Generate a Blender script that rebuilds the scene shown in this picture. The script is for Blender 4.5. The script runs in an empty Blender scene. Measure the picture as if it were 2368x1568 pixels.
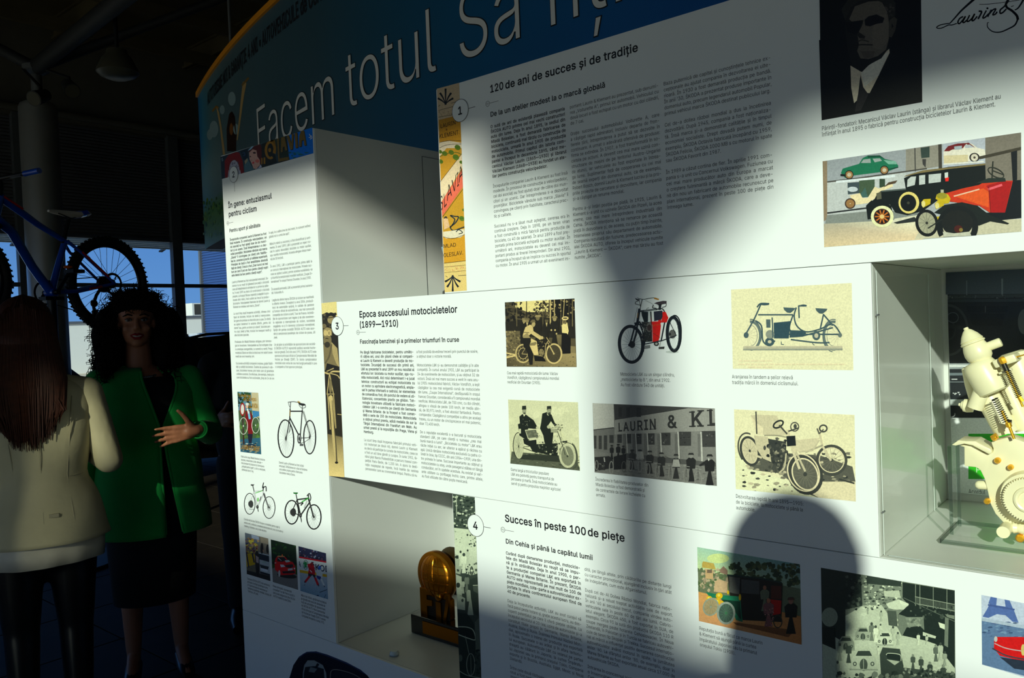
import bpy, bmesh, math, random, os
import numpy as np
from mathutils import Vector, Matrix

# ------------------------------------------------------------------ camera
FPX = 1851.4456            # focal length in pixels of a 2368 px wide frame
_a, _b, _g = 0.69771445, 0.02273955, -0.03984757
_ca, _sa, _cb, _sb, _cg, _sg = math.cos(_a), math.sin(_a), math.cos(_b), math.sin(_b), math.cos(_g), math.sin(_g)
RC = np.array([[_cg, -_sg, 0], [_sg, _cg, 0], [0, 0, 1.]]) @ np.array([[1., 0, 0], [0, _cb, -_sb], [0, _sb, _cb]]) @ np.array([[_ca, 0, _sa], [0, 1., 0], [-_sa, 0, _ca]])
CZ = 1.55                  # eye height of the camera above the floor
def _w(r): return Vector((r[0], r[2], -r[1]))
SC = bpy.context.scene
COL = SC.collection
cam_d = bpy.data.cameras.new('camera'); cam = bpy.data.objects.new('camera', cam_d); COL.objects.link(cam)
cam_d.sensor_width = 36.0; cam_d.lens = FPX * 36 / 2368; cam_d.clip_start = 0.02; cam_d.clip_end = 400
_rt, _dn, _fw = _w(RC[0]), _w(RC[1]), _w(RC[2])
cam.matrix_world = Matrix(((_rt.x, -_dn.x, -_fw.x, 0), (_rt.y, -_dn.y, -_fw.y, 0), (_rt.z, -_dn.z, -_fw.z, CZ), (0, 0, 0, 1)))
SC.camera = cam

# ------------------------------------------------------------------ sky, sun, exposure
SUN = Vector((-0.39736, 0.85133, -0.34256)).normalized()      # direction the sunlight travels
world = bpy.data.worlds.new('sky'); SC.world = world; world.use_nodes = True
nt = world.node_tree; nt.nodes.clear()
_o = nt.nodes.new('ShaderNodeOutputWorld'); _bg = nt.nodes.new('ShaderNodeBackground')
_tc = nt.nodes.new('ShaderNodeTexCoord'); _sx = nt.nodes.new('ShaderNodeSeparateXYZ'); _cr = nt.nodes.new('ShaderNodeValToRGB')
nt.links.new(_tc.outputs['Generated'], _sx.inputs[0]); nt.links.new(_sx.outputs['Z'], _cr.inputs[0])
nt.links.new(_cr.outputs[0], _bg.inputs[0]); nt.links.new(_bg.outputs[0], _o.inputs[0])
_e = _cr.color_ramp.elements
_e[0].position = 0.0; _e[0].color = (.15, .345, .72, 1)
_e[1].position = 0.85; _e[1].color = (.07, .16, .42, 1)
_m = _cr.color_ramp.elements.new(.22); _m.color = (.062, .205, .60, 1)
SKY_STRENGTH = 1.0
_bg.inputs[1].default_value = SKY_STRENGTH
sun_d = bpy.data.lights.new('sun', 'SUN'); sun_d.energy = 4.6; sun_d.angle = math.radians(.85); sun_d.color = (.97, 1.0, .85)
sun = bpy.data.objects.new('sun', sun_d); COL.objects.link(sun); sun.rotation_euler = SUN.to_track_quat('-Z', 'Y').to_euler(); sun.location = (8, -20, 12)
SC.view_settings.view_transform = 'Standard'; SC.view_settings.look = 'None'
SC.view_settings.gamma = 1.0; SC.view_settings.use_curve_mapping = False
SC.view_settings.exposure = 0.0
SC.cycles.max_bounces = 10; SC.cycles.transparent_max_bounces = 24; SC.cycles.diffuse_bounces = 5
SC.cycles.sample_clamp_indirect = 6.0

# ------------------------------------------------------------------ pixel of the photograph -> point on a plane
def ray(px, py):
    d = RC.T @ np.array([(px - 1184) / FPX, (py - 784) / FPX, 1.])
    return (d[0], d[2], -d[1])
def onY(px, py, Y):
    d = ray(px, py); t = Y / d[1]; return (d[0] * t, Y, CZ + d[2] * t)
def onX(px, py, X):
    d = ray(px, py); t = X / d[0]; return (X, d[1] * t, CZ + d[2] * t)
def onZ(px, py, Z):
    d = ray(px, py); t = (Z - CZ) / d[2]; return (d[0] * t, d[1] * t, Z)
def proj(p):
    c = RC @ np.array([p[0], CZ - p[2], p[1]]); return (1184 + FPX * c[0] / c[2], 784 + FPX * c[1] / c[2])
def atD(px, py, dep):
    d = ray(px, py); return (d[0] * dep, d[1] * dep, CZ + d[2] * dep)

# ------------------------------------------------------------------ helpers: materials
def lin1(c): c = c / 255.; return c / 12.92 if c <= .04045 else ((c + .055) / 1.055) ** 2.4
def lin(c): return (lin1(c[0]), lin1(c[1]), lin1(c[2]))
MATS = {}
def mat(name, rgb=(128, 128, 128), rough=.5, metal=0., spec=.5, noise=0., scale=20., bump=0., coat=0., attr=None, alpha=None, linear=None, sheen=0., stretch=None):
    if name in MATS: return MATS[name]
    m = bpy.data.materials.new(name); m.use_nodes = True; n = m.node_tree; b = n.nodes['Principled BSDF']; L = n.links
    col = linear or lin(rgb)
    b.inputs['Base Color'].default_value = (*col, 1); b.inputs['Roughness'].default_value = rough
    b.inputs['Metallic'].default_value = metal; b.inputs['Specular IOR Level'].default_value = spec
    b.inputs['Coat Weight'].default_value = coat; b.inputs['Coat Roughness'].default_value = .06
    b.inputs['Sheen Weight'].default_value = sheen
    tc = n.nodes.new('ShaderNodeTexCoord'); nz = n.nodes.new('ShaderNodeTexNoise'); nz.inputs['Scale'].default_value = scale; nz.inputs['Detail'].default_value = 3
    if stretch:
        mp = n.nodes.new('ShaderNodeMapping'); mp.inputs['Scale'].default_value = stretch
        L.new(tc.outputs['Object'], mp.inputs[0]); L.new(mp.outputs[0], nz.inputs['Vector'])
    else: L.new(tc.outputs['Object'], nz.inputs['Vector'])
    src = None
    if attr:
        at = n.nodes.new('ShaderNodeAttribute'); at.attribute_name = attr; src = at.outputs['Color']
    if noise > 0 or attr:
        mx = n.nodes.new('ShaderNodeMix'); mx.data_type = 'RGBA'; mx.blend_type = 'MULTIPLY'; mx.inputs['Factor'].default_value = 1.
        if src: L.new(src, mx.inputs[6])
        else: mx.inputs[6].default_value = (*col, 1)
        mr = n.nodes.new('ShaderNodeMapRange'); mr.inputs[3].default_value = 1 - noise; mr.inputs[4].default_value = 1 + noise * .4; mr.inputs[1].default_value = .3; mr.inputs[2].default_value = .7
        L.new(nz.outputs['Fac'], mr.inputs[0]); L.new(mr.outputs[0], mx.inputs[7]); L.new(mx.outputs[2], b.inputs['Base Color'])
    if bump > 0:
        bp = n.nodes.new('ShaderNodeBump'); bp.inputs['Strength'].default_value = bump; bp.inputs['Distance'].default_value = .003
        L.new(nz.outputs['Fac'], bp.inputs['Height']); L.new(bp.outputs[0], b.inputs['Normal'])
    MATS[name] = m; return m
def clear_mat(name, tint=(.97, .985, .98), gloss=.08, rough=.02, mir=1.0):
    """thin clear sheet: lets light straight through and mirrors a little at grazing angles"""
    m = bpy.data.materials.new(name); m.use_nodes = True; n = m.node_tree; n.nodes.clear(); L = n.links
    o = n.nodes.new('ShaderNodeOutputMaterial'); mx = n.nodes.new('ShaderNodeMixShader')
    t = n.nodes.new('ShaderNodeBsdfTransparent'); t.inputs[0].default_value = (*tint, 1)
    g = n.nodes.new('ShaderNodeBsdfGlossy'); g.inputs['Roughness'].default_value = rough
    f = n.nodes.new('ShaderNodeFresnel'); f.inputs[0].default_value = 1.3
    ml = n.nodes.new('ShaderNodeMath'); ml.operation = 'MULTIPLY_ADD'; ml.inputs[1].default_value = mir; ml.inputs[2].default_value = gloss * .1
    L.new(f.outputs[0], ml.inputs[0]); L.new(ml.outputs[0], mx.inputs[0]); L.new(t.outputs[0], mx.inputs[1]); L.new(g.outputs[0], mx.inputs[2]); L.new(mx.outputs[0], o.inputs[0])
    MATS[name] = m; return m

# ------------------------------------------------------------------ helpers: objects
def setp(o, label=None, cat=None, group=None, kind=None):
    if label: o['label'] = label
    if cat: o['category'] = cat
    if group: o['group'] = group
    if kind: o['kind'] = kind
    return o
def thing(name, label, cat, loc=(0, 0, 0), group=None):
    o = bpy.data.objects.new(name, None); COL.objects.link(o); o.location = loc; o.empty_display_size = .1
    return setp(o, label, cat, group)
def attach(o, parent):
    if parent is not None:
        o.parent = parent
        if parent.type == 'EMPTY': o.matrix_parent_inverse = Matrix.Translation(-Vector(parent.location))
class MB:
    """collects shapes in world coordinates (through the matrix M) and links them as ONE mesh"""
    def __init__(s, M=None): s.V = []; s.F = []; s.M = M
    def v(s, p):
        p = Vector(p)
        if s.M is not None: p = s.M @ p
        s.V.append((p.x, p.y, p.z)); return len(s.V) - 1
    def quad(s, *ps): s.F.append([s.v(p) for p in ps]); return s
    def box(s, a, b):
        x0, y0, z0 = a; x1, y1, z1 = b
        i = [s.v(p) for p in ((x0, y0, z0), (x1, y0, z0), (x1, y1, z0), (x0, y1, z0), (x0, y0, z1), (x1, y0, z1), (x1, y1, z1), (x0, y1, z1))]
        for f in ((3, 2, 1, 0), (4, 5, 6, 7), (0, 1, 5, 4), (1, 2, 6, 5), (2, 3, 7, 6), (3, 0, 4, 7)): s.F.append([i[k] for k in f])
        return s
    def obox(s, c, ax, ay, az):
        """box from a centre and three half-axis vectors"""
        c = Vector(c); ax = Vector(ax); ay = Vector(ay); az = Vector(az)
        i = [s.v(c + ax * a + ay * b + az * d) for a, b, d in ((-1, -1, -1), (1, -1, -1), (1, 1, -1), (-1, 1, -1), (-1, -1, 1), (1, -1, 1), (1, 1, 1), (-1, 1, 1))]
        for f in ((3, 2, 1, 0), (4, 5, 6, 7), (0, 1, 5, 4), (1, 2, 6, 5), (2, 3, 7, 6), (3, 0, 4, 7)): s.F.append([i[k] for k in f])
        return s
    def rings(s, R, closed=False, cap=True):
        idx = [[s.v(p) for p in r] for r in R]; n = len(idx[0])
        for a in range(len(idx) - (0 if closed else 1)):
            A, B = idx[a], idx[(a + 1) % len(idx)]
            for k in range(n): s.F.append([A[k], A[(k + 1) % n], B[(k + 1) % n], B[k]])
        if cap and not closed: s.F.append(idx[0][::-1]); s.F.append(idx[-1])
        return s
    def lathe(s, p0, p1, prof, n=20, cap=True):
        """prof: (t along p0->p1 in 0..1, radius)"""
        p0 = Vector(p0); p1 = Vector(p1); d = p1 - p0; q = d.to_track_quat('Z', 'Y'); ux = q @ Vector((1, 0, 0)); uy = q @ Vector((0, 1, 0))
        return s.rings([[p0 + d * t + ux * (r * math.cos(6.28318 * k / n)) + uy * (r * math.sin(6.28318 * k / n)) for k in range(n)] for t, r in prof], cap=cap)
    def cyl(s, p0, p1, r0, r1=None, n=16): return s.lathe(p0, p1, ((0, r0), (1, r0 if r1 is None else r1)), n)
    def capsule(s, p0, p1, r0, r1, n=14):
        p0 = Vector(p0); p1 = Vector(p1); L = max((p1 - p0).length, 1e-5); pr = []
        for k in range(1, 5): a = k * math.pi / 8; pr.append((-(r0 / L) * math.cos(a), r0 * math.sin(a)))
        for k in range(0, 4): a = k * math.pi / 8; pr.append((1 + (r1 / L) * math.sin(a), r1 * math.cos(a)))
        return s.lathe(p0, p1, pr, n)
    def tube(s, pts, r, n=8, closed=False):
        pts = [Vector(p) for p in pts]; m = len(pts); R = []
        rr = r if isinstance(r, (list, tuple)) else [r] * m; up = None
        for i in range(m):
            a = pts[(i - 1) % m] if closed or i > 0 else pts[i]; b = pts[(i + 1) % m] if closed or i < m - 1 else pts[i]
            t = (b - a).normalized()
            if up is None: up = Vector((0, 0, 1)) if abs(t.z) < .9 else Vector((1, 0, 0))
            x = t.cross(up).normalized(); y = x.cross(t).normalized(); up = y
            R.append([pts[i] + x * (rr[i] * math.cos(6.28318 * k / n)) + y * (rr[i] * math.sin(6.28318 * k / n)) for k in range(n)])
        return s.rings(R, closed)
    def ell(s, c, r, n=16, m=10, rot=None):
        c = Vector(c); R = []
        for j in range(1, m):
            a = math.pi * j / m
            ring = []
            for k in range(n):
                b = 6.28318 * k / n; p = Vector((r[0] * math.sin(a) * math.cos(b), r[1] * math.sin(a) * math.sin(b), -r[2] * math.cos(a)))
                if rot is not None: p = rot @ p
                ring.append(c + p)
            R.append(ring)
        return s.rings(R)
    def torus(s, c, ax, R, r, n=40, m=10, rr=None):
        c = Vector(c); q = Vector(ax).to_track_quat('Z', 'Y'); X = q @ Vector((1, 0, 0)); Y = q @ Vector((0, 1, 0)); Z = Vector(ax).normalized(); r2 = rr or r
        return s.rings([[c + (X * math.cos(t) + Y * math.sin(t)) * (R + r * math.cos(u)) + Z * (r2 * math.sin(u)) for u in [6.28318 * k / m for k in range(m)]] for t in [6.28318 * i / n for i in range(n)]], closed=True)
    def prism(s, pts, d):
        """closed outline pushed along the vector d"""
        d = Vector(d); a = [s.v(p) for p in pts]; b = [s.v(Vector(p) + d) for p in pts]; n = len(a)
        s.F.append(a[::-1]); s.F.append(b)
        for k in range(n): s.F.append([a[k], a[(k + 1) % n], b[(k + 1) % n], b[k]])
        return s
    def build(s, name, m, parent=None, smooth=True, bevel=0, label=None, kind=None, fix=True):
        me = bpy.data.meshes.new(name); me.from_pydata(s.V, [], s.F); me.materials.append(m)
        if fix:
            bm = bmesh.new(); bm.from_mesh(me); bmesh.ops.recalc_face_normals(bm, faces=bm.faces)
            if bevel: bmesh.ops.bevel(bm, geom=[e for e in bm.edges if len(e.link_faces) == 2 and e.calc_face_angle(0) > .5], offset=bevel, segments=2, affect='EDGES', profile=.5)
            bm.to_mesh(me); bm.free()
        if smooth:
            me.polygons.foreach_set('use_smooth', [True] * len(me.polygons))
            me.set_sharp_from_angle(angle=math.radians(38))
        o = bpy.data.objects.new(name, me); COL.objects.link(o); attach(o, parent)
        if label: o['label'] = label
        if kind: o['kind'] = kind
        return o
def remesh(mb, name, m, voxel, parent=None, smooth=6):
    """melts the collected shapes into one continuous skin"""
    me = bpy.data.meshes.new('tmp'); me.from_pydata(mb.V, [], mb.F)
    bm = bmesh.new(); bm.from_mesh(me); bmesh.ops.recalc_face_normals(bm, faces=bm.faces); bm.to_mesh(me); bm.free()
    o = bpy.data.objects.new('tmp', me); COL.objects.link(o)
    r = o.modifiers.new('r', 'REMESH'); r.mode = 'VOXEL'; r.voxel_size = voxel; r.use_smooth_shade = True
    k = o.modifiers.new('s', 'SMOOTH'); k.factor = .5; k.iterations = smooth
    bpy.context.view_layer.update()
    new = bpy.data.meshes.new_from_object(o.evaluated_get(bpy.context.evaluated_depsgraph_get()))
    bpy.data.objects.remove(o); new.name = name; new.materials.clear(); new.materials.append(m)
    new.polygons.foreach_set('use_smooth', [True] * len(new.polygons))
    p = bpy.data.objects.new(name, new); COL.objects.link(p); attach(p, parent); return p
def struct(mb, name, m, smooth=False, bevel=0, parent=None):
    o = mb.build(name, m, parent, smooth=smooth, bevel=bevel); o['kind'] = 'structure'; return o

# ------------------------------------------------------------------ lettering
GL = {}
CHARS = "ABCDEFGHIJKLMNOPQRSTUVWXYZabcdefghijklmnopqrstuvwxyz0123456789.,:;-—()/&!'“”„ŠșțăâîȘȚÎÂřčňáéí•"
def fill_outline(co, edges, off=0.):
    """triangles of a glyph from its outline loops, by winding number (safe with overlapping strokes)"""
    from mathutils.geometry import delaunay_2d_cdt
    nxt = {}
    for a, b in edges: nxt.setdefault(a, []).append(b); nxt.setdefault(b, []).append(a)
    loops = []; seen = set()
    for st in sorted(nxt):
        if st in seen: continue
        lp = [st]; seen.add(st); prev, cur = None, st
        while True:
            c = [q for q in nxt[cur] if q != prev and q not in seen]
            if not c: break
            c = min(c) if cur == st else c[0]; prev, cur = cur, c; lp.append(cur); seen.add(cur)
        loops.append(lp)
    if off and loops:
        ar = lambda P: .5 * float(np.sum(P[:, 0] * np.roll(P[:, 1], -1) - np.roll(P[:, 0], -1) * P[:, 1]))
        sg = 1 if ar(max((co[lp] for lp in loops), key=lambda P: abs(ar(P)))) > 0 else -1; src = co.copy()
        for lp in loops:
            P = src[lp]; a = P - np.roll(P, 1, 0); b = np.roll(P, -1, 0) - P
            a /= np.maximum(np.linalg.norm(a, axis=1, keepdims=True), 1e-9); b /= np.maximum(np.linalg.norm(b, axis=1, keepdims=True), 1e-9)
            na = np.stack([a[:, 1], -a[:, 0]], 1); nb = np.stack([b[:, 1], -b[:, 0]], 1); m = na + nb; co[lp] = P + sg * off * m / np.maximum(.5 * (m * m).sum(1, keepdims=True), .35)
    V, E_, F_, *_r = delaunay_2d_cdt([Vector(p) for p in co], [(lp[i], lp[(i + 1) % len(lp)]) for lp in loops for i in range(len(lp))], [], 0, 1e-5)
    V = np.array([(v.x, v.y) for v in V]); L = [co[lp] for lp in loops]; out = []
    for f in F_:
        c = V[list(f)].mean(0); w = 0
        for P in L:
            Q = np.roll(P, -1, 0); up = (P[:, 1] <= c[1]) & (Q[:, 1] > c[1]); dn = (P[:, 1] > c[1]) & (Q[:, 1] <= c[1])
            cr = (Q[:, 0] - P[:, 0]) * (c[1] - P[:, 1]) - (c[0] - P[:, 0]) * (Q[:, 1] - P[:, 1]); w += int((up & (cr > 0)).sum()) - int((dn & (cr < 0)).sum())
        if w != 0: out.append(tuple(f))
    return V, out
def make_glyphs():
    try: font = bpy.data.fonts.load(os.path.join(bpy.utils.system_resource('DATAFILES'), 'fonts', 'Inter.woff2'))
    except Exception: font = None
    jobs = []; OFF = {'n': .0, 'b': .0185, 'l': -.008}
    for wt, off in (('n', 0.0), ('b', 0.), ('l', 0.)):
        for ch in list(CHARS) + [' ', '']:
            for k, body in enumerate((ch, '|' + ch + '|')):
                c = bpy.data.curves.new('g', 'FONT'); c.body = body; c.resolution_u = 2 if wt != 'l' else 6; c.offset = off
                if font: c.font = font
                if k == 0: c.fill_mode = 'NONE'
                o = bpy.data.objects.new('g', c); COL.objects.link(o); jobs.append((wt, ch, k, o, c))
    bpy.context.view_layer.update(); dg = bpy.context.evaluated_depsgraph_get()
    for wt, ch, k, o, c in jobs:
        me = bpy.data.meshes.new_from_object(o.evaluated_get(dg)); n = len(me.vertices)
        co = np.zeros(n * 3); me.vertices.foreach_get('co', co); co = co.reshape(-1, 3)
        if k == 0:
            GL[wt, ch] = [*(fill_outline(co[:, :2].copy(), [tuple(e.vertices) for e in me.edges], OFF[wt]) if n else (co[:, :2], [])), 0]
        else: GL[wt, ch][2] = co[:, 0].max() - co[:, 0].min()
        bpy.data.meshes.remove(me); bpy.data.objects.remove(o); bpy.data.curves.remove(c)
    for wt in 'nbl':
        cap = GL[wt, 'T'][0][:, 1].max() - OFF[wt]; base = GL[wt, ''][2]
        for ch in list(CHARS) + [' ', '']:
            g = GL[wt, ch]; GL[wt, ch] = (g[0] / cap, g[1], (g[2] - base) / cap + (.03 if wt == 'b' else 0.))
make_glyphs()
def run_width(t, wt, track=0.): return sum(GL.get((wt, c), GL[wt, 'o'])[2] + track for c in t)
class Type:
    """lettering collected on a plane y = Y; coordinates in metres (x, z)"""
    def __init__(s): s.V = []; s.F = []; s.n = 0
    def run(s, t, x, z, cap, sx=1., wt='n', ux=(1., 0.), uz=(0., 1.), track=0., dest=None):
        """cap = capital height; sx = horizontal stretch; returns end x"""
        for ch in t:
            g = GL.get((wt, ch))
            if g is None: continue
            if len(g[0]):
                P = g[0] * np.array([cap * sx, cap])
                s.V.append(np.stack([x + P[:, 0] * ux[0] + P[:, 1] * uz[0], z + P[:, 0] * ux[1] + P[:, 1] * uz[1]], 1))
                s.F.extend([tuple(i + s.n for i in f) for f in g[1]]); s.n += len(P)
            a = (g[2] + track) * cap * sx; x += a * ux[0]; z += a * ux[1]
        return x
    def build(s, name, m, parent, Y, f=None, label=None):
        V = np.concatenate(s.V); W = np.zeros((len(V), 3))
        if f is None: W[:, 0] = V[:, 0]; W[:, 1] = Y; W[:, 2] = V[:, 1]
        else: W = np.array([f(a, b) for a, b in V])
        me = bpy.data.meshes.new(name); me.from_pydata(W.tolist(), [], s.F); me.materials.append(m)
        o = bpy.data.objects.new(name, me); COL.objects.link(o); attach(o, parent)
        if label: o['label'] = label
        return o
# ------------------------------------------------------------------ the room shell
XL, XR, YB, YF, ZC = -12.0, 9.0, 14.0, -7.5, 6.0
M_wall = mat('dark_wall_paint', (92, 88, 80), .8, noise=.1, scale=3)
M_ceil = mat('ceiling_metal', (92, 82, 60), .7, noise=.15, scale=2)
M_steel = mat('grey_painted_steel', (112, 114, 116), .42, metal=.35, noise=.06, scale=6)
M_frame = mat('window_frame_aluminium', (98, 102, 106), .45, metal=.3, noise=.05)
M_tile = mat('dark_stone_tile', (56, 50, 44), .55, spec=.2, noise=.25, scale=5)
M_grout = mat('grout', (84, 78, 66), .9, noise=.1)
M_blackpaint = mat('black_painted_metal', (20, 20, 22), .45, noise=.05)
M_glass = clear_mat('window_glass', (.93, .97, .97), .1, .0)
floor = struct(MB().box((XL - .3, YF - .3, -.2), (XR + .3, YB + .3, -.006)), 'floor', M_grout)
struct(MB().box((XL, YF, -.0055), (XR, -1.82, 0)), 'floor_bounce', mat('pale_bounce_floor', (205, 188, 152), .35, noise=.1, scale=3))  # unseen pale floor, added to bounce warm sunlight into the shade
tm = MB().box((-.296, -.296, -.0055), (.296, .296, 0)); t0 = tm.build('floor_tile', M_tile, floor, smooth=False, bevel=.002)
_n = 0
for i in range(20):
    for j in range(14):
        x, y = -9.3 + .6 * i, -1.5 + .6 * j
        if x > -2.2 and 1.2 < y < 2.2: continue
        o = t0 if _n == 0 else t0.copy()
        if _n: COL.objects.link(o)
        o.location = (x, y, 0); _n += 1
struct(MB().box((XL - .3, YF - .3, ZC), (XR + .3, YB + .3, ZC + .2)), 'ceiling', M_ceil)
struct(MB().box((XL, YB, 0), (XR, YB + .2, ZC)), 'wall_back', M_wall)
struct(MB().box((XR, YF, 0), (XR + .2, YB, ZC)), 'wall_right', M_wall)
# left wall: glazing up to 2.86 m, dark ribbed shutter above it
wl = struct(MB().box((XL - .2, YF, 0), (XL, YB, .35)).box((XL - .2, YF, 2.99), (XL - .08, YB, 4.7)).box((XL - .2, YF, 4.6), (XL, YB, ZC)), 'wall_left', M_wall)
rb = MB()
for k in range(34):
    z = 3.02 + k * .046; rb.box((XL - .08, 2.0, z), (XL - .045, 9.5, z + .03))
o = rb.build('shutter_slats', mat('dark_ribbed_shutter', (84, 84, 90), .5, noise=.05), wl, smooth=False); o['kind'] = 'stuff'
ys = [4.12 + 2.15 * k for k in range(-5, 5)]
wn = 0
for a, b in zip(ys[:-1], ys[1:]):
    wn += 1
    w = MB()
    w.box((XL - .06, a - .08, .35), (XL + .04, a + .08, 4.62))
    w.box((XL - .05, a + .08, .35), (XL + .03, b - .08, .41)).box((XL - .05, a + .08, 2.975), (XL + .03, b - .08, 3.0)).box((XL - .05, a + .08, 2.275), (XL + .03, b - .08, 2.33))
    f = struct(w, 'window_%d' % wn, M_frame)
    MB().box((XL - .012, a + .08, .41), (XL - .004, b - .08, 2.275)).build('pane', M_glass, f, smooth=False)
    MB().box((XL - .012, a + .08, 2.33), (XL - .004, b - .08, 2.975)).build('pane', M_glass, f, smooth=False)
# outside sun louvre along the top of the glazing
lv = thing('sun_louvre', 'grey slatted sun louvre outside along the top of the window wall', 'louvre', (XL - .6, 5, 2.9))
for k in range(6):
    x = XL - .24 - .125 * k; z = 2.893 + .041 * k
    MB().box((x - .045, -4, z), (x + .015, 12, z + .02)).build('slat', mat('pale_slat', (236, 236, 222), .5, noise=.05), lv, smooth=False)
for y in (1.2, 2.75, 4.3, 5.3, 6.5, 8.2):
    MB().obox((XL - .62, y, 3.02), (.36, 0, .09), (0, .03, 0), (0, 0, .012)).build('bracket', M_frame, lv, smooth=False)
struct(MB().cyl((XL + .12, 0, 4.66), (XL + .12, 9.5, 4.66), .055, n=20), 'trim_1', mat('polished_rail', (150, 145, 130), .25, metal=.7), smooth=True)

# front facade (behind the photographer): unseen, its openings shaped to cast the sun patches
wf = MB()
def wr(x0, x1, z0, z1): wf.box((x0, YF - .06, z0), (x1, YF + .06, z1))
wr(XL, XR, 0, .3); wr(XL, .84, 2.6, 4.13); wr(.84, 1.05, 2.6, 4.62); wr(1.05, XR, 2.6, 4.475)
wr(XL, 1.05, 4.93, ZC); wr(1.05, 2.9, 5.60, ZC); wr(2.9, XR, 5.49, ZC); wr(1.05, 1.2, 4.475, 5.49)
wfo = struct(wf, 'wall_front', M_wall)
mu = MB(); mu.box((3.235, YF - .05, 4.475), (3.338, YF + .05, 5.49))
hp = [(-1.08, 1.9), (-1.02, 1.70), (-.965, 1.58), (-.82, 1.58), (-.75, 1.645), (-.655, 1.72), (-.57, 1.81), (-.52, 1.9)]  # unseen flared mullion head, outlined to cast the blot on panel 1
mu.prism([(x + 4.182, YF - .03, z + 3.6) for x, z in hp], (0, .05, 0))
struct(mu, 'trim_2', M_steel)
for k, x in enumerate((.66, -2.2, -5, -8)): struct(MB().box((x - .09, YF - .05, 4.13), (x + .09, YF + .05, 4.93)), 'trim_%d' % (k + 3), M_steel)  # unseen mullions; the first is placed and widened to shade the two women
for k, x in enumerate((-9, -6, -3, 0, 3, 6)): struct(MB().box((x - .06, YF - .05, .3), (x + .06, YF + .05, 2.6)), 'trim_%d' % (k + 8), M_steel)
for k, (x0, x1, z0, z1) in enumerate(((XL, 1.05, 4.13, 4.93), (1.2, XR, 4.475, 5.49), (XL, XR, .3, 2.6))):
    struct(MB().box((x0, YF - .006, z0), (x1, YF + .002, z1)), 'window_%d' % (20 + k), M_glass if k else clear_mat('sun_dimming_glass', (.66, .66, .62), .1, .0))  # tint of the first pane is added to dim the sun on the women
def portal(loc, rot, sx, sy):
    l = bpy.data.lights.new('sky_portal', 'AREA'); l.shape = 'RECTANGLE'; l.size = sx; l.size_y = sy; l.cycles.is_portal = True
    o = bpy.data.objects.new('sky_portal', l); COL.objects.link(o); o.location = loc; o.rotation_euler = rot
portal((-5.5, YF - .1, 4.5), (math.pi / 2, 0, 0), 13.1, .8)
portal((5.1, YF - .1, 4.98), (math.pi / 2, 0, 0), 7.8, 1.05)
portal((-1.5, YF - .1, 1.45), (math.pi / 2, 0, 0), 21, 2.3)
portal((XL - .3, 3.2, 1.6), (math.pi / 2, 0, -math.pi / 2), 21.4, 2.5)

# ------------------------------------------------------------------ column, roof struts, lamps
CX, CY = -9.50, 3.47
col = thing('round_column', 'tall round silver grey steel column behind the mountain bike', 'column', (CX, CY, 0))
MB().lathe((CX, CY, 0), (CX, CY, 4.12), ((0, .188), (.985, .188), (.995, .172), (1, .14)), 48).build('shaft', mat('brushed_column_steel', (180, 182, 182), .36, metal=.72, noise=.04, scale=4), col)
MB().cyl((CX, CY, 4.1), (CX, CY, 4.5), .055).build('pin', M_steel, col)
MB().lathe((CX, CY, 4.42), (CX, CY, 4.56), ((0, .06), (.3, .13), (.7, .13), (1, .06)), 20).build('strut_head', M_steel, col)
def strut(p, q, r): MB().cyl(p, q, r, n=16).build('roof_strut', mat('dark_strut_paint', (40, 40, 42), .6), col)
T = Vector((CX, CY, 4.5))
strut(T, atD(315, -30, 7.0), .085); strut(T, (CX - 2.0, CY - 1.6, 5.95), .06); strut(T, (CX - 1.2, CY + 2.2, 5.95), .06); strut(T, (CX + 1.6, CY + 2.6, 5.95), .05)
for k in range(9):
    y = -3.0 + k * 1.9
    b = MB(); b.box((XL, y, 5.72), (XR, y + .1, 5.75)).box((XL, y + .035, 5.72), (XR, y + .065, 6.0)).box((XL, y, 5.97), (XR, y + .1, 6.0))
    setp(b.build('roof_beam', M_ceil, None, smooth=False), 'dark steel roof beam under the ceiling, %s' % ('behind the photographer', 'second behind the photographer', 'over the photographer', 'just in front of the photographer', 'over the display wall', 'over the hanging sign', 'behind the hanging sign', 'far back in the hall', 'last before the back wall')[k], 'beam', 'dark roof beams under the ceiling')
for k in range(7):
    x = -11.2 + k * 1.3
    setp(MB().box((x, YF, 5.56), (x + .07, YB, 5.72)).build('roof_purlin', M_ceil, None, smooth=False), ('%s slim dark purlin from the window wall, running under the ceiling' % ('first', 'second', 'third', 'fourth', 'fifth', 'sixth', 'seventh')[k]), 'purlin', 'dark purlins below the roof beams')
c = Vector(atD(272, 158, 7.6)); la = thing('high_bay_lamp', 'unlit bell shaped warehouse lamp hanging from the dark ceiling', 'lamp', c)
M_lampm = mat('lamp_reflector', (70, 67, 54), .6, noise=.05)
MB().lathe(c + Vector((0, 0, .17)), c - Vector((0, 0, .04)), ((0, .09), (.2, .1), (.35, .13), (.9, .185), (1, .19)), 28).build('reflector', M_lampm, la)
MB().lathe(c - Vector((0, 0, .04)), c - Vector((0, 0, .1)), ((0, .185), (.5, .16), (1, .09)), 28).build('glass_cover', mat('ribbed_lamp_glass', (70, 70, 62), .4), la)
MB().cyl(c + Vector((0, 0, .17)), (c.x, c.y, 5.9), .02).build('cable', M_blackpaint, la)
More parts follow.
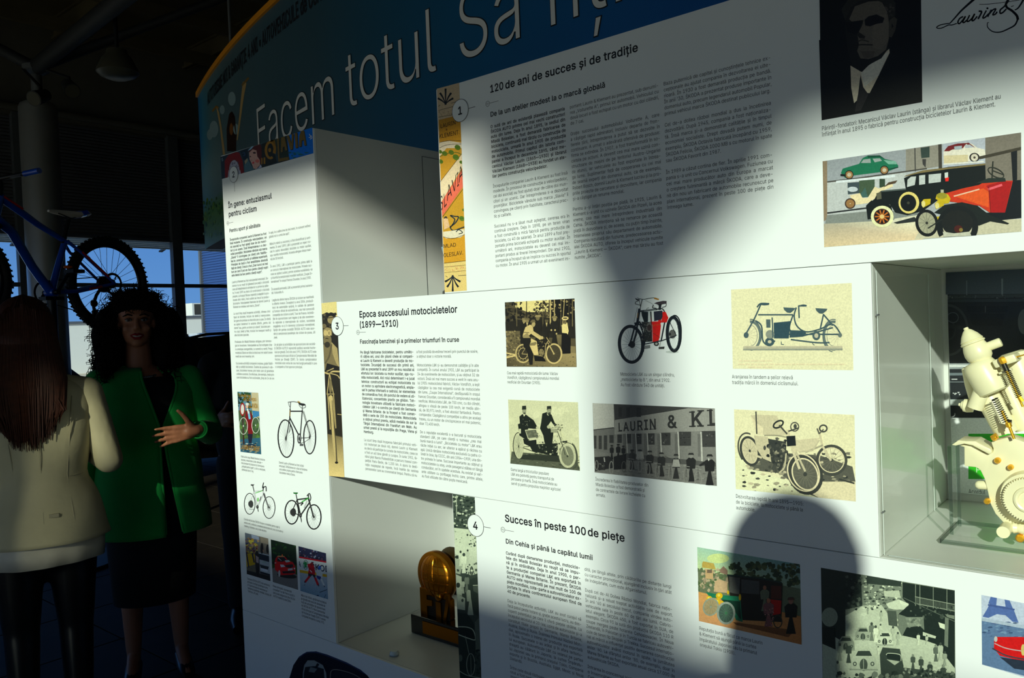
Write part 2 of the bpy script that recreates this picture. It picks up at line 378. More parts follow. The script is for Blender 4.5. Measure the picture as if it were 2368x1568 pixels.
for nm, px, py, dx in (('grey can spotlight fixed beside the column head', 92, 224, (.5, -.8, -.45)), ('grey can spotlight turned towards the hall, right of the column head', 162, 203, (.75, -.1, -.5))):
    c = Vector(atD(px, py, 8.4)); d = Vector(dx).normalized(); sp = thing('spotlight', nm, 'spotlight', c)
    MB().lathe(c - d * .13, c + d * .1, ((0, .03), (.1, .06), (.8, .075), (1, .08)), 20).build('housing', mat('dark_strut_paint'), sp)
    MB().lathe(c + d * .095, c + d * .105, ((0, .07), (1, .07)), 20).build('lens', M_lampm, sp)
    MB().tube([c, c - d * .02 + Vector((0, 0, .1)), (CX + (.14 if px > 120 else -.02), CY - (0 if px > 120 else .12), 4.47)], .015).build('bracket', M_blackpaint, sp)

# ------------------------------------------------------------------ outside the windows
M_ground = mat('pale_concrete', (222, 204, 168), .9, noise=.1)
struct(MB().box((-120, -90, -.5), (60, 90, -.22)), 'floor_outside', M_ground)
def gx(px, X, z=0): p = onX(px, 700, X); return p[1]
# blue corrugated cladding
bb = thing('corrugated_building', 'blue corrugated metal building seen through the window right of the mullion', 'building', (-20, 13, 0))
y0 = onX(472, 700, -26.)[1]; zt = onX(473, 583, -26.)[2]
cb = MB(); pr = []
nr = 50
for k in range(nr + 1):
    z = k * zt / nr; pr += [(z, 0), (z + zt / nr * .45, 0), (z + zt / nr * .55, -.03), (z + zt / nr * .95, -.03)]
for (za, xa), (zb, xb) in zip(pr[:-1], pr[1:]):
    if zb > zt + .1: continue
    cb.quad((-26, y0 + xa, za), (-15, y0 + xa, za), (-15, y0 + xb, zb), (-26, y0 + xb, zb))
o = cb.build('corrugated_cladding', mat('blue_sheet_metal', (50, 80, 136), .45, metal=.1), bb, smooth=False, fix=False); o['kind'] = 'stuff'
MB().box((-26, y0 + .01, -.2), (-15, y0 + 3, zt)).build('wall', mat('blue_sheet_metal'), bb, smooth=False)
MB().box((-26.06, y0 - .1, -.2), (-25.96, y0 + .04, zt + .05)).build('corner_trim', M_frame, bb, smooth=False)
M_render = mat('white_render', (225, 225, 215), .8, noise=.05)
X = -42.
def fb(px0, px1, pt, name, label, m=M_render, X=X, th=4):
    a = onX(px0, pt, X); b = onX(px1, pt, X); w = thing(name, label, 'building', (X, a[1], 0))
    MB().box((X - th, a[1], -.3), (X, b[1], a[2])).build('wall', m, w, smooth=False)
    MB().box((X - th - .1, a[1] - .1, a[2]), (X + .1, b[1] + .1, a[2] + .12)).build('roof_edge', M_frame, w, smooth=False); return w, a, b
fb(140, 235, 750, 'white_building', 'low white flat roofed building seen under the bicycle wheel')
w, a, b = fb(408, 500, 736, 'white_building', 'low white flat roofed building right of the window mullion')
u = thing('rooftop_unit', 'white rooftop box with a dark grille on the low white building', 'ventilation unit', (X - 1, 0, a[2] + .12))
p0 = onX(444, 701, X - 1); p1 = onX(469, 735, X - 1)
MB().box((X - 2, p0[1], a[2] + .12), (X - 1, p1[1], p0[2])).build('casing', M_render, u, smooth=False)
MB().box((X - 1.01, p0[1] + .12, a[2] + .2), (X - .98, p1[1] - .1, p0[2] - .06)).build('grille', mat('dark_grille', (60, 58, 50), .7), u, smooth=False)
# parked cars
def car(name, label, c, head, body_m, L=4.3, H=1.46, W=1.75):
    q = Matrix.Translation(c) @ Matrix.Rotation(head, 4, 'Z'); r = thing(name, label, 'car', c)
    gm = mat('car_glass', (14, 16, 20), .08, coat=1); tm_ = mat('tyre_rubber', (18, 18, 18), .8)
    sec = [(-.5, .30, .55, .80), (-.47, .25, .72, .92), (-.36, .22, .84, .97), (-.20, .2, .92, 1.), (.0, .2, .95, 1.), (.2, .2, .93, 1.), (.36, .22, .88, .98), (.47, .28, .74, .92), (.5, .35, .62, .8)]
    m = MB(q); R = []
    for t, z0, z1, w in sec:
        x = t * L; hw = W / 2 * w
        R.append([(x, -hw * .9, z0), (x, -hw, z0 + .12), (x, -hw, z1 - .12), (x, -hw * .92, z1), (x, hw * .92, z1), (x, hw, z1 - .12), (x, hw, z0 + .12), (x, hw * .9, z0)])
    m.rings(R); m.build('car_body', body_m, r, bevel=.0)
    g = MB(q); g.rings([[(x, -hw, .9), (x, hw, .9), (x, hw * k, z), (x, -hw * k, z)] for x, hw, k, z in ((-L * .40, .72, .95, .93), (-L * .27, .74, .8, H - .06), (-L * .1, .76, .78, H - .02), (L * .1, .76, .78, H - .04), (L * .27, .74, .9, .95))]); g.build('window_glass', gm, r)
    rf = MB(q); rf.rings([[(x, -hw, z), (x, hw, z), (x, hw * .95, z + .03), (x, -hw * .95, z + .03)] for x, hw, z in ((-L * .28, .58, H - .1), (-L * .2, .62, H - .03), (0, .63, H - .01), (L * .1, .62, H - .03), (L * .15, .58, H - .09))]); rf.build('roof', body_m, r)
    for sx in (-.31, .31):
        for sy in (-1, 1):
            w = MB(q); w.cyl((sx * L, sy * (W / 2 - .2), .32), (sx * L, sy * (W / 2 + .01), .32), .32, n=24); ww = w.build('wheel', tm_, r)
            h = MB(q); h.lathe((sx * L, sy * (W / 2 - .0), .32), (sx * L, sy * (W / 2 + .02), .32), ((0, .2), (1, .17)), 20); h.build('hub_cap', M_steel, ww)
    return r
car('parked_car', 'white parked car outside, its roof just above the dark sedan', Vector((-15.6, 4.9, -.2)), math.radians(92), mat('white_car_paint', (215, 218, 215), .2, coat=.8), H=1.66)
car('dark_sedan', 'black glossy car on the showroom floor behind the curly haired woman', Vector((-8.5, 5.6, 0)), math.radians(70), mat('black_car_paint', (16, 17, 20), .12, coat=1), H=1.55)
# ------------------------------------------------------------------ the modular display wall
D = 1.46
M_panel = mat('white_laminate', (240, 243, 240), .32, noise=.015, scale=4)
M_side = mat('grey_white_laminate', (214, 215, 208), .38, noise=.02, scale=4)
M_edge = mat('edge_band_grey', (150, 152, 152), .5)
M_ink = mat('black_ink', (22, 22, 24), .45)
M_hair = mat('hairline_grey', (90, 90, 92), .5)
BACK = 1.985
def dbox(name, label, x0, x1, z0, z1):
    t = thing(name, label, 'display box', ((x0 + x1) / 2, 1.72, z0)); T_ = .018; g = .0003
    x0 += g; x1 -= g; z0 += g; z1 -= g
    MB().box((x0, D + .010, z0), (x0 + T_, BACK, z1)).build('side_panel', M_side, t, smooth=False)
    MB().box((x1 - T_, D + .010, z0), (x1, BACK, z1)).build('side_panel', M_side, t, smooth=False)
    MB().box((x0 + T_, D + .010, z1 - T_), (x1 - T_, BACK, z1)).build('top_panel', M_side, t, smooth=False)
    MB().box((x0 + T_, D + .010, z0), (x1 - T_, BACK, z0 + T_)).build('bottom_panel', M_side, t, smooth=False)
    f = MB().box((x0, D, z0), (x1, D + .0092, z1)).build('front_panel', M_panel, t, smooth=False, bevel=.001)
    return t, f
b2, f2 = dbox('display_box', 'tall narrow white display box at the left end, panel 2 about cycling', -2.468, -1.957, .6050, 2.1425)
b3, f3 = dbox('display_box', 'wide white display box in the middle, panel 3 about motorcycles', -1.9555, -.4105, 1.1125, 1.6255)
b1, f1 = dbox('display_box', 'wide white display box on top, panel 1 about 120 years', -1.4425, .612, 1.6258, 2.1435)
b4, f4 = dbox('display_box', 'wide white display box at the bottom right, panel 4 with street photographs', -1.4455, .612, .6050, 1.1122)
b5, f5 = dbox('display_box', 'white display box closing the lit niche on its right side', .1, .612, 1.1125, 1.6255)
b0, f0 = dbox('display_plinth', 'long white base box under the whole display wall, dark car picture on it', -2.468, .612, .0, .6047)
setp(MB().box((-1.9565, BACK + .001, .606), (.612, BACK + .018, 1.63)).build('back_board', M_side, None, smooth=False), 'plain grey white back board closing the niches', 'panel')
# shallow seam of the inspection flap in the side of the tall box
sm = MB(); sm.box((-1.9578, 1.8993, 1.62), (-1.9565, 1.9012, 2.116)).box((-1.9578, 1.899, 2.115), (-1.9565, 1.984, 2.1162)); sm.build('flap_seam', mat('dark_seam', (70, 74, 74), .8), b2, smooth=False)

# ------------------------------------------------------------------ lettering on the panels
def pt(tr, x, y, Y=D): p = onY(tr[0] + x / tr[2], tr[1] + y / tr[2], Y); return (p[0], p[2])
INKY = D - .00025
def para(tr, lines, p0, p1, right, parent, wt='n', cap=None, justify=True):
    """lines of justified text: first and last baseline starts and one point at the right edge, read off a crop of the photograph"""
    a = pt(tr, *p0); b = pt(tr, *p1) if len(lines) > 1 else a; n = len(lines); x0 = (a[0] + b[0]) / 2; x1 = pt(tr, *right)[0]; W = x1 - x0
    dz = (b[1] - a[1]) / max(n - 1, 1)
    T_ = Type(); pitch = abs(dz) if n > 1 else .0135
    cap = cap or CAPB
    full = [run_width(l, wt) for l in lines[:-1]] or [run_width(lines[0], wt)]
    sx = min(W * 1.0 / (max(full) * cap), 1.28) if justify else 1.12
    for i, l in enumerate(lines):
        z = a[1] + dz * i; ws = l.split(' ')
        if justify and i < n - 1 and len(ws) > 1:
            tot = sum(run_width(w, wt) for w in ws) * cap * sx; gap = (W - tot) / (len(ws) - 1)
        else: gap = run_width(' ', wt) * cap * sx * 1.1
        x = x0
        for w in ws: x = T_.run(w, x, z, cap, sx, wt) + gap
    return T_.build('printed_text', M_ink, parent, INKY)
def caption(tr, lines, p0, p1, ref, parent, cap=None, wt='n'):
    """ragged caption; ref = (line index, end point)"""
    a = pt(tr, *p0); b = pt(tr, *p1) if len(lines) > 1 else a; n = len(lines); x0 = (a[0] + b[0]) / 2; dz = (b[1] - a[1]) / max(n - 1, 1)
    cap = cap or CAPB * .96; sx = (pt(tr, *ref[1])[0] - x0) / (run_width(lines[ref[0]], wt) * cap); T_ = Type()
    for i, l in enumerate(lines): T_.run(l, x0, a[1] + dz * i, cap, sx, wt)
    return T_.build('printed_caption', M_ink, parent, INKY)
def head(tr, t, a, b, capz, parent, wt='b', name='printed_heading'):
    A = pt(tr, *a); B = pt(tr, *b); T_ = Type(); T_.run(t, A[0], (A[1] + B[1]) / 2, capz, (B[0] - A[0]) / (run_width(t, wt) * capz), wt); return T_.build(name, M_ink, parent, INKY)
def bubble(num, cx, cz, rad, tick, parent):
    """white numbered disc with a hairline ring"""
    n = 40; c = [(cx + rad * math.cos(6.2832 * k / n), cz + rad * math.sin(6.2832 * k / n)) for k in range(n)]
    d = MB().prism([(x, D - .0014, z) for x, z in c], (0, -.0002, 0)).build('number_disc', M_panel, parent, smooth=False)
    r = MB(); w = .00055
    for k in range(n):
        a, b = 6.2832 * k / n, 6.2832 * (k + 1) / n
        r.quad(*[(cx + q * math.cos(t), D - .0017, cz + q * math.sin(t)) for q, t in ((rad - w, a), (rad + w, a), (rad + w, b), (rad - w, b))])
    tx, tz = tick; (x0, z0, x1, z1) = (cx + rad, cz, cx + rad + tx, cz) if tx else (cx, cz - rad, cx, cz - rad - tz)
    ex = .0006; r.quad((x0 - (ex if tz else 0), D - .0003, z0 - (ex if tx else 0)), (x1 - (ex if tz else 0) * 1, D - .0003, z1 - (ex if tx else 0)), (x1 + (ex if tz else 0), D - .0003, z1 + (ex if tx else 0)), (x0 + (ex if tz else 0), D - .0003, z0 + (ex if tx else 0)))
    r.build('ring', M_ink, d, smooth=False, fix=False)
    T_ = Type(); cap = .019; w = run_width(num, 'b') * cap; T_.run(num, cx - w / 2, cz - cap / 2, cap, 1., 'b'); T_.build('number', M_ink, d, D - .0018)
def romark(tr, c, end, parent):
    C = pt(tr, *c); E_ = pt(tr, *end); rad = .0062; n = 24; r = MB(); w = .0005
    for k in range(n):
        a, b = 6.2832 * k / n, 6.2832 * (k + 1) / n
        r.quad(*[(C[0] + q * math.cos(t), INKY, C[1] + q * math.sin(t)) for q, t in ((rad - w, a), (rad + w, a), (rad + w, b), (rad - w, b))])
    r.quad((C[0] + rad, INKY, C[1] - w), (E_[0], INKY, C[1] - w), (E_[0], INKY, C[1] + w), (C[0] + rad, INKY, C[1] + w))
    r.build('language_mark', M_hair, parent, smooth=False, fix=False)
    T_ = Type(); cap = .0045; T_.run('RO', C[0] - run_width('RO', 'n') * cap / 2, C[1] - cap / 2, cap, 1); T_.build('language_letters', M_hair, parent, INKY)
CAPB = .0072
A1 = (1000, 80, 2.6125); A1b = (1500, 100, 3.408); A2 = (480, 260, 2.45); A2b = (500, 880, 2.28); A3 = (740, 660, 3.135)
A35 = (1150, 640, 2.904); A36 = (1650, 620, 2.6125); A4 = (1040, 1120, 3.5); A48 = (1580, 1180, 3.005); AC = (1880, 0, 2.529); PX = (0, 0, 1.)
# panel 1
head(A1, '120', (347, 355), (432, 326), .0172, f1); head(A1, 'de ani de succes și de tradiție', (440, 323), (1245, 105), .0172, f1)
head(A1, 'De la un atelier modest la o marcă globală', (350, 497), (1046, 318), .0112, f1); romark(A1, (334, 418), (400, 402), f1)
para(A1, ["O sută de ani de existență plasează compania", "ŠKODA AUTO printre cei mai vechi constructori", "auto din lume. Deja în anul 1895, la sediul din", "Mladá Boleslav, a fost demarată fabricarea de", "biciclete, continuată mai târziu cu construcția de", "motociclete, urmată în anul 1905 de producția", "de automobile. Primul capitol din istoria com-", "paniei a început în decembrie 1895, când me-", "canicul Václav Laurin (1865—1930) și librarul", "Václav Klement (1868—1938) au fondat un ate-", "lier pentru construcția velocipedelor."], (352, 567), (363, 866), (801, 460), f1, 'b')
para(A1, ["Începuturile companiei Laurin & Klement au fost însă", "modeste. În procesul de construcție a velocipedelor,", "cei doi asociați au fost ajutați doar de către doi mun-", "citori și un ucenic. Dar întreprinderea s-a dezvoltat", "promițător. Bicicletele vândute sub marca „Slavia“ îi", "convingeau pe clienți prin fiabilitate, caracterul prac-", "tic și calitate."], (366, 926), (373, 1107), (817, 845), f1)
para(A1, ["Succesul nu s-a lăsat mult așteptat, cererea era în", "continuă creștere. Deja în 1898, pe un teren viran", "a fost construită o mică fabrică pentru producția de", "biciclete, cu 40 de salariați. În anul 1899 a fost pre-", "zentată prima bicicletă echipată cu motor auxiliar. În", "următorii ani, motocicletele au devenit cel mai im-", "portant produs al tinerei întreprinderi. Din anul 1901,", "compania a început să se implice cu succes în sportul", "cu motor. În anul 1905 a urmat un alt eveniment im-"], (374, 1167), (383, 1405), (828, 1100), f1)
para(A1, ["portant: Laurin & Klement au prezentat, sub denumi-", "rea „Voiturette A“, primul lor automobil. Vehiculul cu", "două locuri a fost echipat cu un motor cu doi cilindri,", "de 7 cai."], (830, 449), (834, 547), (1367, 318), f1)
para(A1, ["Grație succesului automobilului Voiturette A, care", "a câștigat rapid admiratori, inclusiv departe de fron-", "tierele țării, întreprinderea a putut să se dezvolte în", "continuare. A urmat o adevărată ofensivă de produse:", "firma se extindea. În 1907, a fost transformată în so-", "cietate pe acțiuni. A devenit cea mai mare uzină con-", "structoare de mașini de pe teritoriul Austro-Ungariei", "de atunci, iar vehiculele au fost exportate în întrea-", "ga lume. Suplimentar față de cooperarea cu cei mai", "de seamă experți din domeniul auto, ca de exemplu,", "Robert Bosch, domnii Laurin & Klement lucrau și la pro-", "priile proiecte de cercetare și dezvoltare, iar compania", "și-a câștigat un renume mondial."], (835, 611), (848, 1003), (1372, 500), f1)
para(A1, ["Pentru a-și întări poziția pe piață, în 1925, Laurin &", "Klement s-a unit cu uzinele ŠKODA din Plzeň, la acea", "vreme, cea mai mare întreprindere industrială din", "Cehia. ŠKODA intenționa să se remarce pe această", "piață în dezvoltare și, de aceea, cu puțin timp înainte,", "întemeiase propriul său departament de automobile.", "Compania rezultată din fuziune, predecesoarea actu-", "alei ŠKODA AUTO, oferea la început vehicule numite", "„Laurin & Klement — ŠKODA“, care mai târziu au fost", "numite „ŠKODA“."], (849, 1066), (859, 1357), (1385, 990), f1)
para(A1b, ["Baza puternică de capital și cunoștințele tehnice ex-", "cepționale au ajutat compania în dezvoltarea ei ulte-", "rioară. În 1930 a fost demarată producția pe bandă.", "În anii '30, ŠKODA a prezentat produse importante în", "domeniul auto, precum legendarul automobil Popular,", "primul vehicul marca ŠKODA destinat publicului larg."], (118, 335), (125, 571), (964, 130), f1)
para(A1b, ["Cel de-a doilea război mondial a dus la încetinirea", "dezvoltării. După 1945, compania a fost naționaliza-", "tă. Însă marca și-a demonstrat calitățile și în timpul", "economiei socialiste. Drept dovadă putem numi, de", "exemplu, ŠKODA Octavia fabricată începând cu 1959,", "ŠKODA Felicia, ŠKODA 1000 MB s cu motorul în spate", "sau ŠKODA Favorit din 1987."], (127, 660), (135, 940), (966, 490), f1)
para(A1b, ["În 1989 a căzut cortina de fier. În aprilie 1991 com-", "pania s-a unit cu Concernul Volkswagen. Fuziunea cu", "cel mai mare producător auto din Europa a marcat", "o creștere fulminantă a mărcii ŠKODA, care a deve-", "nit din nou un fabricant de automobile recunoscut pe", "plan internațional, prezent în peste 100 de piețe din", "întreaga lume."], (136, 1032), (147, 1308), (978, 890), f1)
caption(AC, ["Părinții-fondatori: Mecanicul Václav Laurin (stânga) și librarul Václav Klement au", "înființat în anul 1895 o fabrică pentru construcția bicicletelor Laurin & Klement."], (52, 765), (52, 800), (0, (1100, 587)), f1, cap=.0075)
# panel 2
head(A2, 'În gene: entuziasmul', (118, 541), (365, 487), .0168, f2); head(A2, 'pentru ciclism', (120, 592), (280, 558), .0168, f2)
head(A2, 'Pentru sport și sănătate', (124, 681), (300, 646), .0112, f2); romark(A2, (115, 628), (146, 623), f2)
para(A2, ["Începuturile companiei Laurin & Klement au fost", "însă modeste. În construcția velocipedelor, cei", "doi asociați au fost ajutați doar de doi munci-", "tori și un ucenic. Însă întreprinderea s-a dez-", "voltat promițător. Bicicletele vândute sub marca", "„Slavia“ îi convingeau pe clienți prin fiabilita-", "tea lor, caracterul practic și calitatea superioară.", "Principiul de bază a fost amabilitatea absolută", "față de clienți. Crezul a fost „Doar lucrul cel mai", "bun pe care îl pot am face pentru clienții noștri", "este destul de bun pentru clienții noștri“."], (127, 728), (137, 930), (334, 690), f2, 'b')
para(A2, ["Laurin și Klement au fost velocipediști entuziaști. De-", "oarece nu au reușit să găsească pe piață o bicicletă", "care să îndeplinească cerințele lor cu privire la calita-", "te, în anul 1895 au decis să construiască o bicicletă", "proprie. La început făceau reparații și adaptări la pro-", "dusele altor mărci, însă curând au trecut la produc-", "ția proprie. Velocipedele fabricate de domnii Laurin și", "Klement se vindeau sub marca „Slavia“."], (138, 968), (147, 1109), (347, 942), f2)
para(A2, ["La scurt timp după începerea activității, ofereau cinci", "tipuri de biciclete, inclusiv de damă și semicursiere.", "Iar gama de produse se dezvolta pas cu pas. În ofertă", "au apărut tandemuri în variante diferite „pentru doi", "domni“ sau „pentru un domn și o damă“, biciclete pen-", "tru copii, băieți și fete, tricicluri de transport marfă și", "alte biciclete speciale."], (148, 1146), (153, 1268), (356, 1132), f2)
para(A2, ["Produsele din Mladá Boleslav atrăgeau prin tehnolo-", "gia lor inovatoare. Velocipedele au fost echipate chiar", "cu anvelope avangardiste, cu cameră cu ventil. Prețul", "modelului Slavia se ridica la două sau trei salarii lunare", "medii ale unui meseriaș ceh."], (155, 1306), (159, 1388), (366, 1298), f2)
para(A2, ["Succesele activității companiei creșteau, grație fiabili-", "tății și calității bicicletelor. Înainte de punerea în vân-", "zare, bicicletele treceau prin teste care să garanteze", "calitatea acestora. Se efectuau, de exemplu, teste prin", "care bicicletele au fost scufundate „timp de 24 de ore"], (161, 1427), (165, 1507), (374, 1428), f2)
para(A2, ["în apă, la o adâncime de trei metri, în rulment nefiind", "găsită nici o urmă de apă“."], (347, 689), (349, 711), (583, 642), f2)
para(A2, ["Mână în mână cu succesul, a fost diversificat și sorti-", "mentul. În anul 1899, L&K a prezentat un reper cru-", "cial în cadrul dezvoltării: bicicleta cu motor auxiliar,", "așa-numita motocicletă. Aceasta atingea viteza maxi-", "mă de 30 km/oră."], (352, 752), (356, 838), (587, 712), f2)
para(A2, ["În anul 1901, L&K a participat pentru prima dată la", "un concurs internațional de motociclete. Primele suc-", "cese au apărut curând, printre acestea numărându-se", "și triumful la campionatul mondial neoficial „Coupe In-", "ternational“ în orașul francez Dourdan, în anul 1905."], (356, 879), (360, 966), (593, 848), f2)
para(A2, ["În această perioadă, L&K a prezentat primul automo-", "bil: Voiturette A."], (362, 1008), (363, 1029), (600, 985), f2)
para(A2, ["Legăturile dintre marca ŠKODA și ciclism se manifestă", "la diferite niveluri. Începând cu anul 2004, producă-", "torul de automobile sprijină, în calitate de partener", "și furnizor oficial de autovehicule, cea mai cunoscută", "competiție de ciclism a lumii, Tour de France. Activită-", "țile de sponsorizare sunt legate și de alte evenimen-", "te naționale și internaționale de ciclism, societatea", "angajându-se și în domeniul ciclismului recreațional.", "Sprijin din partea societății ŠKODA AUTO este acor-", "dat și campionului paralimpic de ciclism de șosea, Jiří", "Ježek."], (365, 1070), (376, 1281), (602, 1050), f2)
para(A2, ["Un alt pilon al activităților de sponsorizare ale societă-", "ții ŠKODA AUTO îl reprezintă sprijinul acordat hoche-", "iului pe gheață. Încă din anul 1992, ŠKODA AUTO este", "sponsorul principal oficial al Campionatului Mondial de", "Hochei pe Gheață (IIHF). În istoria campionatelor", "mondiale este vorba de cea mai lungă perioadă în care", "o companie a fost sponsor principal."], (378, 1322), (384, 1447), (615, 1318), f2)
caption(A2b, ["Fabrica din orașul Mladá Boleslav producea", "biciclete, motociclete și alte vehicule —", "totul simultan! Ați observat că domnișoara", "„echipată pentru luptă“, cu tot cu velociped,", "cântărește doar 62 kg?"], (130, 405), (135, 474), (0, (257, 421)), f2)
caption(A2b, ["Domnii Laurin și Klement au fost cicliști", "entuziaști. Înflăcărarea lor a dus la fondarea", "unui atelier propriu pentru fabricarea", "bicicletelor marca Slavia."], (331, 437), (334, 490), (0, (462, 456)), f2)
caption(A2b, ["Colecția de biciclete ŠKODA începe cu modelele pentru copii și", "adolescenți, continuă cu modelele de biciclete de curse, de munte și", "trekking, încheindu-se cu cele electrice."], (146, 735), (149, 771), (0, (336, 781)), f2)
caption(A2b, ["Compania ŠKODA AUTO este partenerul", "principal al echipei paralimpice cehe", "și îl sponsorizează de asemenea pe", "campionul paralimpic mondial, ciclistul Jiří", "Tandicas, Jiří Ježek."], (163, 1048), (168, 1114), (0, (283, 1086)), f2)
caption(A2b, ["Partea principală a sponsorizării", "competiției Tour de France constă în", "parcul auto asigurat de către ŠKODA", "AUTO începând cu anul 2004."], (298, 1087), (302, 1140), (0, (399, 1119)), f2)
caption(A2b, ["Alături de ciclism, sprijinirea hocheiului", "pe gheață este unul din domeniile de", "bază ale activităților de sponsorizare", "ale ŠKODA AUTO. Rolul sponsorului", "oficial principal al Campionatului Mondial", "de Hochei pe Gheață (IIHF) îi revine", "companiei începând cu anul 1992."], (447, 1136), (452, 1243), (0, (582, 1180)), f2)
# panel 3
head(A3, 'Epoca succesului motocicletelor', (285, 233), (997, 195), .0172, f3); head(A3, '(1899—1910)', (286, 307), (572, 296), .0172, f3)
head(A3, 'Fascinația benzinei și a primelor triumfuri în curse', (290, 423), (1010, 407), .0112, f3); romark(A3, (276, 341), (332, 340), f3)
para(A3, ["Pe lângă fabricarea bicicletelor, pentru următo-", "rii câțiva ani, unul din pilonii cheie ai compani-", "ei Laurin & Klement a devenit producția de mo-", "tociclete. Încurajați de succesul din primii ani,", "L&K au prezentat în anul 1899 un nou rezultat al", "efortului lor: bicicleta cu motor auxiliar, așa-nu-", "mita motocicletă. Aici rolul determinant l-a jucat", "tehnica: constructorii au echipat motocicleta cu", "un motor cu aprindere electromagnetică, ampla-", "sat în partea inferioară a cadrului, iar elementele", "de comandă au fost, din punctul de vedere al uti-", "lizatorului, concentrate practic pe ghidon. Teh-", "nologia inovatoare utilizată la fabricare motoci-", "cletelor L&K i-a convins pe clienții din Germania", "și Marea Britanie: de la început a fost coman-", "dată o serie de 150 de motociclete. Motocicleta", "a obținut primul premiu, adică medalia de aur la", "Târgul Internațional din Frankfurt am Main. Au", "urmat premii și la expozițiile din Praga, Viena și", "Hamburg."], (292, 494), (318, 1068), (679, 493), f3, 'b')
para(A3, ["La scurt timp după începerea fabricării primului vehi-", "cul motorizat pe două roți, domnii Laurin și Klement", "au decis să participe la cursele de motociclete, ceea ce", "a fost un act bine gândit și curajos. În iunie 1901, tâ-", "nărul pilot Narcis Podsedníček a parcurs traseul com-", "petiției Paris-Berlin, de 1.200 km. A ajuns la desti-", "nație neașteptat de repede, încă înainte de venirea", "persoanelor care au cronometrat timpul. Pentru că nu"], (320, 1128), (331, 1337), (706, 1167), f3)
para(A3, ["a fost posibilă dovedirea trecerii prin punctul de sosire,", "a obținut doar o victorie morală."], (700, 491), (701, 524), (1147, 489), f3)
para(A3, ["Motocicletele L&K și-au demonstrat calitățile și în alte", "competiții. În cursul anului 1903, L&K au participat la", "34 de evenimente de motociclism, și au obținut 32 de", "victorii. Însă cel mai mare succes a venit în vara anu-", "lui 1905: motociclistul fabricii, Václav Vondřich, a ieșit", "câștigător la cea mai exigentă cursă de motociclete", "din lume, „Coupe International“, desfășurată în orașul", "francez Dourdan, considerată a fi campionatul mondial", "neoficial. Motocicleta L&K, de 700 cmc, cu doi cilindri,", "atingea o viteză de peste 100 km/h, iar media atin-", "să, de 80,971 km/h, a fost absolut fantastică. Pentru", "comparație: Câștigătorul competiției a atins pe același", "traseu, cu un motor de cincisprezece ori mai puternic,", "doar 72,400 km/h."], (703, 587), (722, 1009), (1152, 590), f3)
para(A3, ["De o reputație excelentă s-a bucurat și motocicleta", "standard L&K, pe care clienții o numeau „cea mai", "bună marcă a lumii“. „Bicicletele cu motor“ L&K erau", "răcite inițial cu aer, iar ulterior a apărut și răcirea cu", "apă. Unică rămâne motocicleta exclusivă cu patru ci-", "lindri în linie, tip CCCC, din anii 1904—1909, una din-", "tre primele în lume. Succese importante au obținut și", "motocicletele cu ataș, unde pasagerul stătea ori lângă", "conducător, ori în spatele acestuia. Au existat și vari-", "ante utilitare cu portbagaj închis care, printre altele,", "au fost utilizate de către poșta mexicană."], (724, 1071), (740, 1390), (1170, 1105), f3)
caption(A35, ["Cea mai rapidă motocicletă din lume: Václav", "Vondřich, câștigătorul campionatului mondial", "neoficial din Dourdan (1905)."], (66, 655), (68, 716), (0, (408, 660)), f3)
caption(A35, ["Motocicleta L&K cu un singur cilindru,", "„motocicleta tip B “, din anul 1902.", "Au fost vândute 540 de unități."], (827, 664), (828, 735), (0, (1192, 673)), f3)
caption(A35, ["Gama largă a triciclurilor populare", "L&K era potrivită pentru transportul de", "persoane și marfă. Însă motocicletele au", "servit și pentru propulsia mașinilor agricole!"], (91, 1303), (94, 1396), (0, (347, 1333)), f3)
caption(A35, ["Încrederea în fiabilitatea produselor din", "Mladá Boleslav a fost demonstrată și", "de contractele de livrare încheiate cu", "armata."], (660, 1369), (663, 1473), (0, (1015, 1413)), f3)
caption(A36, ["Aranjarea în tandem a șeilor relevă", "tradiția mărcii în domeniul ciclismului."], (112, 666), (112, 700), (0, (481, 672)), f3)
caption(A36, ["Dezvoltarea rapidă în anii 1895—1905:", "de la biciclete, la motociclete și până la", "automobile."], (135, 1387), (136, 1456), (0, (545, 1433)), f3)
# panel 4
head(A4, 'Succes în peste 100', (447, 303), (1108, 412), .0172, f4); head(A4, 'de piețe', (1117, 414), (1420, 467), .0172, f4)
head(A4, 'Din Cehia și până la capătul lumii', (453, 478), (1160, 613), .0112, f4); romark(A4, (431, 367), (520, 383), f4)
para(A4, ["Curând după demararea producției, motocicle-", "tele din Mladá Boleslav au reușit să se impu-", "nă și în străinătate. Deja în anul 1900, o par-", "te a producției companiei L&K era exportată în", "Germania și Marea Britanie. În prezent, ŠKODA", "AUTO este reprezentată pe mai mult de 100 de", "piețe mondiale, cota-parte a autovehiculelor ex-", "portate în afara continentului european fiind de", "40 de procente."], (456, 566), (467, 875), (1058, 690), f4, 'b')
para(A4, ["Deja la începuturile activității, L&K au avut curajul să", "facă pasul peste hotare și, grație acestui lucru, au des-", "coperit potențialul pe care îl oferă piețele străine. La", "începutul secolului al 20-lea, uzina de automobile și-a", "constituit filiale proprii în Germania, Marea Britanie,", "Austria, Italia și Rusia. Înaintea Primului Război Mon-", "dial, aproximativ o treime din producție era exportată", "în Rusia. Succesele s-au arătat și în afara teritoriu-", "lui european. Autovehicule L&K cu volanul pe partea", "dreaptă au călătorit în Japonia, la curtea Împăratu-", "lui Japoniei sau la primarul orașului Tokio. Compania", "exporta și în Brazilia, Australia, Egipt, Mexic și Noua", "Zeelandă."], (470, 953), (486, 1417), (1066, 1100), f4)
para(A4, ["Între cele două războaie mondiale, exportul tradi-", "onal a fost parte din activitatea curentă a uzinei și", "important pentru dezvoltarea ulterioară a mărcii."], (488, 1490), (493, 1564), (1079, 1600), f4)
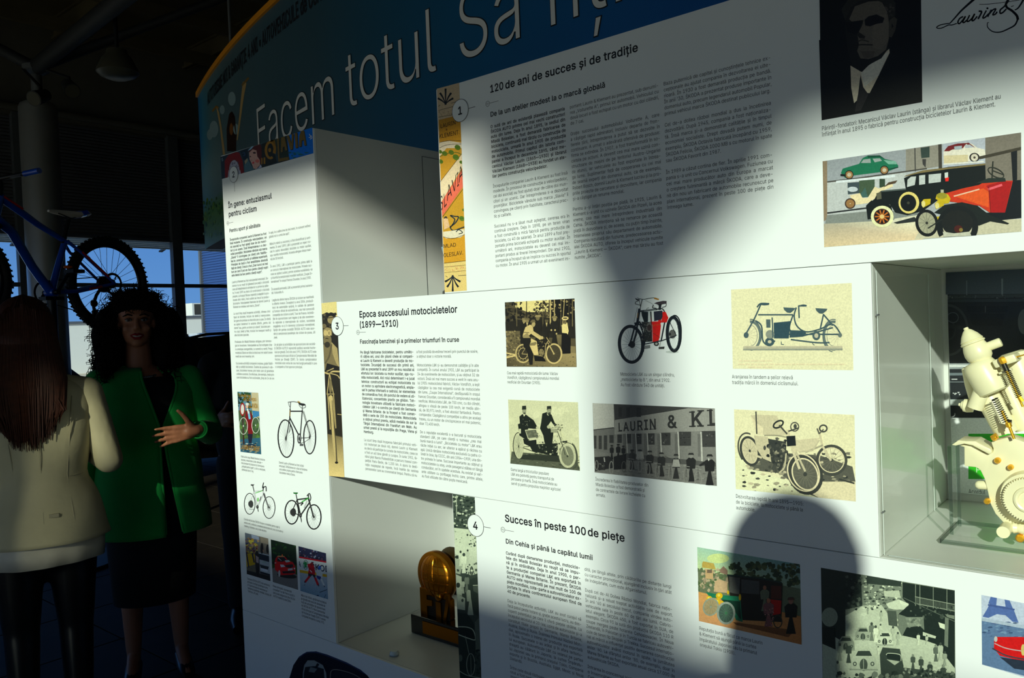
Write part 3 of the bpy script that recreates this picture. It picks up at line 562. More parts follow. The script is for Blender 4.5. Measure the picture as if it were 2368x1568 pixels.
para(A4, ["dită, pe lângă altele, prin călătoriile pe distanțe lungi", "cu caracter promoțional, ajungând inclusiv în țări atât", "de îndepărtate, cum este Afganistanul."], (1091, 698), (1095, 783), (1795, 843), f4)
para(A4, ["După cel de-Al Doilea Război Mondial, fabrica națio-", "nalizată și-a reluat treptat activitățile sale de export.", "În anii '60 ai secolului trecut, compania vindea auto-", "vehiculele sale în peste 60 de țări ale lumii. Cabrio-", "letul elegant, ŠKODA 450, a fost exportat în SUA, de", "exemplu. Circa 93 la sută din producția ŠKODA 110 R", "coupe mergea peste hotarele Cehoslovaciei. În Noua", "Zeelandă, în Pakistan și în Turcia se fabricau autovehi-", "cule de teren tip Skopak și Trekka. Succesul internațio-", "nal al mărcii a influențat pozitiv demararea construcției", "autovehiculelor având motorul în spate, la jumătatea", "anilor '60. La sfârșitul anilor '80, de exemplu, doar în", "Marea Britanie au fost exportate anual circa 17.000 de", "autovehicule ŠKODA."], (1097, 867), (1114, 1407), (1804, 1020), f4)
para(A4, ["Intrarea în concernul Volkswagen a reprezentat", "o însemnătate deosebită pentru export. În anul", "Ceh al mărcii"], (1116, 1485), (1118, 1568), (1815, 1640), f4)
caption(A48, ["Reputația bună a făcut ca marca Laurin", "& Klement să ajungă până la curtea", "împăratului Japoniei sau la primarul", "orașului Tokio (1908)."], (112, 830), (115, 943), (0, (553, 936)), f4)
p = onY(1065, 256, D); bubble('1', p[0], p[2], .0275, (.022, 0), f1)
p = onY(541, 403.5, D); bubble('2', p[0], p[2], .0262, (0, .03), f2)
p = onY(781, 754, D); bubble('3', p[0], p[2], .0275, (.022, 0), f3)
p = onY(1100.5, 1215, D); bubble('4', p[0], p[2], .0275, (.022, 0), f4)
# ------------------------------------------------------------------ printed pictures: flat colour shapes on the panel faces
def pmat():
    m = mat('colour_print', rough=.35, attr='Col', noise=.15, scale=330, spec=.4); return m
M_print = pmat()
def clip_poly(P, Q):
    """Sutherland-Hodgman: clip polygon P to the convex quad Q"""
    area = sum(Q[i][0] * Q[(i + 1) % 4][1] - Q[(i + 1) % 4][0] * Q[i][1] for i in range(4)); sg = 1 if area > 0 else -1
    for i in range(4):
        a, b = Q[i], Q[(i + 1) % 4]; out = []
        f = lambda p: sg * ((b[0] - a[0]) * (p[1] - a[1]) - (b[1] - a[1]) * (p[0] - a[0]))
        for j in range(len(P)):
            p, q = P[j], P[(j + 1) % len(P)]; fp, fq = f(p), f(q)
            if fp >= 0: out.append(p)
            if (fp >= 0) != (fq >= 0): t = fp / (fp - fq); out.append((p[0] + (q[0] - p[0]) * t, p[1] + (q[1] - p[1]) * t))
        P = out
        if len(P) < 3: return []
    return P
class Print:
    """tr: crop (x0, y0, scale) the coordinates were read in; Y: plane; quad: outline TL TR BR BL in crop pixels (clips everything)"""
    def __init__(s, tr, quad, bg=None, Y=D, gain=1.0, tint=None, lift=.0002):
        s.tr = tr; s.q = quad; s.Y = Y; s.V = []; s.F = []; s.C = []; s.n = 0; s.g = gain; s.lift = lift; s.hold = s.par = s.k = s.spk = 0; s.rnd = random.Random(len(bpy.data.objects)); s.tint = tint
        if bg is not None: s.poly(quad, bg)
    def col(s, c):
        if s.tint:
            l = (c if isinstance(c, (int, float)) else sum(c) / 3) / 255.; l = min(max((l - .45) * 1.18 + .47, 0), 1.04); a, b = s.tint; c = tuple(a[k] + (b[k] - a[k]) * l for k in range(3))
        elif isinstance(c, (int, float)): c = (c, c, c)
        r = [min(x * s.g * .97, .86) for x in lin(c)]; return (*r, 1.)
    def pt(s, x, y): return onY(s.tr[0] + x / s.tr[2], s.tr[1] + y / s.tr[2], s.Y)
    def put(s, p): return (p[0], s.Y - s.lift - s.n * 8e-6 - s.k * 3e-6, p[2])
    def _add(s, P, cols):
        s.k = 0
        if s.hold: s.par ^= 1; s.k = s.par
        elif not s.spk: s.n += 1
        else: s.n += .3
        i0 = len(s.V)
        for (x, yy) in P: s.V.append(s.put(s.pt(x, yy)))
        s.F.append(list(range(i0, i0 + len(P)))); s.C.extend(cols)
    def poly(s, P, c):
        P = clip_poly([tuple(p) for p in P], s.q) if s.q else P
        if len(P) >= 3: s._add(P, [s.col(c)] * len(P))
        return s
    def rect(s, x0, y0, x1, y1, c): return s.poly([(x0, y0), (x1, y0), (x1, y1), (x0, y1)], c)
    def ell(s, x, y, rx, ry, c, rot=0, n=None, a0=0, a1=360):
        n = n or (24 if max(rx, ry) > 12 else 10); cr, sr = math.cos(math.radians(rot)), math.sin(math.radians(rot)); P = []
        for k in range(n + (a1 - a0 < 360)):
            a = math.radians(a0 + (a1 - a0) * k / n); u, v = rx * math.cos(a), ry * math.sin(a); P.append((x + u * cr - v * sr, y + u * sr + v * cr))
        return s.poly(P, c)
    def line(s, P, w, c, taper=None):
        if not s.hold: s.n += 1
        s.hold += 1
        for i in range(len(P) - 1):
            (x0, y0), (x1, y1) = P[i], P[i + 1]; d = math.hypot(x1 - x0, y1 - y0) or 1; nx, ny = -(y1 - y0) / d * w / 2, (x1 - x0) / d * w / 2
            e = w * .25; ex, ey = (x1 - x0) / d * e, (y1 - y0) / d * e
            s.poly([(x0 + nx - ex, y0 + ny - ey), (x1 + nx + ex, y1 + ny + ey), (x1 - nx + ex, y1 - ny + ey), (x0 - nx - ex, y0 - ny - ey)], c)
        s.hold -= 1; return s
    def ring(s, x, y, rx, ry, w, c, rot=0, a0=0, a1=360, n=30, wy=None):
        cr, sr = math.cos(math.radians(rot)), math.sin(math.radians(rot)); wy = wy or w
        if not s.hold: s.n += 1
        s.hold += 1
        def at(a, k): u, v = (rx + k * w / 2) * math.cos(a), (ry + k * wy / 2) * math.sin(a); return (x + u * cr - v * sr, y + u * sr + v * cr)
        for k in range(n):
            a, b = math.radians(a0 + (a1 - a0) * k / n), math.radians(a0 + (a1 - a0) * (k + 1.03) / n); s.poly([at(a, -1), at(a, 1), at(b, 1), at(b, -1)], c)
        s.hold -= 1; return s
    def curve(s, pts, w, c, n=8):
        """smooth line through the points"""
        P = [pts[0]] + list(pts) + [pts[-1]]; out = []
        for i in range(1, len(P) - 2):
            for k in range(n):
                t = k / n; q = [0, 0]
                for d in (0, 1): q[d] = .5 * ((2 * P[i][d]) + (-P[i - 1][d] + P[i + 1][d]) * t + (2 * P[i - 1][d] - 5 * P[i][d] + 4 * P[i + 1][d] - P[i + 2][d]) * t * t + (-P[i - 1][d] + 3 * P[i][d] - 3 * P[i + 1][d] + P[i + 2][d]) * t ** 3)
                out.append(tuple(q))
        out.append(pts[-1])
        if isinstance(w, (int, float)): return s.line(out, w, c)
        m = len(out); s.n += 1; s.hold += 1
        for i in range(m - 1): s.line(out[i:i + 2], w[0] + (w[1] - w[0]) * i / m, c)
        s.hold -= 1; return s
    def speck(s, x0, y0, x1, y1, n, sz, cols, asp=1., jit=.5):
        r = s.rnd
        for _ in range(n):
            s.spk = 1
            x, y = r.uniform(x0, x1), r.uniform(y0, y1); a = r.uniform(*sz); b = a * asp; c = r.choice(cols); m = r.randint(5, 7)
            s.poly([(x + a * math.cos(6.28 * k / m) * r.uniform(1 - jit, 1), y + b * math.sin(6.28 * k / m) * r.uniform(1 - jit, 1)) for k in range(m)], c)
        s.spk = 0; return s
    def grad(s, P4, c4, n=1):
        """smooth four-corner shading (TL TR BR BL)"""
        s._add(P4, [s.col(c) for c in c4]); return s
    def person(s, x, y, h, c, hat=None, face=150, shirt=None, w=1.):
        """small standing figure, feet at (x, y), height h"""
        u = h / 7.; s.poly([(x - u * .8 * w, y), (x - u * .25, y - 3.4 * u), (x + u * .25, y - 3.4 * u), (x + u * .8 * w, y)], c)
        s.poly([(x - u * .9 * w, y - 3.2 * u), (x - u * 1.05 * w, y - 5.3 * u), (x - u * .6, y - 5.9 * u), (x + u * .6, y - 5.9 * u), (x + u * 1.05 * w, y - 5.3 * u), (x + u * .9 * w, y - 3.2 * u)], c)
        if shirt is not None: s.poly([(x - u * .25, y - 5.8 * u), (x + u * .25, y - 5.8 * u), (x, y - 4.7 * u)], shirt)
        s.ell(x, y - 6.4 * u, u * .48, u * .62, face)
        if hat is not None: s.poly([(x - u * .75, y - 6.6 * u), (x - u * .5, y - 7.1 * u), (x + u * .5, y - 7.1 * u), (x + u * .75, y - 6.6 * u)], hat)
        return s
    def text(s, t, a, b, hpx, c, wt='b', fit=True):
        """one line of lettering from a to b, capitals hpx crop pixels high at a (and scaled along)"""
        A = s.pt(*a); B = s.pt(*b); H = s.pt(a[0], a[1] - hpx); cap = H[2] - A[2]; W = math.hypot(B[0] - A[0], B[2] - A[2])
        ux = ((B[0] - A[0]) / W, (B[2] - A[2]) / W); sx = W / (run_width(t, wt) * cap); T_ = Type(); T_.run(t, 0, 0, cap, sx, wt); V = np.concatenate(T_.V)
        s.n += 1; y = s.Y - s.lift - s.n * 8e-6; cc = s.col(c)
        Q = [(q[0], q[2]) for q in (s.pt(*w) for w in s.q)] if s.q else None
        for f in T_.F:
            P = [(A[0] + V[i][0] * ux[0], A[2] + V[i][0] * ux[1] + V[i][1]) for i in f]
            if Q: P = clip_poly(P, Q)
            if len(P) < 3: continue
            i0 = len(s.V); s.V.extend([(a_, y, b_) for a_, b_ in P]); s.F.append(list(range(i0, len(s.V)))); s.C.extend([cc] * len(P))
        return s
    def wheel(s, x, y, rx, ry, w, c, rim=None, spokes=14, sc=120, hub=None, rot=0, back=None):
        if back is not None: s.ell(x, y, rx, ry, back, rot)
        for k in range(spokes):
            a = 6.2832 * k / spokes + .2; cr, sr = math.cos(math.radians(rot)), math.sin(math.radians(rot)); u, v = rx * math.cos(a), ry * math.sin(a)
            s.line([(x, y), (x + u * cr - v * sr, y + u * sr + v * cr)], max(w * .10, .7), sc)
        s.ring(x, y, rx, ry, w, c, rot)
        if rim is not None: s.ring(x, y, rx - w * .75, ry - w * .75, w * .35, rim, rot)
        s.ell(x, y, rx * .13, ry * .11, hub if hub is not None else c); return s
    def build(s, name, parent, label=None):
        me = bpy.data.meshes.new(name); me.from_pydata(s.V, [], s.F); me.materials.append(M_print)
        at = me.color_attributes.new('Col', 'FLOAT_COLOR', 'CORNER'); at.data.foreach_set('color', np.array(s.C, dtype=np.float32).ravel())
        o = bpy.data.objects.new(name, me); COL.objects.link(o); attach(o, parent)
        if label: o['label'] = label
        return o
SEP = ((22, 20, 16), (246, 214, 140)); GRN = ((20, 32, 28), (232, 240, 205)); GRY = ((26, 26, 26), (216, 212, 200))

# --- panel 1: founders' portrait (cut by the frame top, continued upward plainly)
CP = (1890, 0, 5.407)
p = Print(CP, [(22, -262), (1290, -660), (1313, 1277), (55, 1505)], 16, gain=1.5)
p.grad([(22, 500), (1300, 420), (1313, 1277), (55, 1505)], [(14, 14, 12), (15, 15, 14), (30, 30, 26), (24, 23, 20)])
sk = (92, 86, 76)
p.poly([(415, 820), (560, 905), (900, 610), (905, 660), (760, 960), (655, 1165), (600, 1160), (460, 1290), (425, 1100)], (196, 184, 160))
p.poly([(540, 935), (575, 1090), (640, 1180), (545, 1380), (470, 1400), (510, 1180)], (44, 42, 40)); p.poly([(545, 905), (640, 820), (900, 640), (770, 940), (590, 1090)], (205, 198, 182))
p.poly([(380, 100), (440, 40), (620, 5), (800, -10), (890, 160), (910, 260), (900, 480), (880, 620), (800, 730), (650, 810), (560, 900), (430, 800), (380, 640), (360, 460), (350, 300)], (30, 28, 25))
p.poly([(470, 80), (640, 20), (800, 10), (880, 160), (900, 300), (895, 480), (860, 620), (760, 700), (640, 740), (540, 730), (500, 640), (520, 560), (510, 470), (500, 440), (560, 320), (580, 250), (430, 270), (400, 240)], sk)
p.poly([(700, 200), (860, 180), (890, 330), (880, 520), (800, 620), (700, 600), (690, 450)], (100, 93, 82)); p.poly([(540, 640), (720, 640), (700, 720), (590, 735)], (78, 72, 64))
p.poly([(590, 250), (640, 205), (740, 180), (840, 225), (820, 285), (740, 300), (660, 330), (600, 320)], (20, 18, 18)); p.poly([(350, 280), (470, 265), (560, 262), (540, 330), (500, 440), (380, 400)], (18, 17, 16))
p.poly([(490, 430), (520, 400), (600, 455), (590, 485), (530, 480)], (38, 34, 30)); p.curve([(470, 575), (540, 560), (620, 560), (690, 562)], 14, (26, 23, 20)); p.curve([(510, 520), (560, 500), (640, 520)], 16, (52, 48, 42))
p.poly([(905, 250), (960, 210), (1000, 240), (975, 380), (930, 470), (900, 460)], (64, 60, 52)); p.poly([(930, 290), (955, 330), (930, 360)], (22, 20, 18))
p.poly([(300, 120), (420, -60), (640, -160), (860, -120), (980, 40), (975, 200), (905, 240), (860, 110), (830, 40), (700, -10), (520, 20), (420, 90), (350, 260)], (40, 38, 34)); p.speck(850, 40, 960, 200, 14, (10, 28), [(70, 66, 60), (52, 50, 46)])
p.build('printed_photo', f1, 'dark portrait photo of a moustached man in a suit, stiff collar and tie')
# script lettering
CS = (2140, 0, 10.386)
p = Print(CS, None, gain=.5); ik = (10, 12, 18)
p.curve([(590, 560), (700, 440), (850, 270), (1000, 130), (1160, -10), (1250, -90)], (26, 66), ik); p.curve([(590, 560), (480, 575), (360, 600), (275, 650), (300, 680), (390, 675), (500, 625), (560, 600), (640, 600), (750, 565)], 24, ik)
p.curve([(900, 400), (820, 450), (780, 540), (820, 565), (900, 480), (960, 400), (900, 520), (930, 540), (1000, 480)], 34, ik); p.curve([(1060, 370), (1000, 500), (1040, 510), (1110, 450), (1180, 340), (1120, 480), (1160, 490), (1240, 400)], 34, ik)
p.curve([(1290, 270), (1350, 290), (1270, 450)], 40, ik); p.curve([(1460, 260), (1380, 420), (1430, 420), (1520, 330)], 34, ik); p.ell(1490, 200, 26, 24, ik)
p.curve([(1580, 240), (1500, 400)], 34, ik); p.curve([(1540, 330), (1620, 240), (1690, 220), (1620, 350), (1680, 340), (1720, 290)], 34, ik)
p.curve([(1300, 105), (1500, 100), (1700, 80), (1900, 55), (2150, 20), (2400, -30)], 14, ik); p.curve([(1930, 90), (1960, 180), (2080, 260), (2190, 370), (2220, 460)], (50, 64), ik); p.curve([(2220, 460), (2150, 600), (2000, 690), (1800, 770), (1620, 760), (1500, 660), (1490, 560), (1520, 540)], (40, 14), ik)
p.curve([(2000, 20), (1900, 150), (1800, 240), (1800, 320), (1860, 300), (1940, 220)], 36, ik); p.curve([(1930, 90), (1960, 20), (2040, -20)], 30, ik); p.curve([(2150, 240), (2220, 200), (2300, 90), (2360, -20)], (24, 50), ik); p.curve([(2060, 160), (2120, 140)], 16, ik)
p.build('printed_script', f1, 'handwritten style black lettering reading Laurin &')
# old car hall
CC = (1895, 300, 5.006)
p = Print(CC, [(37, 365), (2335, 32), (2340, 1180), (55, 1360)], (168, 170, 172), gain=1.15)
p.poly([(80, 350), (1000, 230), (1000, 480), (90, 600)], (150, 154, 158)); p.poly([(1000, 230), (1400, 170), (1420, 420), (1000, 490)], (140, 134, 122)); p.poly([(1430, 165), (1920, 95), (1930, 400), (1430, 440)], (176, 180, 190)); p.poly([(1920, 90), (2340, 30), (2340, 600), (1920, 600)], (120, 112, 100))
p.poly([(1170, 210), (1275, 195), (1275, 320), (1180, 330)], (52, 66, 60)); p.line([(1105, 215), (1110, 480)], 12, (60, 58, 56)); p.line([(1395, 170), (1400, 440)], 40, (62, 58, 50)); p.poly([(1190, 340), (1235, 340), (1230, 440), (1195, 400)], (60, 58, 56))
p.poly([(37, 365), (90, 360), (90, 1040), (50, 1060)], (140, 120, 96))
p.poly([(90, 600), (860, 510), (1000, 500), (1000, 1000), (90, 980)], (186, 188, 186)); p.line([(95, 605), (460, 560), (1240, 450)], 16, (70, 66, 60)); p.line([(200, 605), (870, 535)], 26, (215, 220, 222))
p.poly([(325, 615), (460, 605), (460, 735), (330, 750)], (62, 74, 78)); p.poly([(460, 590), (640, 575), (640, 770), (460, 790)], (66, 84, 62)); p.rect(695, 570, 760, 670, (50, 66, 48)); p.ell(385, 690, 60, 30, (190, 196, 200))
p.line([(95, 965), (560, 905)], 18, (40, 42, 42)); p.poly([(90, 990), (700, 930), (1150, 960), (1150, 1060), (55, 1130)], (128, 132, 126))
p.grad([(50, 1090), (1200, 1030), (1200, 1270), (55, 1360)], [(170, 160, 140), (236, 222, 190), (226, 200, 160), (214, 190, 150)]); p.poly([(1200, 1100), (2340, 1030), (2340, 1180), (1100, 1270)], (196, 188, 160)); p.poly([(870, 1030), (1150, 985), (1150, 1050), (850, 1080)], (210, 204, 180))
G = (26, 108, 76)
p.poly([(250, 500), (270, 450), (460, 395), (500, 330), (560, 300), (700, 297), (760, 340), (880, 365), (915, 420), (905, 440), (800, 480), (400, 530), (300, 560)], G); p.poly([(480, 385), (510, 345), (590, 335), (595, 385)], (150, 160, 156)); p.poly([(615, 335), (700, 330), (725, 360), (640, 378)], (150, 160, 156)); p.poly([(560, 300), (700, 297), (760, 340), (700, 318), (560, 325)], (16, 70, 50)); p.poly([(740, 350), (880, 365), (900, 400), (800, 400)], (120, 170, 150))
for x, y, r in ((345, 522, 42), (752, 468, 42)): p.ell(x, y, r * 1.2, r * 1.25, (26, 30, 28)).ell(x, y, r, r, (150, 110, 66)).ell(x, y, r * .55, r * .55, (190, 176, 150))
p.line([(250, 525), (300, 530)], 26, (24, 30, 28)); p.line([(800, 460), (910, 435)], 12, (20, 60, 46))
p.poly([(1435, 260), (1450, 230), (1560, 175), (1700, 150), (1770, 165), (1830, 210), (1915, 230), (1925, 300), (1860, 330), (1720, 370), (1440, 400)], (222, 214, 196)); p.poly([(1440, 250), (1490, 190), (1600, 160), (1730, 152), (1800, 205), (1760, 205), (1700, 165), (1660, 215), (1540, 230), (1500, 250)], (110, 30, 32)); p.poly([(1560, 195), (1650, 185), (1650, 225), (1565, 235)], (160, 170, 176)); p.poly([(1680, 180), (1740, 172), (1790, 205), (1690, 215)], (176, 180, 186)); p.poly([(1440, 300), (1720, 290), (1720, 370), (1440, 395)], (206, 190, 150))
p.ell(1795, 320, 60, 52, (40, 36, 34)).ell(1795, 322, 42, 42, (206, 196, 176)).ell(1795, 322, 14, 14, (70, 60, 50)); p.line([(1860, 325), (2340, 215)], 34, (62, 56, 44)); p.line([(1440, 400), (1900, 370)], 16, (220, 216, 206))
CRM = (232, 208, 164)
p.poly([(350, 760), (470, 735), (500, 790), (560, 790), (640, 660), (690, 680), (850, 620), (850, 660), (700, 720), (640, 800), (560, 850), (420, 870)], CRM); p.poly([(480, 740), (530, 670), (560, 780), (500, 785)], (64, 96, 90)); p.poly([(740, 670), (800, 610), (905, 585), (880, 620), (800, 640)], (80, 62, 44))
p.wheel(357, 855, 55, 55, 14, (70, 52, 40), spokes=10, sc=(170, 120, 60), hub=(200, 190, 160), back=(150, 110, 66))
BK = (18, 24, 22)
p.poly([(560, 870), (640, 800), (670, 740), (720, 705), (1000, 680), (980, 560), (1120, 500), (1500, 430), (1920, 390), (1930, 700), (1450, 760), (1200, 940), (1020, 990), (880, 960), (820, 870), (700, 830), (620, 900)], BK); p.poly([(1000, 530), (1200, 470), (1920, 390), (1920, 410), (1500, 455), (1150, 505), (980, 545)], (120, 104, 66))
for q in ([(1020, 580), (1060, 545), (1120, 540), (1105, 640), (1015, 665)], [(1155, 530), (1225, 522), (1225, 630), (1155, 640)], [(1265, 520), (1410, 505), (1405, 605), (1265, 622)]): p.poly(q, (186, 190, 186))
p.poly([(1450, 500), (1490, 492), (1490, 560), (1452, 560)], (200, 205, 200)); p.poly([(1455, 560), (1500, 550), (1495, 595), (1460, 600)], (226, 36, 24)); p.poly([(660, 735), (715, 720), (720, 800), (665, 810)], (90, 88, 70)); p.line([(720, 715), (1000, 690)], 10, (90, 100, 96))
p.poly([(540, 880), (600, 820), (720, 820), (830, 880), (860, 990), (560, 1040)], BK); p.poly([(860, 1075), (1100, 1010), (1150, 1060), (900, 1090)], (40, 44, 42))
p.ell(1036, 845, 120, 126, (222, 200, 116)).ell(1030, 848, 92, 98, (14, 18, 18)).ell(1030, 848, 16, 16, (60, 60, 50))
p.ell(728, 1006, 132, 126, (240, 224, 172)).ell(726, 1006, 92, 88, (26, 16, 14))
for k in range(10): a = .628 * k; p.line([(726, 1006), (726 + 78 * math.cos(a), 1006 + 74 * math.sin(a))], 16, (190, 104, 34))
p.ell(726, 1006, 26, 24, (226, 190, 120)).ring(726, 1006, 92, 88, 8, (90, 50, 40))
p.poly([(1450, 740), (1660, 680), (1850, 640), (1900, 610), (2060, 590), (2240, 590), (2240, 700), (2160, 960), (1990, 970), (1850, 880), (1500, 830)], (200, 52, 22)); p.poly([(1930, 650), (2100, 600), (2230, 600), (2150, 960), (1980, 970), (1960, 700)], (168, 20, 18)); p.poly([(1560, 770), (1900, 680), (1960, 720), (1960, 900), (1800, 850)], (222, 84, 30)); p.line([(1560, 770), (1850, 690)], 14, (245, 190, 160)); p.line([(1960, 690), (2110, 640)], 26, (226, 90, 100)); p.line([(1960, 660), (1985, 965)], 6, (90, 14, 10))
p.poly([(2240, 590), (2340, 580), (2340, 1020), (2000, 1060), (1850, 960), (2150, 960)], (16, 22, 24)); p.poly([(2220, 260), (2290, 240), (2290, 580), (2240, 590)], (20, 24, 26))
p.ring(2045, 498, 100, 46, 12, (44, 46, 38), rot=28); p.line([(2010, 370), (2000, 560)], 16, (44, 46, 38)); p.line([(2000, 470), (2130, 520)], 10, (44, 46, 38)); p.poly([(1810, 620), (1960, 560), (2150, 560), (2160, 600), (1900, 620)], (36, 44, 38))
YL = (196, 168, 24)
p.poly([(1345, 800), (1360, 750), (1420, 725), (1490, 750), (1520, 800), (1500, 850), (1440, 860)], YL); p.ell(1420, 765, 60, 36, (150, 140, 40)); p.poly([(1335, 860), (1370, 820), (1450, 820), (1440, 880), (1350, 920)], YL); p.poly([(1180, 840), (1210, 805), (1290, 800), (1285, 860), (1200, 905)], YL); p.ell(1205, 860, 22, 38, (222, 206, 130)); p.ell(1365, 880, 24, 36, (222, 206, 130)); p.rect(1405, 695, 1440, 730, (180, 176, 150)); p.poly([(1350, 1010), (1410, 1000), (1410, 1040), (1360, 1045)], YL)
p.wheel(1245, 1080, 115, 140, 34, (22, 24, 22), spokes=12, sc=(90, 90, 80), hub=(40, 40, 34), rot=-12, back=(160, 156, 130)); p.poly([(1330, 960), (1450, 870), (1650, 840), (1830, 880), (1960, 980), (2200, 1085), (2180, 1095), (1980, 1060), (1850, 1110), (1500, 1000)], (24, 30, 26)); p.ring(1600, 1120, 205, 205, 70, (20, 24, 22), a0=150, a1=395); p.ell(1600, 1080, 180, 150, (26, 28, 24)); p.ell(1610, 1150, 50, 44, (70, 26, 18)).ell(1640, 1160, 22, 22, (130, 110, 50)); p.poly([(1430, 1180), (1560, 1200), (1740, 1180), (1760, 1230), (1440, 1240)], (188, 186, 166)); p.line([(1260, 1140), (1420, 1040)], 14, (30, 34, 30))
p.build('printed_photo', f1, 'colour photo of vintage cars in a museum hall, red one in front')
# yellow label strip with SLAVIA
C1 = (1000, 180, 3.074)
p = Print(C1, [(32, 78), (190, 35), (245, 1512), (88, 1525)], (226, 196, 148), gain=1.05)
p.grad([(32, 78), (190, 35), (200, 270), (45, 300)], [(216, 190, 152)] * 4); p.poly([(45, 300), (200, 262), (206, 440), (50, 455)], (206, 148, 38)); p.poly([(50, 455), (206, 440), (236, 1130), (78, 1130)], (208, 154, 44)); p.poly([(76, 1130), (232, 1110), (240, 1300), (84, 1318)], (222, 158, 40)); p.poly([(84, 1318), (240, 1300), (245, 1512), (88, 1525)], (242, 204, 124))
p.poly([(50, 460), (120, 448), (206, 462), (210, 500), (180, 500), (100, 500), (52, 560)], (238, 220, 188)); p.curve([(50, 500), (100, 478), (206, 470)], 3, (60, 50, 40)); p.curve([(50, 460), (120, 446), (206, 448)], 3, (60, 50, 40))
p.poly([(45, 250), (200, 215), (200, 262), (45, 285)], (216, 190, 150)); p.line([(45, 232), (180, 196)], 3, (70, 60, 50)); p.line([(45, 280), (150, 262)], 3, (70, 60, 50)); p.speck(48, 225, 150, 268, 30, (2, 4), [(150, 120, 90)])
for cx, cy, f in ((94, 185, -1), (145, 1410, 1)):
    for k, (dx, dy) in enumerate(((0, 105), (-38, 75), (38, 75), (-52, 38), (52, 38))): p.curve([(cx, cy), (cx + dx * .5, cy + f * dy * .6), (cx + dx, cy + f * dy)], (5, 15), (40, 44, 50))
    p.ell(cx, cy, 8, 8, (40, 44, 50)); p.line([(cx - 50, cy - f * 0 + (18 if f < 0 else -2)), (cx - 38, cy + (8 if f < 0 else 6))], 3, (40, 44, 50)); p.line([(cx + 40, cy - 4), (cx + 98, cy - 22 if f < 0 else cy - 8)], 3, (40, 44, 50))
p.poly([(56, 740), (210, 540), (212, 640), (66, 880)], (240, 214, 172)); p.poly([(66, 880), (212, 650), (218, 775), (70, 985)], (238, 112, 84)); p.curve([(56, 740), (210, 540)], 3, (60, 40, 30)); p.curve([(72, 990), (218, 790)], 3, (60, 40, 30))
for t, x, y, x2, y2 in (('S', 58, 950, 78, 926), ('L', 82, 930, 104, 900), ('A', 104, 880, 140, 832), ('V', 140, 830, 176, 780), ('I', 176, 780, 190, 762), ('A', 188, 750, 222, 705)): p.text(t, (x, y), (x2, y2), 98, (28, 26, 24), 'n')
for x, y, r in ((180, 495, 22), (88, 538, 20), (135, 530, 20), (168, 565, 24), (55, 525, 16), (60, 595, 18), (206, 600, 14), (210, 1000, 20), (224, 940, 12)): p.ell(x, y, r, r * .8, (92, 122, 34), rot=30); p.line([(x - r * .7, y), (x + r * .7, y)], 2, (50, 80, 24))
p.curve([(206, 545), (170, 530), (100, 540), (55, 560)], 5, (110, 120, 40)); p.curve([(80, 1010), (100, 990), (125, 1060), (160, 1010), (130, 980), (160, 985), (186, 990), (165, 1030), (130, 1062), (150, 1085), (200, 1070), (228, 1060)], 8, (46, 56, 60)); p.poly([(76, 1000), (110, 1000), (125, 1060), (86, 1080)], (236, 190, 140)); p.poly([(78, 1095), (225, 1075), (236, 1110), (200, 1135), (100, 1142), (80, 1130)], (240, 222, 190)); p.curve([(78, 1130), (150, 1142), (236, 1112)], 3, (70, 60, 46)); p.curve([(170, 1095), (190, 1080), (215, 1100), (190, 1110)], 6, (40, 50, 54))
p.text('LAURIN', (58, 360), (168, 330), 28, (48, 40, 30), 'n'); p.text('&', (96, 376), (108, 372), 12, (48, 40, 30), 'n'); p.text('KLEMENT.', (50, 432), (196, 400), 30, (48, 40, 30), 'n'); p.text('MLADÁ', (78, 1210), (190, 1196), 26, (48, 40, 30), 'n'); p.text('OLESLAV.', (80, 1276), (220, 1256), 28, (48, 40, 30), 'n')
p.line([(84, 1318), (240, 1300)], 3, (80, 60, 30)); p.line([(86, 1345), (241, 1330)], 2, (120, 90, 50)); p.line([(86, 1385), (242, 1370)], 2, (120, 90, 50)); p.speck(88, 1338, 240, 1374, 46, (2, 4.5), [(224, 150, 96), (240, 180, 120)])
p.build('printed_strip', f1, 'ornamental yellow label strip with leaves and a slanting red and cream band')

# --- panel 2: top banner strip
C2 = (505, 285, 10.296)
p = Print(C2, [(50, 800), (2240, 100), (2265, 715), (82, 1330)], (22, 34, 40), gain=4.2)
p.poly([(50, 800), (210, 760), (140, 1320), (80, 1330)], (14, 24, 30)); p.curve([(70, 860), (100, 830), (90, 900), (120, 870)], 12, (60, 76, 84))
p.poly([(150, 900), (240, 760), (420, 690), (500, 700), (580, 900), (610, 1180), (160, 1310)], (72, 10, 8)); p.poly([(225, 1290), (250, 1050), (310, 900), (380, 860), (460, 940), (520, 1100), (540, 1205)], (92, 92, 102)); p.ring(380, 1120, 130, 250, 20, (60, 20, 14), a0=180, a1=360); p.speck(280, 920, 480, 1050, 26, (6, 14), [(40, 36, 50)], asp=1.6)
p.poly([(520, 650), (700, 600), (700, 860), (600, 880)], (10, 20, 28)); p.curve([(580, 720), (620, 700), (630, 760), (590, 780)], 10, (30, 50, 80)); p.poly([(620, 1000), (700, 830), (780, 1000), (860, 1105), (620, 1170)], (40, 62, 70)); p.poly([(625, 900), (690, 830), (700, 900), (640, 980)], (90, 84, 66))
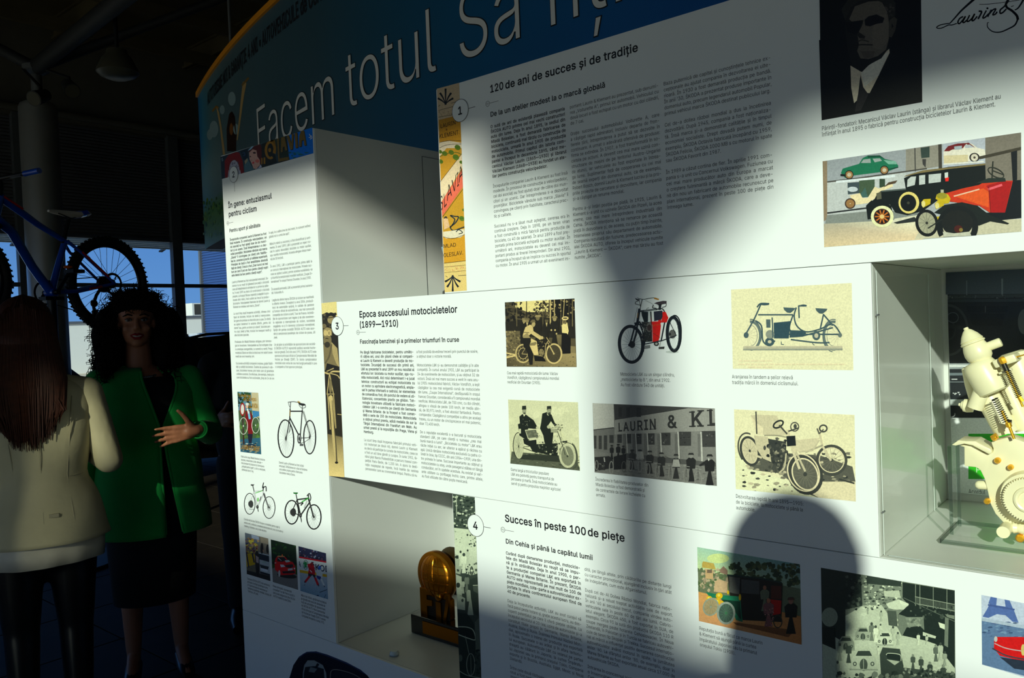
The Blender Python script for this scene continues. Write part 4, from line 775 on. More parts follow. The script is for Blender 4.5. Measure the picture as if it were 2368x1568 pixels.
p.poly([(700, 680), (790, 600), (860, 540), (1000, 490), (1040, 600), (1050, 800), (1020, 980), (960, 940), (920, 700)], (48, 16, 14)); p.poly([(735, 700), (820, 620), (910, 650), (930, 790), (990, 880), (990, 1000), (900, 1090), (840, 1080), (790, 950), (745, 860)], (118, 92, 84)); p.poly([(700, 660), (790, 560), (850, 540), (780, 620)], (80, 110, 130)); p.poly([(820, 690), (880, 680), (900, 720), (840, 730)], (30, 18, 18)); p.poly([(740, 790), (775, 775), (780, 820)], (40, 24, 20)); p.poly([(800, 940), (850, 910), (860, 950), (820, 970)], (120, 30, 34)); p.ell(930, 900, 50, 40, (120, 60, 54)); p.poly([(860, 1105), (960, 1060), (1010, 980), (1040, 1050)], (110, 112, 130)); p.poly([(780, 880), (800, 860), (810, 910)], (100, 76, 70))
p.poly([(1030, 500), (1260, 410), (1400, 930), (1040, 1050)], (16, 20, 18)); GD = (88, 62, 14)
p.ring(1240, 640, 105, 190, 60, GD, a0=60, a1=385); p.curve([(1230, 430), (1300, 400), (1350, 520), (1330, 700)], 60, GD); p.ell(1225, 640, 34, 50, GD); p.rect(1020, 830, 1055, 975, GD); p.rect(1080, 815, 1120, 970, GD)
p.poly([(1340, 380), (1600, 300), (1680, 870), (1440, 930)], (22, 30, 24)); p.poly([(1640, 300), (2240, 100), (2265, 715), (1690, 870)], (0, 62, 128)); p.speck(1700, 700, 2250, 860, 26, (30, 70), [(10, 70, 100), (12, 56, 70)], asp=.5); GO = (66, 52, 20)
for q in ([(1400, 370), (1440, 360), (1460, 840), (1680, 800), (1680, 870), (1430, 920)], [(1500, 340), (1580, 310), (1640, 640), (1600, 660), (1580, 560), (1540, 570), (1530, 690), (1490, 690)], [(1630, 300), (1680, 285), (1740, 480), (1750, 260), (1800, 250), (1770, 620), (1710, 630)], [(1820, 240), (1880, 220), (1895, 580), (1840, 590)], [(1930, 300), (1970, 190), (2040, 170), (2100, 520), (2050, 530), (2035, 400), (1990, 410), (1980, 550), (1920, 560)]): p.poly([(x + 16, y + 14) for x, y in q], (10, 10, 8)); p.poly(q, GO)
p.curve([(2170, 260), (2200, 330), (2160, 340)], 14, (130, 150, 140)); p.curve([(2210, 290), (2230, 350), (2190, 380)], 14, (130, 150, 140))
p.build('printed_strip', f2, 'colourful poster strip with a lady, a red round sign and golden lettering')
CB = (540, 895, 4.61)
p = Print(CB, [(42, 50), (264, 62), (296, 718), (76, 690)], (70, 96, 60), gain=1.0)
p.poly([(42, 50), (264, 62), (272, 250), (52, 250)], (96, 140, 160)); p.poly([(190, 60), (264, 62), (275, 330), (200, 300)], (206, 190, 150)); p.speck(45, 55, 180, 220, 50, (10, 24), [(24, 56, 36), (40, 78, 44), (20, 44, 40)]); p.speck(50, 380, 290, 540, 60, (10, 26), [(60, 104, 40), (88, 128, 52), (46, 84, 40)]); p.poly([(60, 560), (292, 540), (296, 718), (70, 690)], (44, 96, 120)); p.speck(70, 560, 290, 700, 40, (10, 26), [(40, 70, 90), (150, 140, 110), (24, 46, 60)], asp=.4); p.poly([(200, 250), (275, 260), (276, 310), (210, 330)], (60, 130, 180))
p.line([(95, 200), (112, 610)], 16, (60, 36, 30)); p.ell(97, 238, 28, 70, (170, 24, 20)); p.ell(97, 238, 18, 54, (226, 222, 214)); p.poly([(130, 260), (170, 245), (200, 300), (205, 400), (208, 500), (165, 525), (150, 440), (125, 330)], (128, 14, 22)); p.poly([(150, 260), (172, 255), (185, 340), (165, 345)], (120, 190, 220)); p.poly([(150, 500), (205, 500), (195, 600), (165, 600)], (30, 30, 50)); p.ell(146, 205, 14, 22, (226, 180, 150)); p.ell(148, 182, 20, 14, (220, 226, 222)); p.line([(150, 235), (162, 280)], 14, (236, 236, 226))
p.wheel(108, 415, 44, 88, 6, (226, 226, 214), spokes=10, sc=(170, 170, 150)); p.wheel(238, 408, 40, 84, 6, (226, 226, 214), spokes=10, sc=(170, 170, 150)); p.ell(180, 628, 60, 20, (20, 40, 60)); p.speck(110, 600, 240, 680, 14, (8, 22), [(200, 200, 190), (20, 30, 40)], asp=.4)
for t, a, b, h in (('Továrna', (55, 105), (190, 112), 34), ('VELOCIPEDŮ'.replace('Ů', 'U'), (108, 150), (246, 150), 32), ('SLAVIA', (165, 220), (262, 226), 46), ('LAURIN & KLEMENT', (80, 660), (286, 684), 46)): p.text(t, a, b, h, (176, 130, 40), 'b')
p.build('printed_photo', f2, 'old colour poster of a lady in red with a bicycle')
def bike(p, rw, fw, R, bb, seat, headt, headb, bar, w, fc, tc=34, tw=9, mtb=False, spokes=16):
    """bicycle drawn from its joints: rear / front wheel centres and radii, bottom bracket, seat, head tube, bar"""
    for (x, y), (rx, ry) in ((rw, R[0]), (fw, R[1])): p.wheel(x, y, rx, ry, tw, tc, spokes=spokes, sc=140, hub=60)
    st = (seat[0] + (bb[0] - seat[0]) * .3, seat[1] + (bb[1] - seat[1]) * .3)
    for a, b in ((bb, st), (st, headt), (headb, bb), (rw, st), (rw, bb)): p.line([a, b], w if a is not rw else w * .65, fc)
    p.line([headt, headb], w * 1.2, fc); p.line([headb, (fw[0] - (fw[0] - headb[0]) * .08, fw[1])], w * (1.1 if mtb else .8), 60 if mtb else fc); p.line([st, seat], w * .6, 40); p.poly([(seat[0] - R[1][0] * .32, seat[1] - 4), (seat[0] + R[1][0] * .3, seat[1] - 4), (seat[0] + R[1][0] * .12, seat[1] + 9), (seat[0] - R[1][0] * .28, seat[1] + 10)], 30); p.line([headt, bar], w * .8, 40)
    p.ell(bb[0], bb[1], R[1][0] * .2, R[1][1] * .17, 40); p.ell(bb[0], bb[1], R[1][0] * .09, R[1][1] * .08, 130); p.line([bb, (bb[0] + 10, bb[1] + R[1][1] * .42)], w * .6, 50)
    if mtb: p.ring(fw[0], fw[1], R[1][0] * .27, R[1][1] * .25, 3, 90); p.ell(rw[0], rw[1], R[0][0] * .26, R[0][1] * .24, 70)
p = Print(CB, None); K = 44
p.wheel(813, 535, 64, 178, 13, 40, spokes=22, sc=170, hub=70); p.line([(735, 245), (818, 530)], 5, K); p.line([(750, 260), (826, 530)], 5, K); p.line([(700, 545), (820, 538)], 7, K); p.wheel(560, 550, 83, 200, 13, 40, spokes=24, sc=170, hub=90, rot=-3)
p.line([(605, 258), (735, 258)], 13, K); p.line([(735, 240), (712, 540)], 10, K); p.line([(602, 330), (700, 520)], 12, K); p.line([(605, 235), (600, 350)], 11, K); p.line([(603, 250), (605, 310)], 6, (190, 150, 80)); p.curve([(590, 350), (582, 450), (560, 550)], 8, K); p.curve([(600, 350), (605, 430), (592, 490)], 6, K); p.line([(735, 190), (735, 240)], 9, 120); p.line([(610, 160), (605, 235)], 8, 110)
p.curve([(582, 162), (640, 156), (700, 165), (690, 160)], 7, 60); p.line([(688, 155), (710, 165)], 12, (180, 140, 60)); p.poly([(690, 165), (760, 178), (770, 195), (740, 200), (700, 190)], 40); p.curve([(700, 195), (730, 225), (768, 215), (765, 185)], 5, 60); p.ell(702, 548, 22, 55, 60).ell(702, 548, 14, 40, 180).ell(703, 550, 9, 20, 50); p.curve([(705, 600), (760, 585), (820, 545)], 4, 60); p.line([(710, 565), (722, 610)], 6, 60); p.rect(708, 605, 745, 628, 90); p.curve([(586, 170), (600, 210), (610, 200)], 4, 90)
p.build('printed_photo', f2, 'cut-out photo of an old black road bicycle')
p = Print(CB, None)
bike(p, (173, 1245), (380, 1285), ((57, 112), (64, 116)), (256, 1278), (205, 1042), (315, 1105), (322, 1135), (322, 1062), 12, 205, 44, 8, True); p.line([(235, 1130), (310, 1105)], 7, (90, 190, 70)); p.line([(215, 1090), (205, 1050)], 6, 50); p.curve([(322, 1020), (312, 1075), (345, 1060), (350, 1110)], 9, 40); p.ell(262, 1200, 9, 22, (130, 200, 110)); p.line([(295, 1170), (280, 1215)], 9, 90); p.line([(330, 1135), (372, 1280)], 9, 110); p.ell(188, 1248, 24, 40, 60); p.line([(170, 1300), (218, 1305)], 4, 60)
p.build('printed_photo', f2, 'cut-out photo of a white trekking bicycle')
p = Print(CB, None)
bike(p, (622, 1335), (858, 1385), ((72, 126), (76, 130)), (715, 1370), (664, 1128), (800, 1185), (812, 1230), (800, 1150), 14, 40, 30, 13, True); p.line([(730, 1225), (800, 1185)], 12, (60, 160, 60)); p.poly([(636, 1122), (690, 1128), (680, 1140), (650, 1140)], (40, 120, 50)); p.curve([(700, 1240), (740, 1235), (720, 1260)], 12, 40); p.line([(785, 1215), (755, 1285)], 14, 200); p.line([(815, 1230), (850, 1380)], 11, 60); p.curve([(785, 1160), (810, 1135), (825, 1175), (820, 1210)], 9, 36); p.line([(716, 1380), (726, 1440)], 7, 50); p.ell(640, 1335, 28, 44, 50)
p.build('printed_photo', f2, 'cut-out photo of a black and green mountain bicycle')
CN = (540, 1220, 8.713)
p = Print(CN, [(230, 103), (700, 222), (745, 1078), (270, 935)], (70, 66, 60), gain=3.4)
p.poly([(230, 103), (520, 180), (530, 330), (240, 250)], (60, 66, 74)); p.speck(235, 190, 500, 520, 90, (14, 34), [(120, 96, 20), (90, 60, 50), (30, 34, 60), (110, 90, 80), (60, 20, 24), (130, 120, 40)]); p.poly([(360, 140), (515, 185), (520, 250), (370, 215)], (96, 104, 120)); p.poly([(540, 190), (700, 230), (710, 340), (550, 300)], (92, 84, 72)); p.poly([(250, 520), (430, 540), (440, 760), (270, 800)], (130, 104, 10)); p.poly([(270, 790), (450, 740), (460, 940), (280, 900)], (64, 60, 50)); p.line([(262, 500), (310, 800)], 26, (24, 26, 44)); p.line([(380, 520), (420, 700)], 30, (24, 26, 44)); p.poly([(270, 860), (745, 980), (745, 1080), (270, 935)], (22, 22, 22))
p.poly([(510, 500), (720, 550), (740, 960), (540, 880)], (110, 116, 120)); p.poly([(512, 520), (715, 575), (720, 695), (520, 640)], (20, 26, 34)); p.poly([(530, 740), (715, 790), (700, 850), (550, 810)], (24, 30, 36)); p.poly([(560, 815), (690, 850), (690, 895), (562, 860)], (130, 134, 140)); p.poly([(540, 880), (740, 940), (740, 975), (545, 920)], (14, 18, 26)); p.text('Jiří', (575, 700), (660, 715), 24, (60, 110, 80), 'n')
p.poly([(440, 500), (480, 460), (520, 560), (530, 760), (520, 1000), (460, 980), (440, 700)], (24, 22, 24)); p.ell(490, 900, 22, 110, (16, 16, 16)); p.poly([(450, 560), (510, 600), (510, 720), (460, 700)], (110, 96, 96)); p.ell(575, 420, 30, 110, (16, 16, 18)); p.ell(690, 430, 30, 90, (16, 16, 18)); p.poly([(590, 440), (612, 470), (600, 500)], (110, 80, 64))
p.build('printed_photo', f2, 'small photo of a cyclist beside a white car and spectators')
p = Print(CN, [(750, 240), (1260, 365), (1302, 1255), (795, 1097)], (10, 20, 12), gain=3.4)
p.speck(755, 250, 1260, 700, 70, (20, 50), [(8, 16, 10), (18, 44, 16), (12, 26, 10)]); p.poly([(780, 800), (870, 790), (1290, 950), (1302, 1255), (795, 1097)], (74, 72, 70)); p.poly([(770, 740), (840, 740), (840, 800), (780, 830)], (18, 46, 14)); p.poly([(1210, 730), (1280, 760), (1290, 950), (1240, 940)], (24, 50, 16)); p.ell(1080, 970, 200, 50, (20, 20, 20), rot=8)
RD = (150, 8, 14)
p.poly([(830, 700), (850, 620), (900, 570), (1030, 580), (1100, 660), (1200, 700), (1250, 790), (1250, 930), (1180, 950), (960, 960), (900, 900), (840, 850)], RD); p.poly([(880, 680), (890, 600), (1020, 595), (1080, 660), (980, 690)], (18, 20, 22)); p.poly([(870, 585), (900, 565), (1020, 572), (1040, 590)], (100, 96, 60)); p.poly([(1035, 660), (1120, 655), (1145, 690), (1060, 705)], (110, 120, 120)); p.poly([(1035, 760), (1190, 735), (1210, 780), (1160, 815), (1060, 800)], (26, 20, 22)); p.poly([(940, 745), (1010, 750), (1045, 790), (960, 800)], (130, 134, 140)); p.poly([(1095, 830), (1195, 815), (1195, 855), (1100, 870)], (120, 124, 124)); p.poly([(980, 880), (1230, 870), (1240, 920), (1000, 925)], (24, 14, 16)); p.ell(925, 925, 22, 66, (120, 116, 116)); p.ell(1230, 825, 14, 18, (150, 140, 140)); p.line([(900, 610), (965, 665)], 10, (130, 130, 134)); p.ell(985, 560, 12, 20, (150, 60, 30)); p.line([(835, 715), (860, 710)], 12, (160, 150, 140))
p.build('printed_photo', f2, 'small photo of a red car on a forest road')
p = Print(CN, [(1308, 375), (1865, 518), (1908, 1447), (1350, 1275)], (120, 132, 140), gain=3.2)
p.poly([(1308, 375), (1865, 518), (1870, 690), (1320, 590)], (22, 24, 44)); p.speck(1310, 400, 1865, 640, 70, (12, 30), [(20, 22, 40), (60, 40, 50), (90, 96, 110), (30, 34, 60), (16, 16, 26)]); p.poly([(1320, 580), (1870, 680), (1872, 712), (1322, 612)], (120, 10, 22)); p.poly([(1322, 612), (1872, 712), (1880, 940), (1335, 852)], (140, 146, 156)); p.poly([(1335, 850), (1880, 945), (1885, 1000), (1338, 905)], (150, 112, 14)); p.grad([(1338, 905), (1885, 1000), (1908, 1447), (1350, 1275)], [(112, 120, 128), (112, 120, 128), (76, 100, 116), (70, 96, 112)])
p.text('ŠKODA', (1560, 840), (2050, 925), 118, (12, 22, 44), 'b'); p.text('A', (1296, 780), (1362, 790), 105, (12, 22, 44), 'b')
p.ring(1455, 750, 48, 92, 10, (10, 70, 50)); p.poly([(1430, 820), (1425, 740), (1405, 720), (1430, 700), (1440, 670), (1460, 700), (1480, 690), (1478, 720), (1495, 735), (1475, 760), (1485, 810), (1460, 800)], (14, 90, 46))
p.poly([(1490, 740), (1560, 720), (1620, 760), (1650, 900), (1640, 960), (1500, 940), (1520, 840)], (134, 10, 22)); p.poly([(1510, 920), (1660, 960), (1640, 1030), (1590, 960), (1545, 1000), (1505, 990)], (20, 16, 22)); p.line([(1530, 990), (1450, 1090)], 44, (134, 12, 22)); p.line([(1650, 1020), (1705, 1150)], 44, (134, 12, 22)); p.line([(1440, 1080), (1440, 1110)], 18, (20, 20, 26)); p.line([(1710, 1150), (1720, 1180)], 20, (20, 20, 26)); p.ell(1580, 735, 30, 34, (90, 14, 20)); p.line([(1545, 860), (1580, 900)], 16, (170, 160, 170))
p.poly([(1660, 860), (1760, 840), (1800, 920), (1790, 1020), (1680, 980)], (140, 146, 170)); p.ell(1735, 810, 28, 42, (24, 60, 130)); p.poly([(1670, 960), (1770, 990), (1745, 1060), (1690, 1020)], (20, 34, 90)); p.line([(1770, 1040), (1830, 1170)], 34, (140, 150, 180)); p.line([(1825, 1170), (1835, 1195)], 16, (20, 26, 50)); p.line([(1740, 1305), (1885, 1250)], 12, (24, 30, 40)); p.ell(1435, 1158, 10, 8, (20, 20, 24)); p.line([(1830, 1420), (1865, 1350)], 8, (30, 40, 60)); p.ell(1700, 1370, 26, 12, (20, 40, 60))
p.build('printed_photo', f2, 'small photo of ice hockey players in front of an advertising board')
# --- panel 3: racing cyclist strip
CT = (740, 690, 3.733)
p = Print(CT, [(13, 42), (143, 28), (212, 1545), (80, 1532)], 60, tint=SEP)
p.poly([(13, 42), (143, 28), (150, 170), (16, 200)], 235); p.poly([(14, 140), (60, 120), (150, 160), (190, 1190), (66, 1170)], 34); p.speck(16, 130, 150, 300, 26, (8, 20), [50, 70, 90, 40])
p.poly([(52, 165), (60, 135), (95, 120), (130, 130), (135, 160), (90, 180)], 30); p.ell(95, 185, 30, 34, 150); p.line([(60, 170), (135, 160)], 8, 60); p.ell(40, 220, 24, 26, 40); p.ell(36, 240, 20, 20, 110)
p.poly([(30, 400), (100, 375), (150, 430), (168, 600), (40, 620)], 120); p.poly([(100, 380), (150, 430), (168, 600), (140, 560), (110, 480)], 170); p.curve([(100, 400), (80, 500), (45, 560)], 14, 90); p.poly([(60, 560), (168, 590), (165, 640), (42, 650)], 26); p.ell(66, 360, 34, 54, 120); p.ell(64, 400, 24, 26, 50); p.poly([(30, 270), (60, 250), (100, 262), (104, 320), (32, 330)], 150); p.ell(48, 298, 17, 24, 200); p.ell(80, 300, 18, 24, 215); p.ell(80, 300, 12, 17, 160); p.curve([(50, 348), (60, 345), (72, 350)], 6, 40)
p.curve([(40, 640), (80, 650), (110, 632), (168, 632)], 14, 200); p.curve([(60, 630), (118, 604)], 9, 170); p.curve([(100, 650), (150, 665), (170, 690)], 8, 190); p.line([(82, 660), (62, 830)], 7, 190); p.line([(86, 660), (120, 840)], 7, 190); p.line([(68, 830), (90, 1130)], 9, 180); p.line([(118, 830), (138, 1120)], 9, 170); p.ell(92, 760, 14, 60, 120); p.line([(60, 826), (124, 826)], 9, 160); p.line([(152, 1000), (186, 1004)], 7, 180)
p.grad([(66, 1170), (196, 1200), (212, 1545), (80, 1532)], [110, 120, 225, 225]); p.curve([(94, 860), (108, 1000), (118, 1180), (132, 1330), (144, 1415)], (34, 18), 190); p.curve([(106, 880), (122, 1080), (138, 1260), (146, 1415)], (4, 12), 70); p.ell(94, 862, 18, 26, 200); p.ell(144, 1418, 14, 10, 30)
p.build('printed_strip', f3, 'sepia strip photo of a goggled rider on a motorcycle seen head on')
CA = (1160, 685, 9.222)
p = Print(CA, [(70, 132), (1555, 48), (1600, 1508), (115, 1500)], 80, tint=SEP)
p.poly([(270, 120), (1010, 75), (990, 330), (560, 340), (300, 240)], 235); p.speck(70, 130, 420, 700, 90, (20, 60), [20, 34, 28, 60]); p.speck(700, 90, 1030, 500, 90, (12, 40), [30, 60, 120, 50]); p.poly([(1030, 80), (1555, 50), (1580, 800), (1050, 800)], 22); p.speck(1040, 70, 1560, 400, 40, (14, 36), [60, 150, 30, 200]); p.speck(420, 340, 760, 600, 60, (20, 50), [24, 44, 70])
p.poly([(80, 560), (740, 440), (1580, 500), (1590, 900), (95, 850)], 34)
for x, w, c in ((535, 16, 30), (1045, 26, 190), (1130, 22, 170), (1345, 14, 190), (1270, 10, 110), (1515, 18, 120), (330, 12, 110), (885, 12, 110), (1440, 8, 90)): p.line([(x, 70), (x - (40 if x == 1345 else 0), 640)], w, c)
p.grad([(95, 740), (420, 740), (430, 1300), (110, 1300)], [110, 90, 80, 100]); p.speck(100, 740, 440, 1290, 120, (10, 30), [60, 130, 100, 80, 150]); p.grad([(110, 1260), (1590, 1200), (1600, 1508), (115, 1500)], [90, 160, 140, 70]); p.speck(120, 1250, 1590, 1500, 120, (10, 30), [70, 130, 150, 110], asp=.5); p.grad([(1180, 820), (1300, 820), (1300, 1040), (1190, 1040)], [120, 110, 90, 90]); p.poly([(1470, 1060), (1590, 1070), (1592, 1220), (1480, 1200)], 130)
p.line([(105, 1210), (310, 1250)], 26, 215); p.line([(110, 1310), (310, 1262)], 30, 215); p.line([(110, 1290), (230, 1240)], 14, 190)
for x, h, f, ht in ((490, 560, 150, 120), (555, 560, 130, 100), (780, 620, 110, 150), (970, 560, 90, 40), (1140, 600, 150, 130)): p.person(x, 1030, h, 30, ht, f, 190 if x in (490, 970, 555) else None)
for x, y in ((1070, 722), (1150, 722), (1180, 800), (422, 705)): p.ell(x, y, 18, 20, 190)
p.poly([(400, 620), (530, 560), (560, 700), (440, 1010), (410, 1000)], 28); p.poly([(1290, 620), (1350, 570), (1410, 560), (1440, 740), (1400, 900), (1370, 900), (1380, 790), (1300, 780)], 232); p.poly([(1290, 780), (1400, 790), (1480, 900), (1480, 1220), (1280, 1230)], 18); p.ell(1365, 560, 32, 36, 110); p.ell(1365, 472, 72, 42, 225, rot=-4); p.ell(1365, 470, 50, 18, 90)
p.ring(470, 1222, 155, 190, 30, 190); p.ell(470, 1222, 122, 158, 50)
for k in range(12): a = k * .5236; p.line([(470 + 95 * math.cos(a), 1220 + 110 * math.sin(a)), (470 + 118 * math.cos(a), 1220 + 150 * math.sin(a))], 7, 190)
p.ring(470, 1220, 96, 116, 12, 190); p.line([(445, 1230), (575, 1240)], 10, 200); p.line([(445, 1220), (510, 1120)], 8, 190)
p.wheel(1125, 1225, 165, 205, 34, 200, spokes=12, sc=90, hub=150, back=62); p.poly([(640, 900), (760, 960), (800, 1250), (700, 1255), (610, 1050)], 215); p.poly([(600, 990), (740, 960), (760, 1010), (720, 1050), (610, 1055)], 130); p.line([(615, 1000), (740, 965)], 8, 235); p.poly([(760, 960), (960, 900), (1000, 960), (940, 1300), (800, 1250)], 28); p.ell(860, 1200, 55, 80, 130); p.speck(790, 950, 950, 1280, 40, (8, 20), [70, 120, 30, 160]); p.curve([(1000, 960), (950, 1060), (940, 1240), (900, 1350), (850, 1380), (800, 1300)], 12, 200); p.poly([(700, 1260), (900, 1290), (960, 1390), (720, 1380)], 18)
p.line([(970, 880), (1060, 1020)], 14, 190); p.line([(1005, 1000), (1130, 1230)], 24, 190); p.ell(1040, 1020, 30, 30, 60)
p.poly([(480, 770), (520, 660), (620, 605), (680, 640), (690, 740), (820, 860), (880, 850), (900, 890), (830, 930), (640, 800), (560, 870), (460, 860)], 205); p.poly([(700, 750), (780, 800), (870, 860), (850, 890), (760, 830)], 190); p.poly([(460, 850), (560, 780), (620, 880), (600, 950), (480, 910)], 150); p.line([(480, 770), (600, 780)], 12, 60); p.poly([(460, 890), (620, 890), (640, 960), (600, 1050), (690, 1240), (670, 1460), (610, 1460), (560, 1200), (480, 1060)], 26); p.ell(690, 600, 42, 58, 170, rot=12); p.poly([(625, 540), (660, 500), (720, 500), (740, 550), (680, 560), (640, 590)], 100); p.poly([(640, 560), (660, 560), (655, 600), (635, 600)], 40); p.ell(870, 885, 36, 34, 190)
p.build('printed_photo', f3, 'sepia photo of a man on an early motorcycle in front of onlookers in a wood')
CM = (1410, 675, 8.71)
p = Print(CM, None); k1 = (22, 28, 32); RR = (236, 24, 8)
p.ell(1260, 1210, 130, 26, (206, 212, 206)); p.ring(1290, 850, 130, 340, 66, k1, rot=-2); p.ring(1290, 850, 96, 300, 10, (120, 130, 130), rot=-2)
for k in range(18): a = .349 * k; p.line([(1300, 870), (1300 + 100 * math.cos(a), 870 + 310 * math.sin(a))], 3, (150, 156, 150))
p.ring(1290, 850, 150, 375, 26, k1, rot=4, a0=215, a1=372); p.ell(1265, 850, 70, 90, (96, 96, 92)); p.ell(1215, 850, 22, 26, (30, 30, 30))
for k in range(22): a = .2856 * k; p.line([(450, 1060), (450 + 200 * math.cos(a), 1060 + 330 * math.sin(a))], 4, (110, 118, 122))
p.ring(432, 1055, 234, 362, 64, k1, rot=-4, n=44); p.poly([(640, 650), (700, 850), (720, 1020), (690, 1210), (660, 1215), (680, 1000), (650, 800), (590, 640)], k1)
p.curve([(560, 120), (600, 140), (700, 150), (800, 128), (900, 120), (960, 135)], 12, (70, 74, 60)); p.line([(905, 130), (985, 152)], 30, (206, 140, 40)); p.poly([(515, 120), (560, 145), (600, 150), (580, 180), (530, 160)], (50, 52, 48)); p.curve([(590, 180), (530, 200), (520, 240), (580, 260), (620, 270)], 12, (70, 70, 62)); p.line([(655, 160), (610, 350)], 16, (80, 84, 80)); p.line([(600, 150), (620, 300)], 10, (60, 60, 56)); p.curve([(720, 170), (820, 220), (880, 260), (900, 320)], 5, (90, 90, 86))
p.line([(600, 350), (560, 620)], 50, k1); p.line([(570, 430), (562, 520)], 18, (160, 120, 60)); p.line([(560, 310), (490, 600)], 6, (60, 60, 60)); p.poly([(490, 620), (600, 600), (600, 670), (520, 680)], k1); p.curve([(560, 640), (540, 820), (500, 960), (470, 1080)], 34, k1); p.curve([(520, 660), (480, 800), (440, 950), (395, 1070)], 30, k1); p.ell(455, 1060, 60, 70, (36, 36, 34)); p.ell(400, 1070, 26, 30, k1)
p.line([(620, 390), (950, 350)], 34, (60, 66, 66)); p.line([(700, 380), (930, 355)], 12, (150, 156, 150)); p.curve([(740, 370), (760, 330), (795, 325)], 8, (70, 70, 66)); p.line([(600, 600), (720, 760), (700, 1020)], 30, k1); p.poly([(640, 400), (780, 400), (780, 600), (700, 620), (650, 480)], (24, 34, 32)); p.line([(795, 400), (790, 600)], 34, (222, 228, 226)); p.line([(830, 400), (850, 800)], 24, (24, 26, 24)); p.poly([(640, 600), (830, 610), (860, 800), (860, 1000), (700, 1010), (690, 760)], (40, 44, 38)); p.ell(800, 710, 62, 98, (110, 106, 100)); p.ell(800, 720, 42, 66, (62, 46, 40)); p.speck(640, 600, 860, 1000, 60, (8, 22), [(80, 80, 72), (30, 30, 26), (120, 118, 110), (56, 50, 40)])
p.poly([(850, 600), (1045, 590), (1025, 640), (1035, 680), (1010, 900), (990, 980), (870, 1010), (865, 700)], RR); p.poly([(1070, 400), (1130, 400), (1185, 520), (1150, 615), (1040, 615), (1060, 500)], RR); p.poly([(980, 570), (1045, 550), (1040, 620), (980, 640)], RR); p.poly([(890, 395), (1065, 375), (1070, 500), (1040, 560), (980, 570), (900, 590)], (46, 46, 60)); p.line([(870, 680), (1030, 650)], 10, (190, 90, 20)); p.line([(880, 830), (1010, 920)], 9, (120, 40, 10)); p.line([(840, 520), (860, 1000)], 10, (120, 10, 6))
p.poly([(895, 230), (960, 205), (1080, 180), (1150, 185), (1145, 235), (1060, 250), (1010, 290), (960, 250)], (70, 60, 62)); p.line([(1020, 260), (1010, 350)], 50, (30, 34, 34)); p.curve([(880, 270), (870, 320), (940, 330)], 16, (40, 40, 42)); p.curve([(1140, 200), (1135, 285), (1060, 310)], 12, (46, 40, 44)); p.curve([(940, 350), (1060, 340), (1110, 400)], 20, (30, 34, 32)); p.line([(1200, 580), (1345, 875)], 14, k1); p.line([(1060, 980), (1340, 880)], 18, k1); p.line([(1110, 620), (1040, 990)], 26, k1); p.line([(720, 1050), (1060, 980)], 20, (30, 34, 44)); p.ell(945, 1045, 52, 44, (46, 44, 40)); p.ell(945, 1045, 26, 22, (190, 190, 180)); p.poly([(700, 1080), (820, 1070), (820, 1130), (705, 1150)], (140, 142, 142)); p.poly([(990, 1110), (1110, 1100), (1100, 1150), (990, 1150)], (66, 66, 62)); p.line([(1030, 1000), (1010, 1110)], 14, (160, 160, 156))
p.build('printed_photo', f3, 'cut-out photo of a black motorcycle with a bright red tank')
CK = (1165, 915, 8.476)
p = Print(CK, [(85, 75), (1455, 130), (1495, 1472), (128, 1330)], 208, tint=((22, 28, 22), (240, 236, 190)))
p.speck(100, 100, 1450, 1000, 50, (60, 160), [212, 206, 218, 203]); p.poly([(155, 1095), (1420, 1200), (1495, 1472), (128, 1330)], 80); p.speck(140, 1110, 1480, 1460, 160, (14, 44), [60, 100, 76, 46, 120], asp=.4); p.poly([(230, 1150), (1400, 1180), (1100, 1300), (300, 1240)], 40)
DKk = 22
p.wheel(295, 995, 78, 225, 30, 190, spokes=12, sc=60, hub=40, rot=-3, back=190); p.ring(285, 975, 96, 250, 14, 30, a0=120, a1=290)
p.poly([(280, 560), (330, 540), (480, 640), (500, 860), (460, 880), (310, 780)], DKk); p.rect(300, 650, 340, 740, 200); p.poly([(380, 840), (520, 880), (640, 860), (660, 1130), (560, 1080), (520, 1000), (400, 940)], DKk); p.line([(380, 1020), (660, 1120)], 14, 30); p.line([(390, 1000), (500, 995)], 10, 40); p.poly([(640, 950), (1060, 930), (1060, 1180), (960, 1180), (660, 1110)], 24); p.speck(680, 780, 1150, 1150, 90, (8, 26), [90, 40, 150, 30, 60, 190])
p.poly([(310, 410), (370, 360), (440, 370), (590, 480), (650, 590), (690, 640), (600, 650), (490, 640), (420, 660), (330, 640)], DKk); p.ell(405, 300, 38, 62, 150); p.poly([(365, 200), (440, 195), (445, 270), (362, 275)], 30); p.ell(410, 345, 24, 18, 70); p.poly([(380, 350), (430, 375), (400, 410)], 220); p.ell(665, 622, 30, 24, 190); p.speck(380, 400, 520, 600, 10, (6, 10), [150])
p.poly([(420, 670), (640, 650), (700, 820), (480, 850)], 200); p.poly([(435, 685), (632, 666), (685, 808), (490, 832)], 90); p.speck(450, 690, 660, 810, 16, (16, 40), [80, 110, 96])
p.poly([(760, 350), (850, 320), (940, 370), (1000, 520), (1050, 590), (1000, 600), (930, 500), (860, 600), (980, 700), (960, 900), (950, 1130), (880, 1130), (800, 900), (780, 780), (715, 640), (740, 520)], DKk); p.ell(892, 300, 42, 62, 150); p.poly([(852, 205), (932, 200), (938, 275), (850, 280)], 30); p.line([(868, 268), (926, 266)], 8, 200); p.ell(900, 345, 26, 20, 60); p.poly([(850, 340), (890, 390), (860, 380)], 220); p.ell(885, 610, 32, 34, 180)
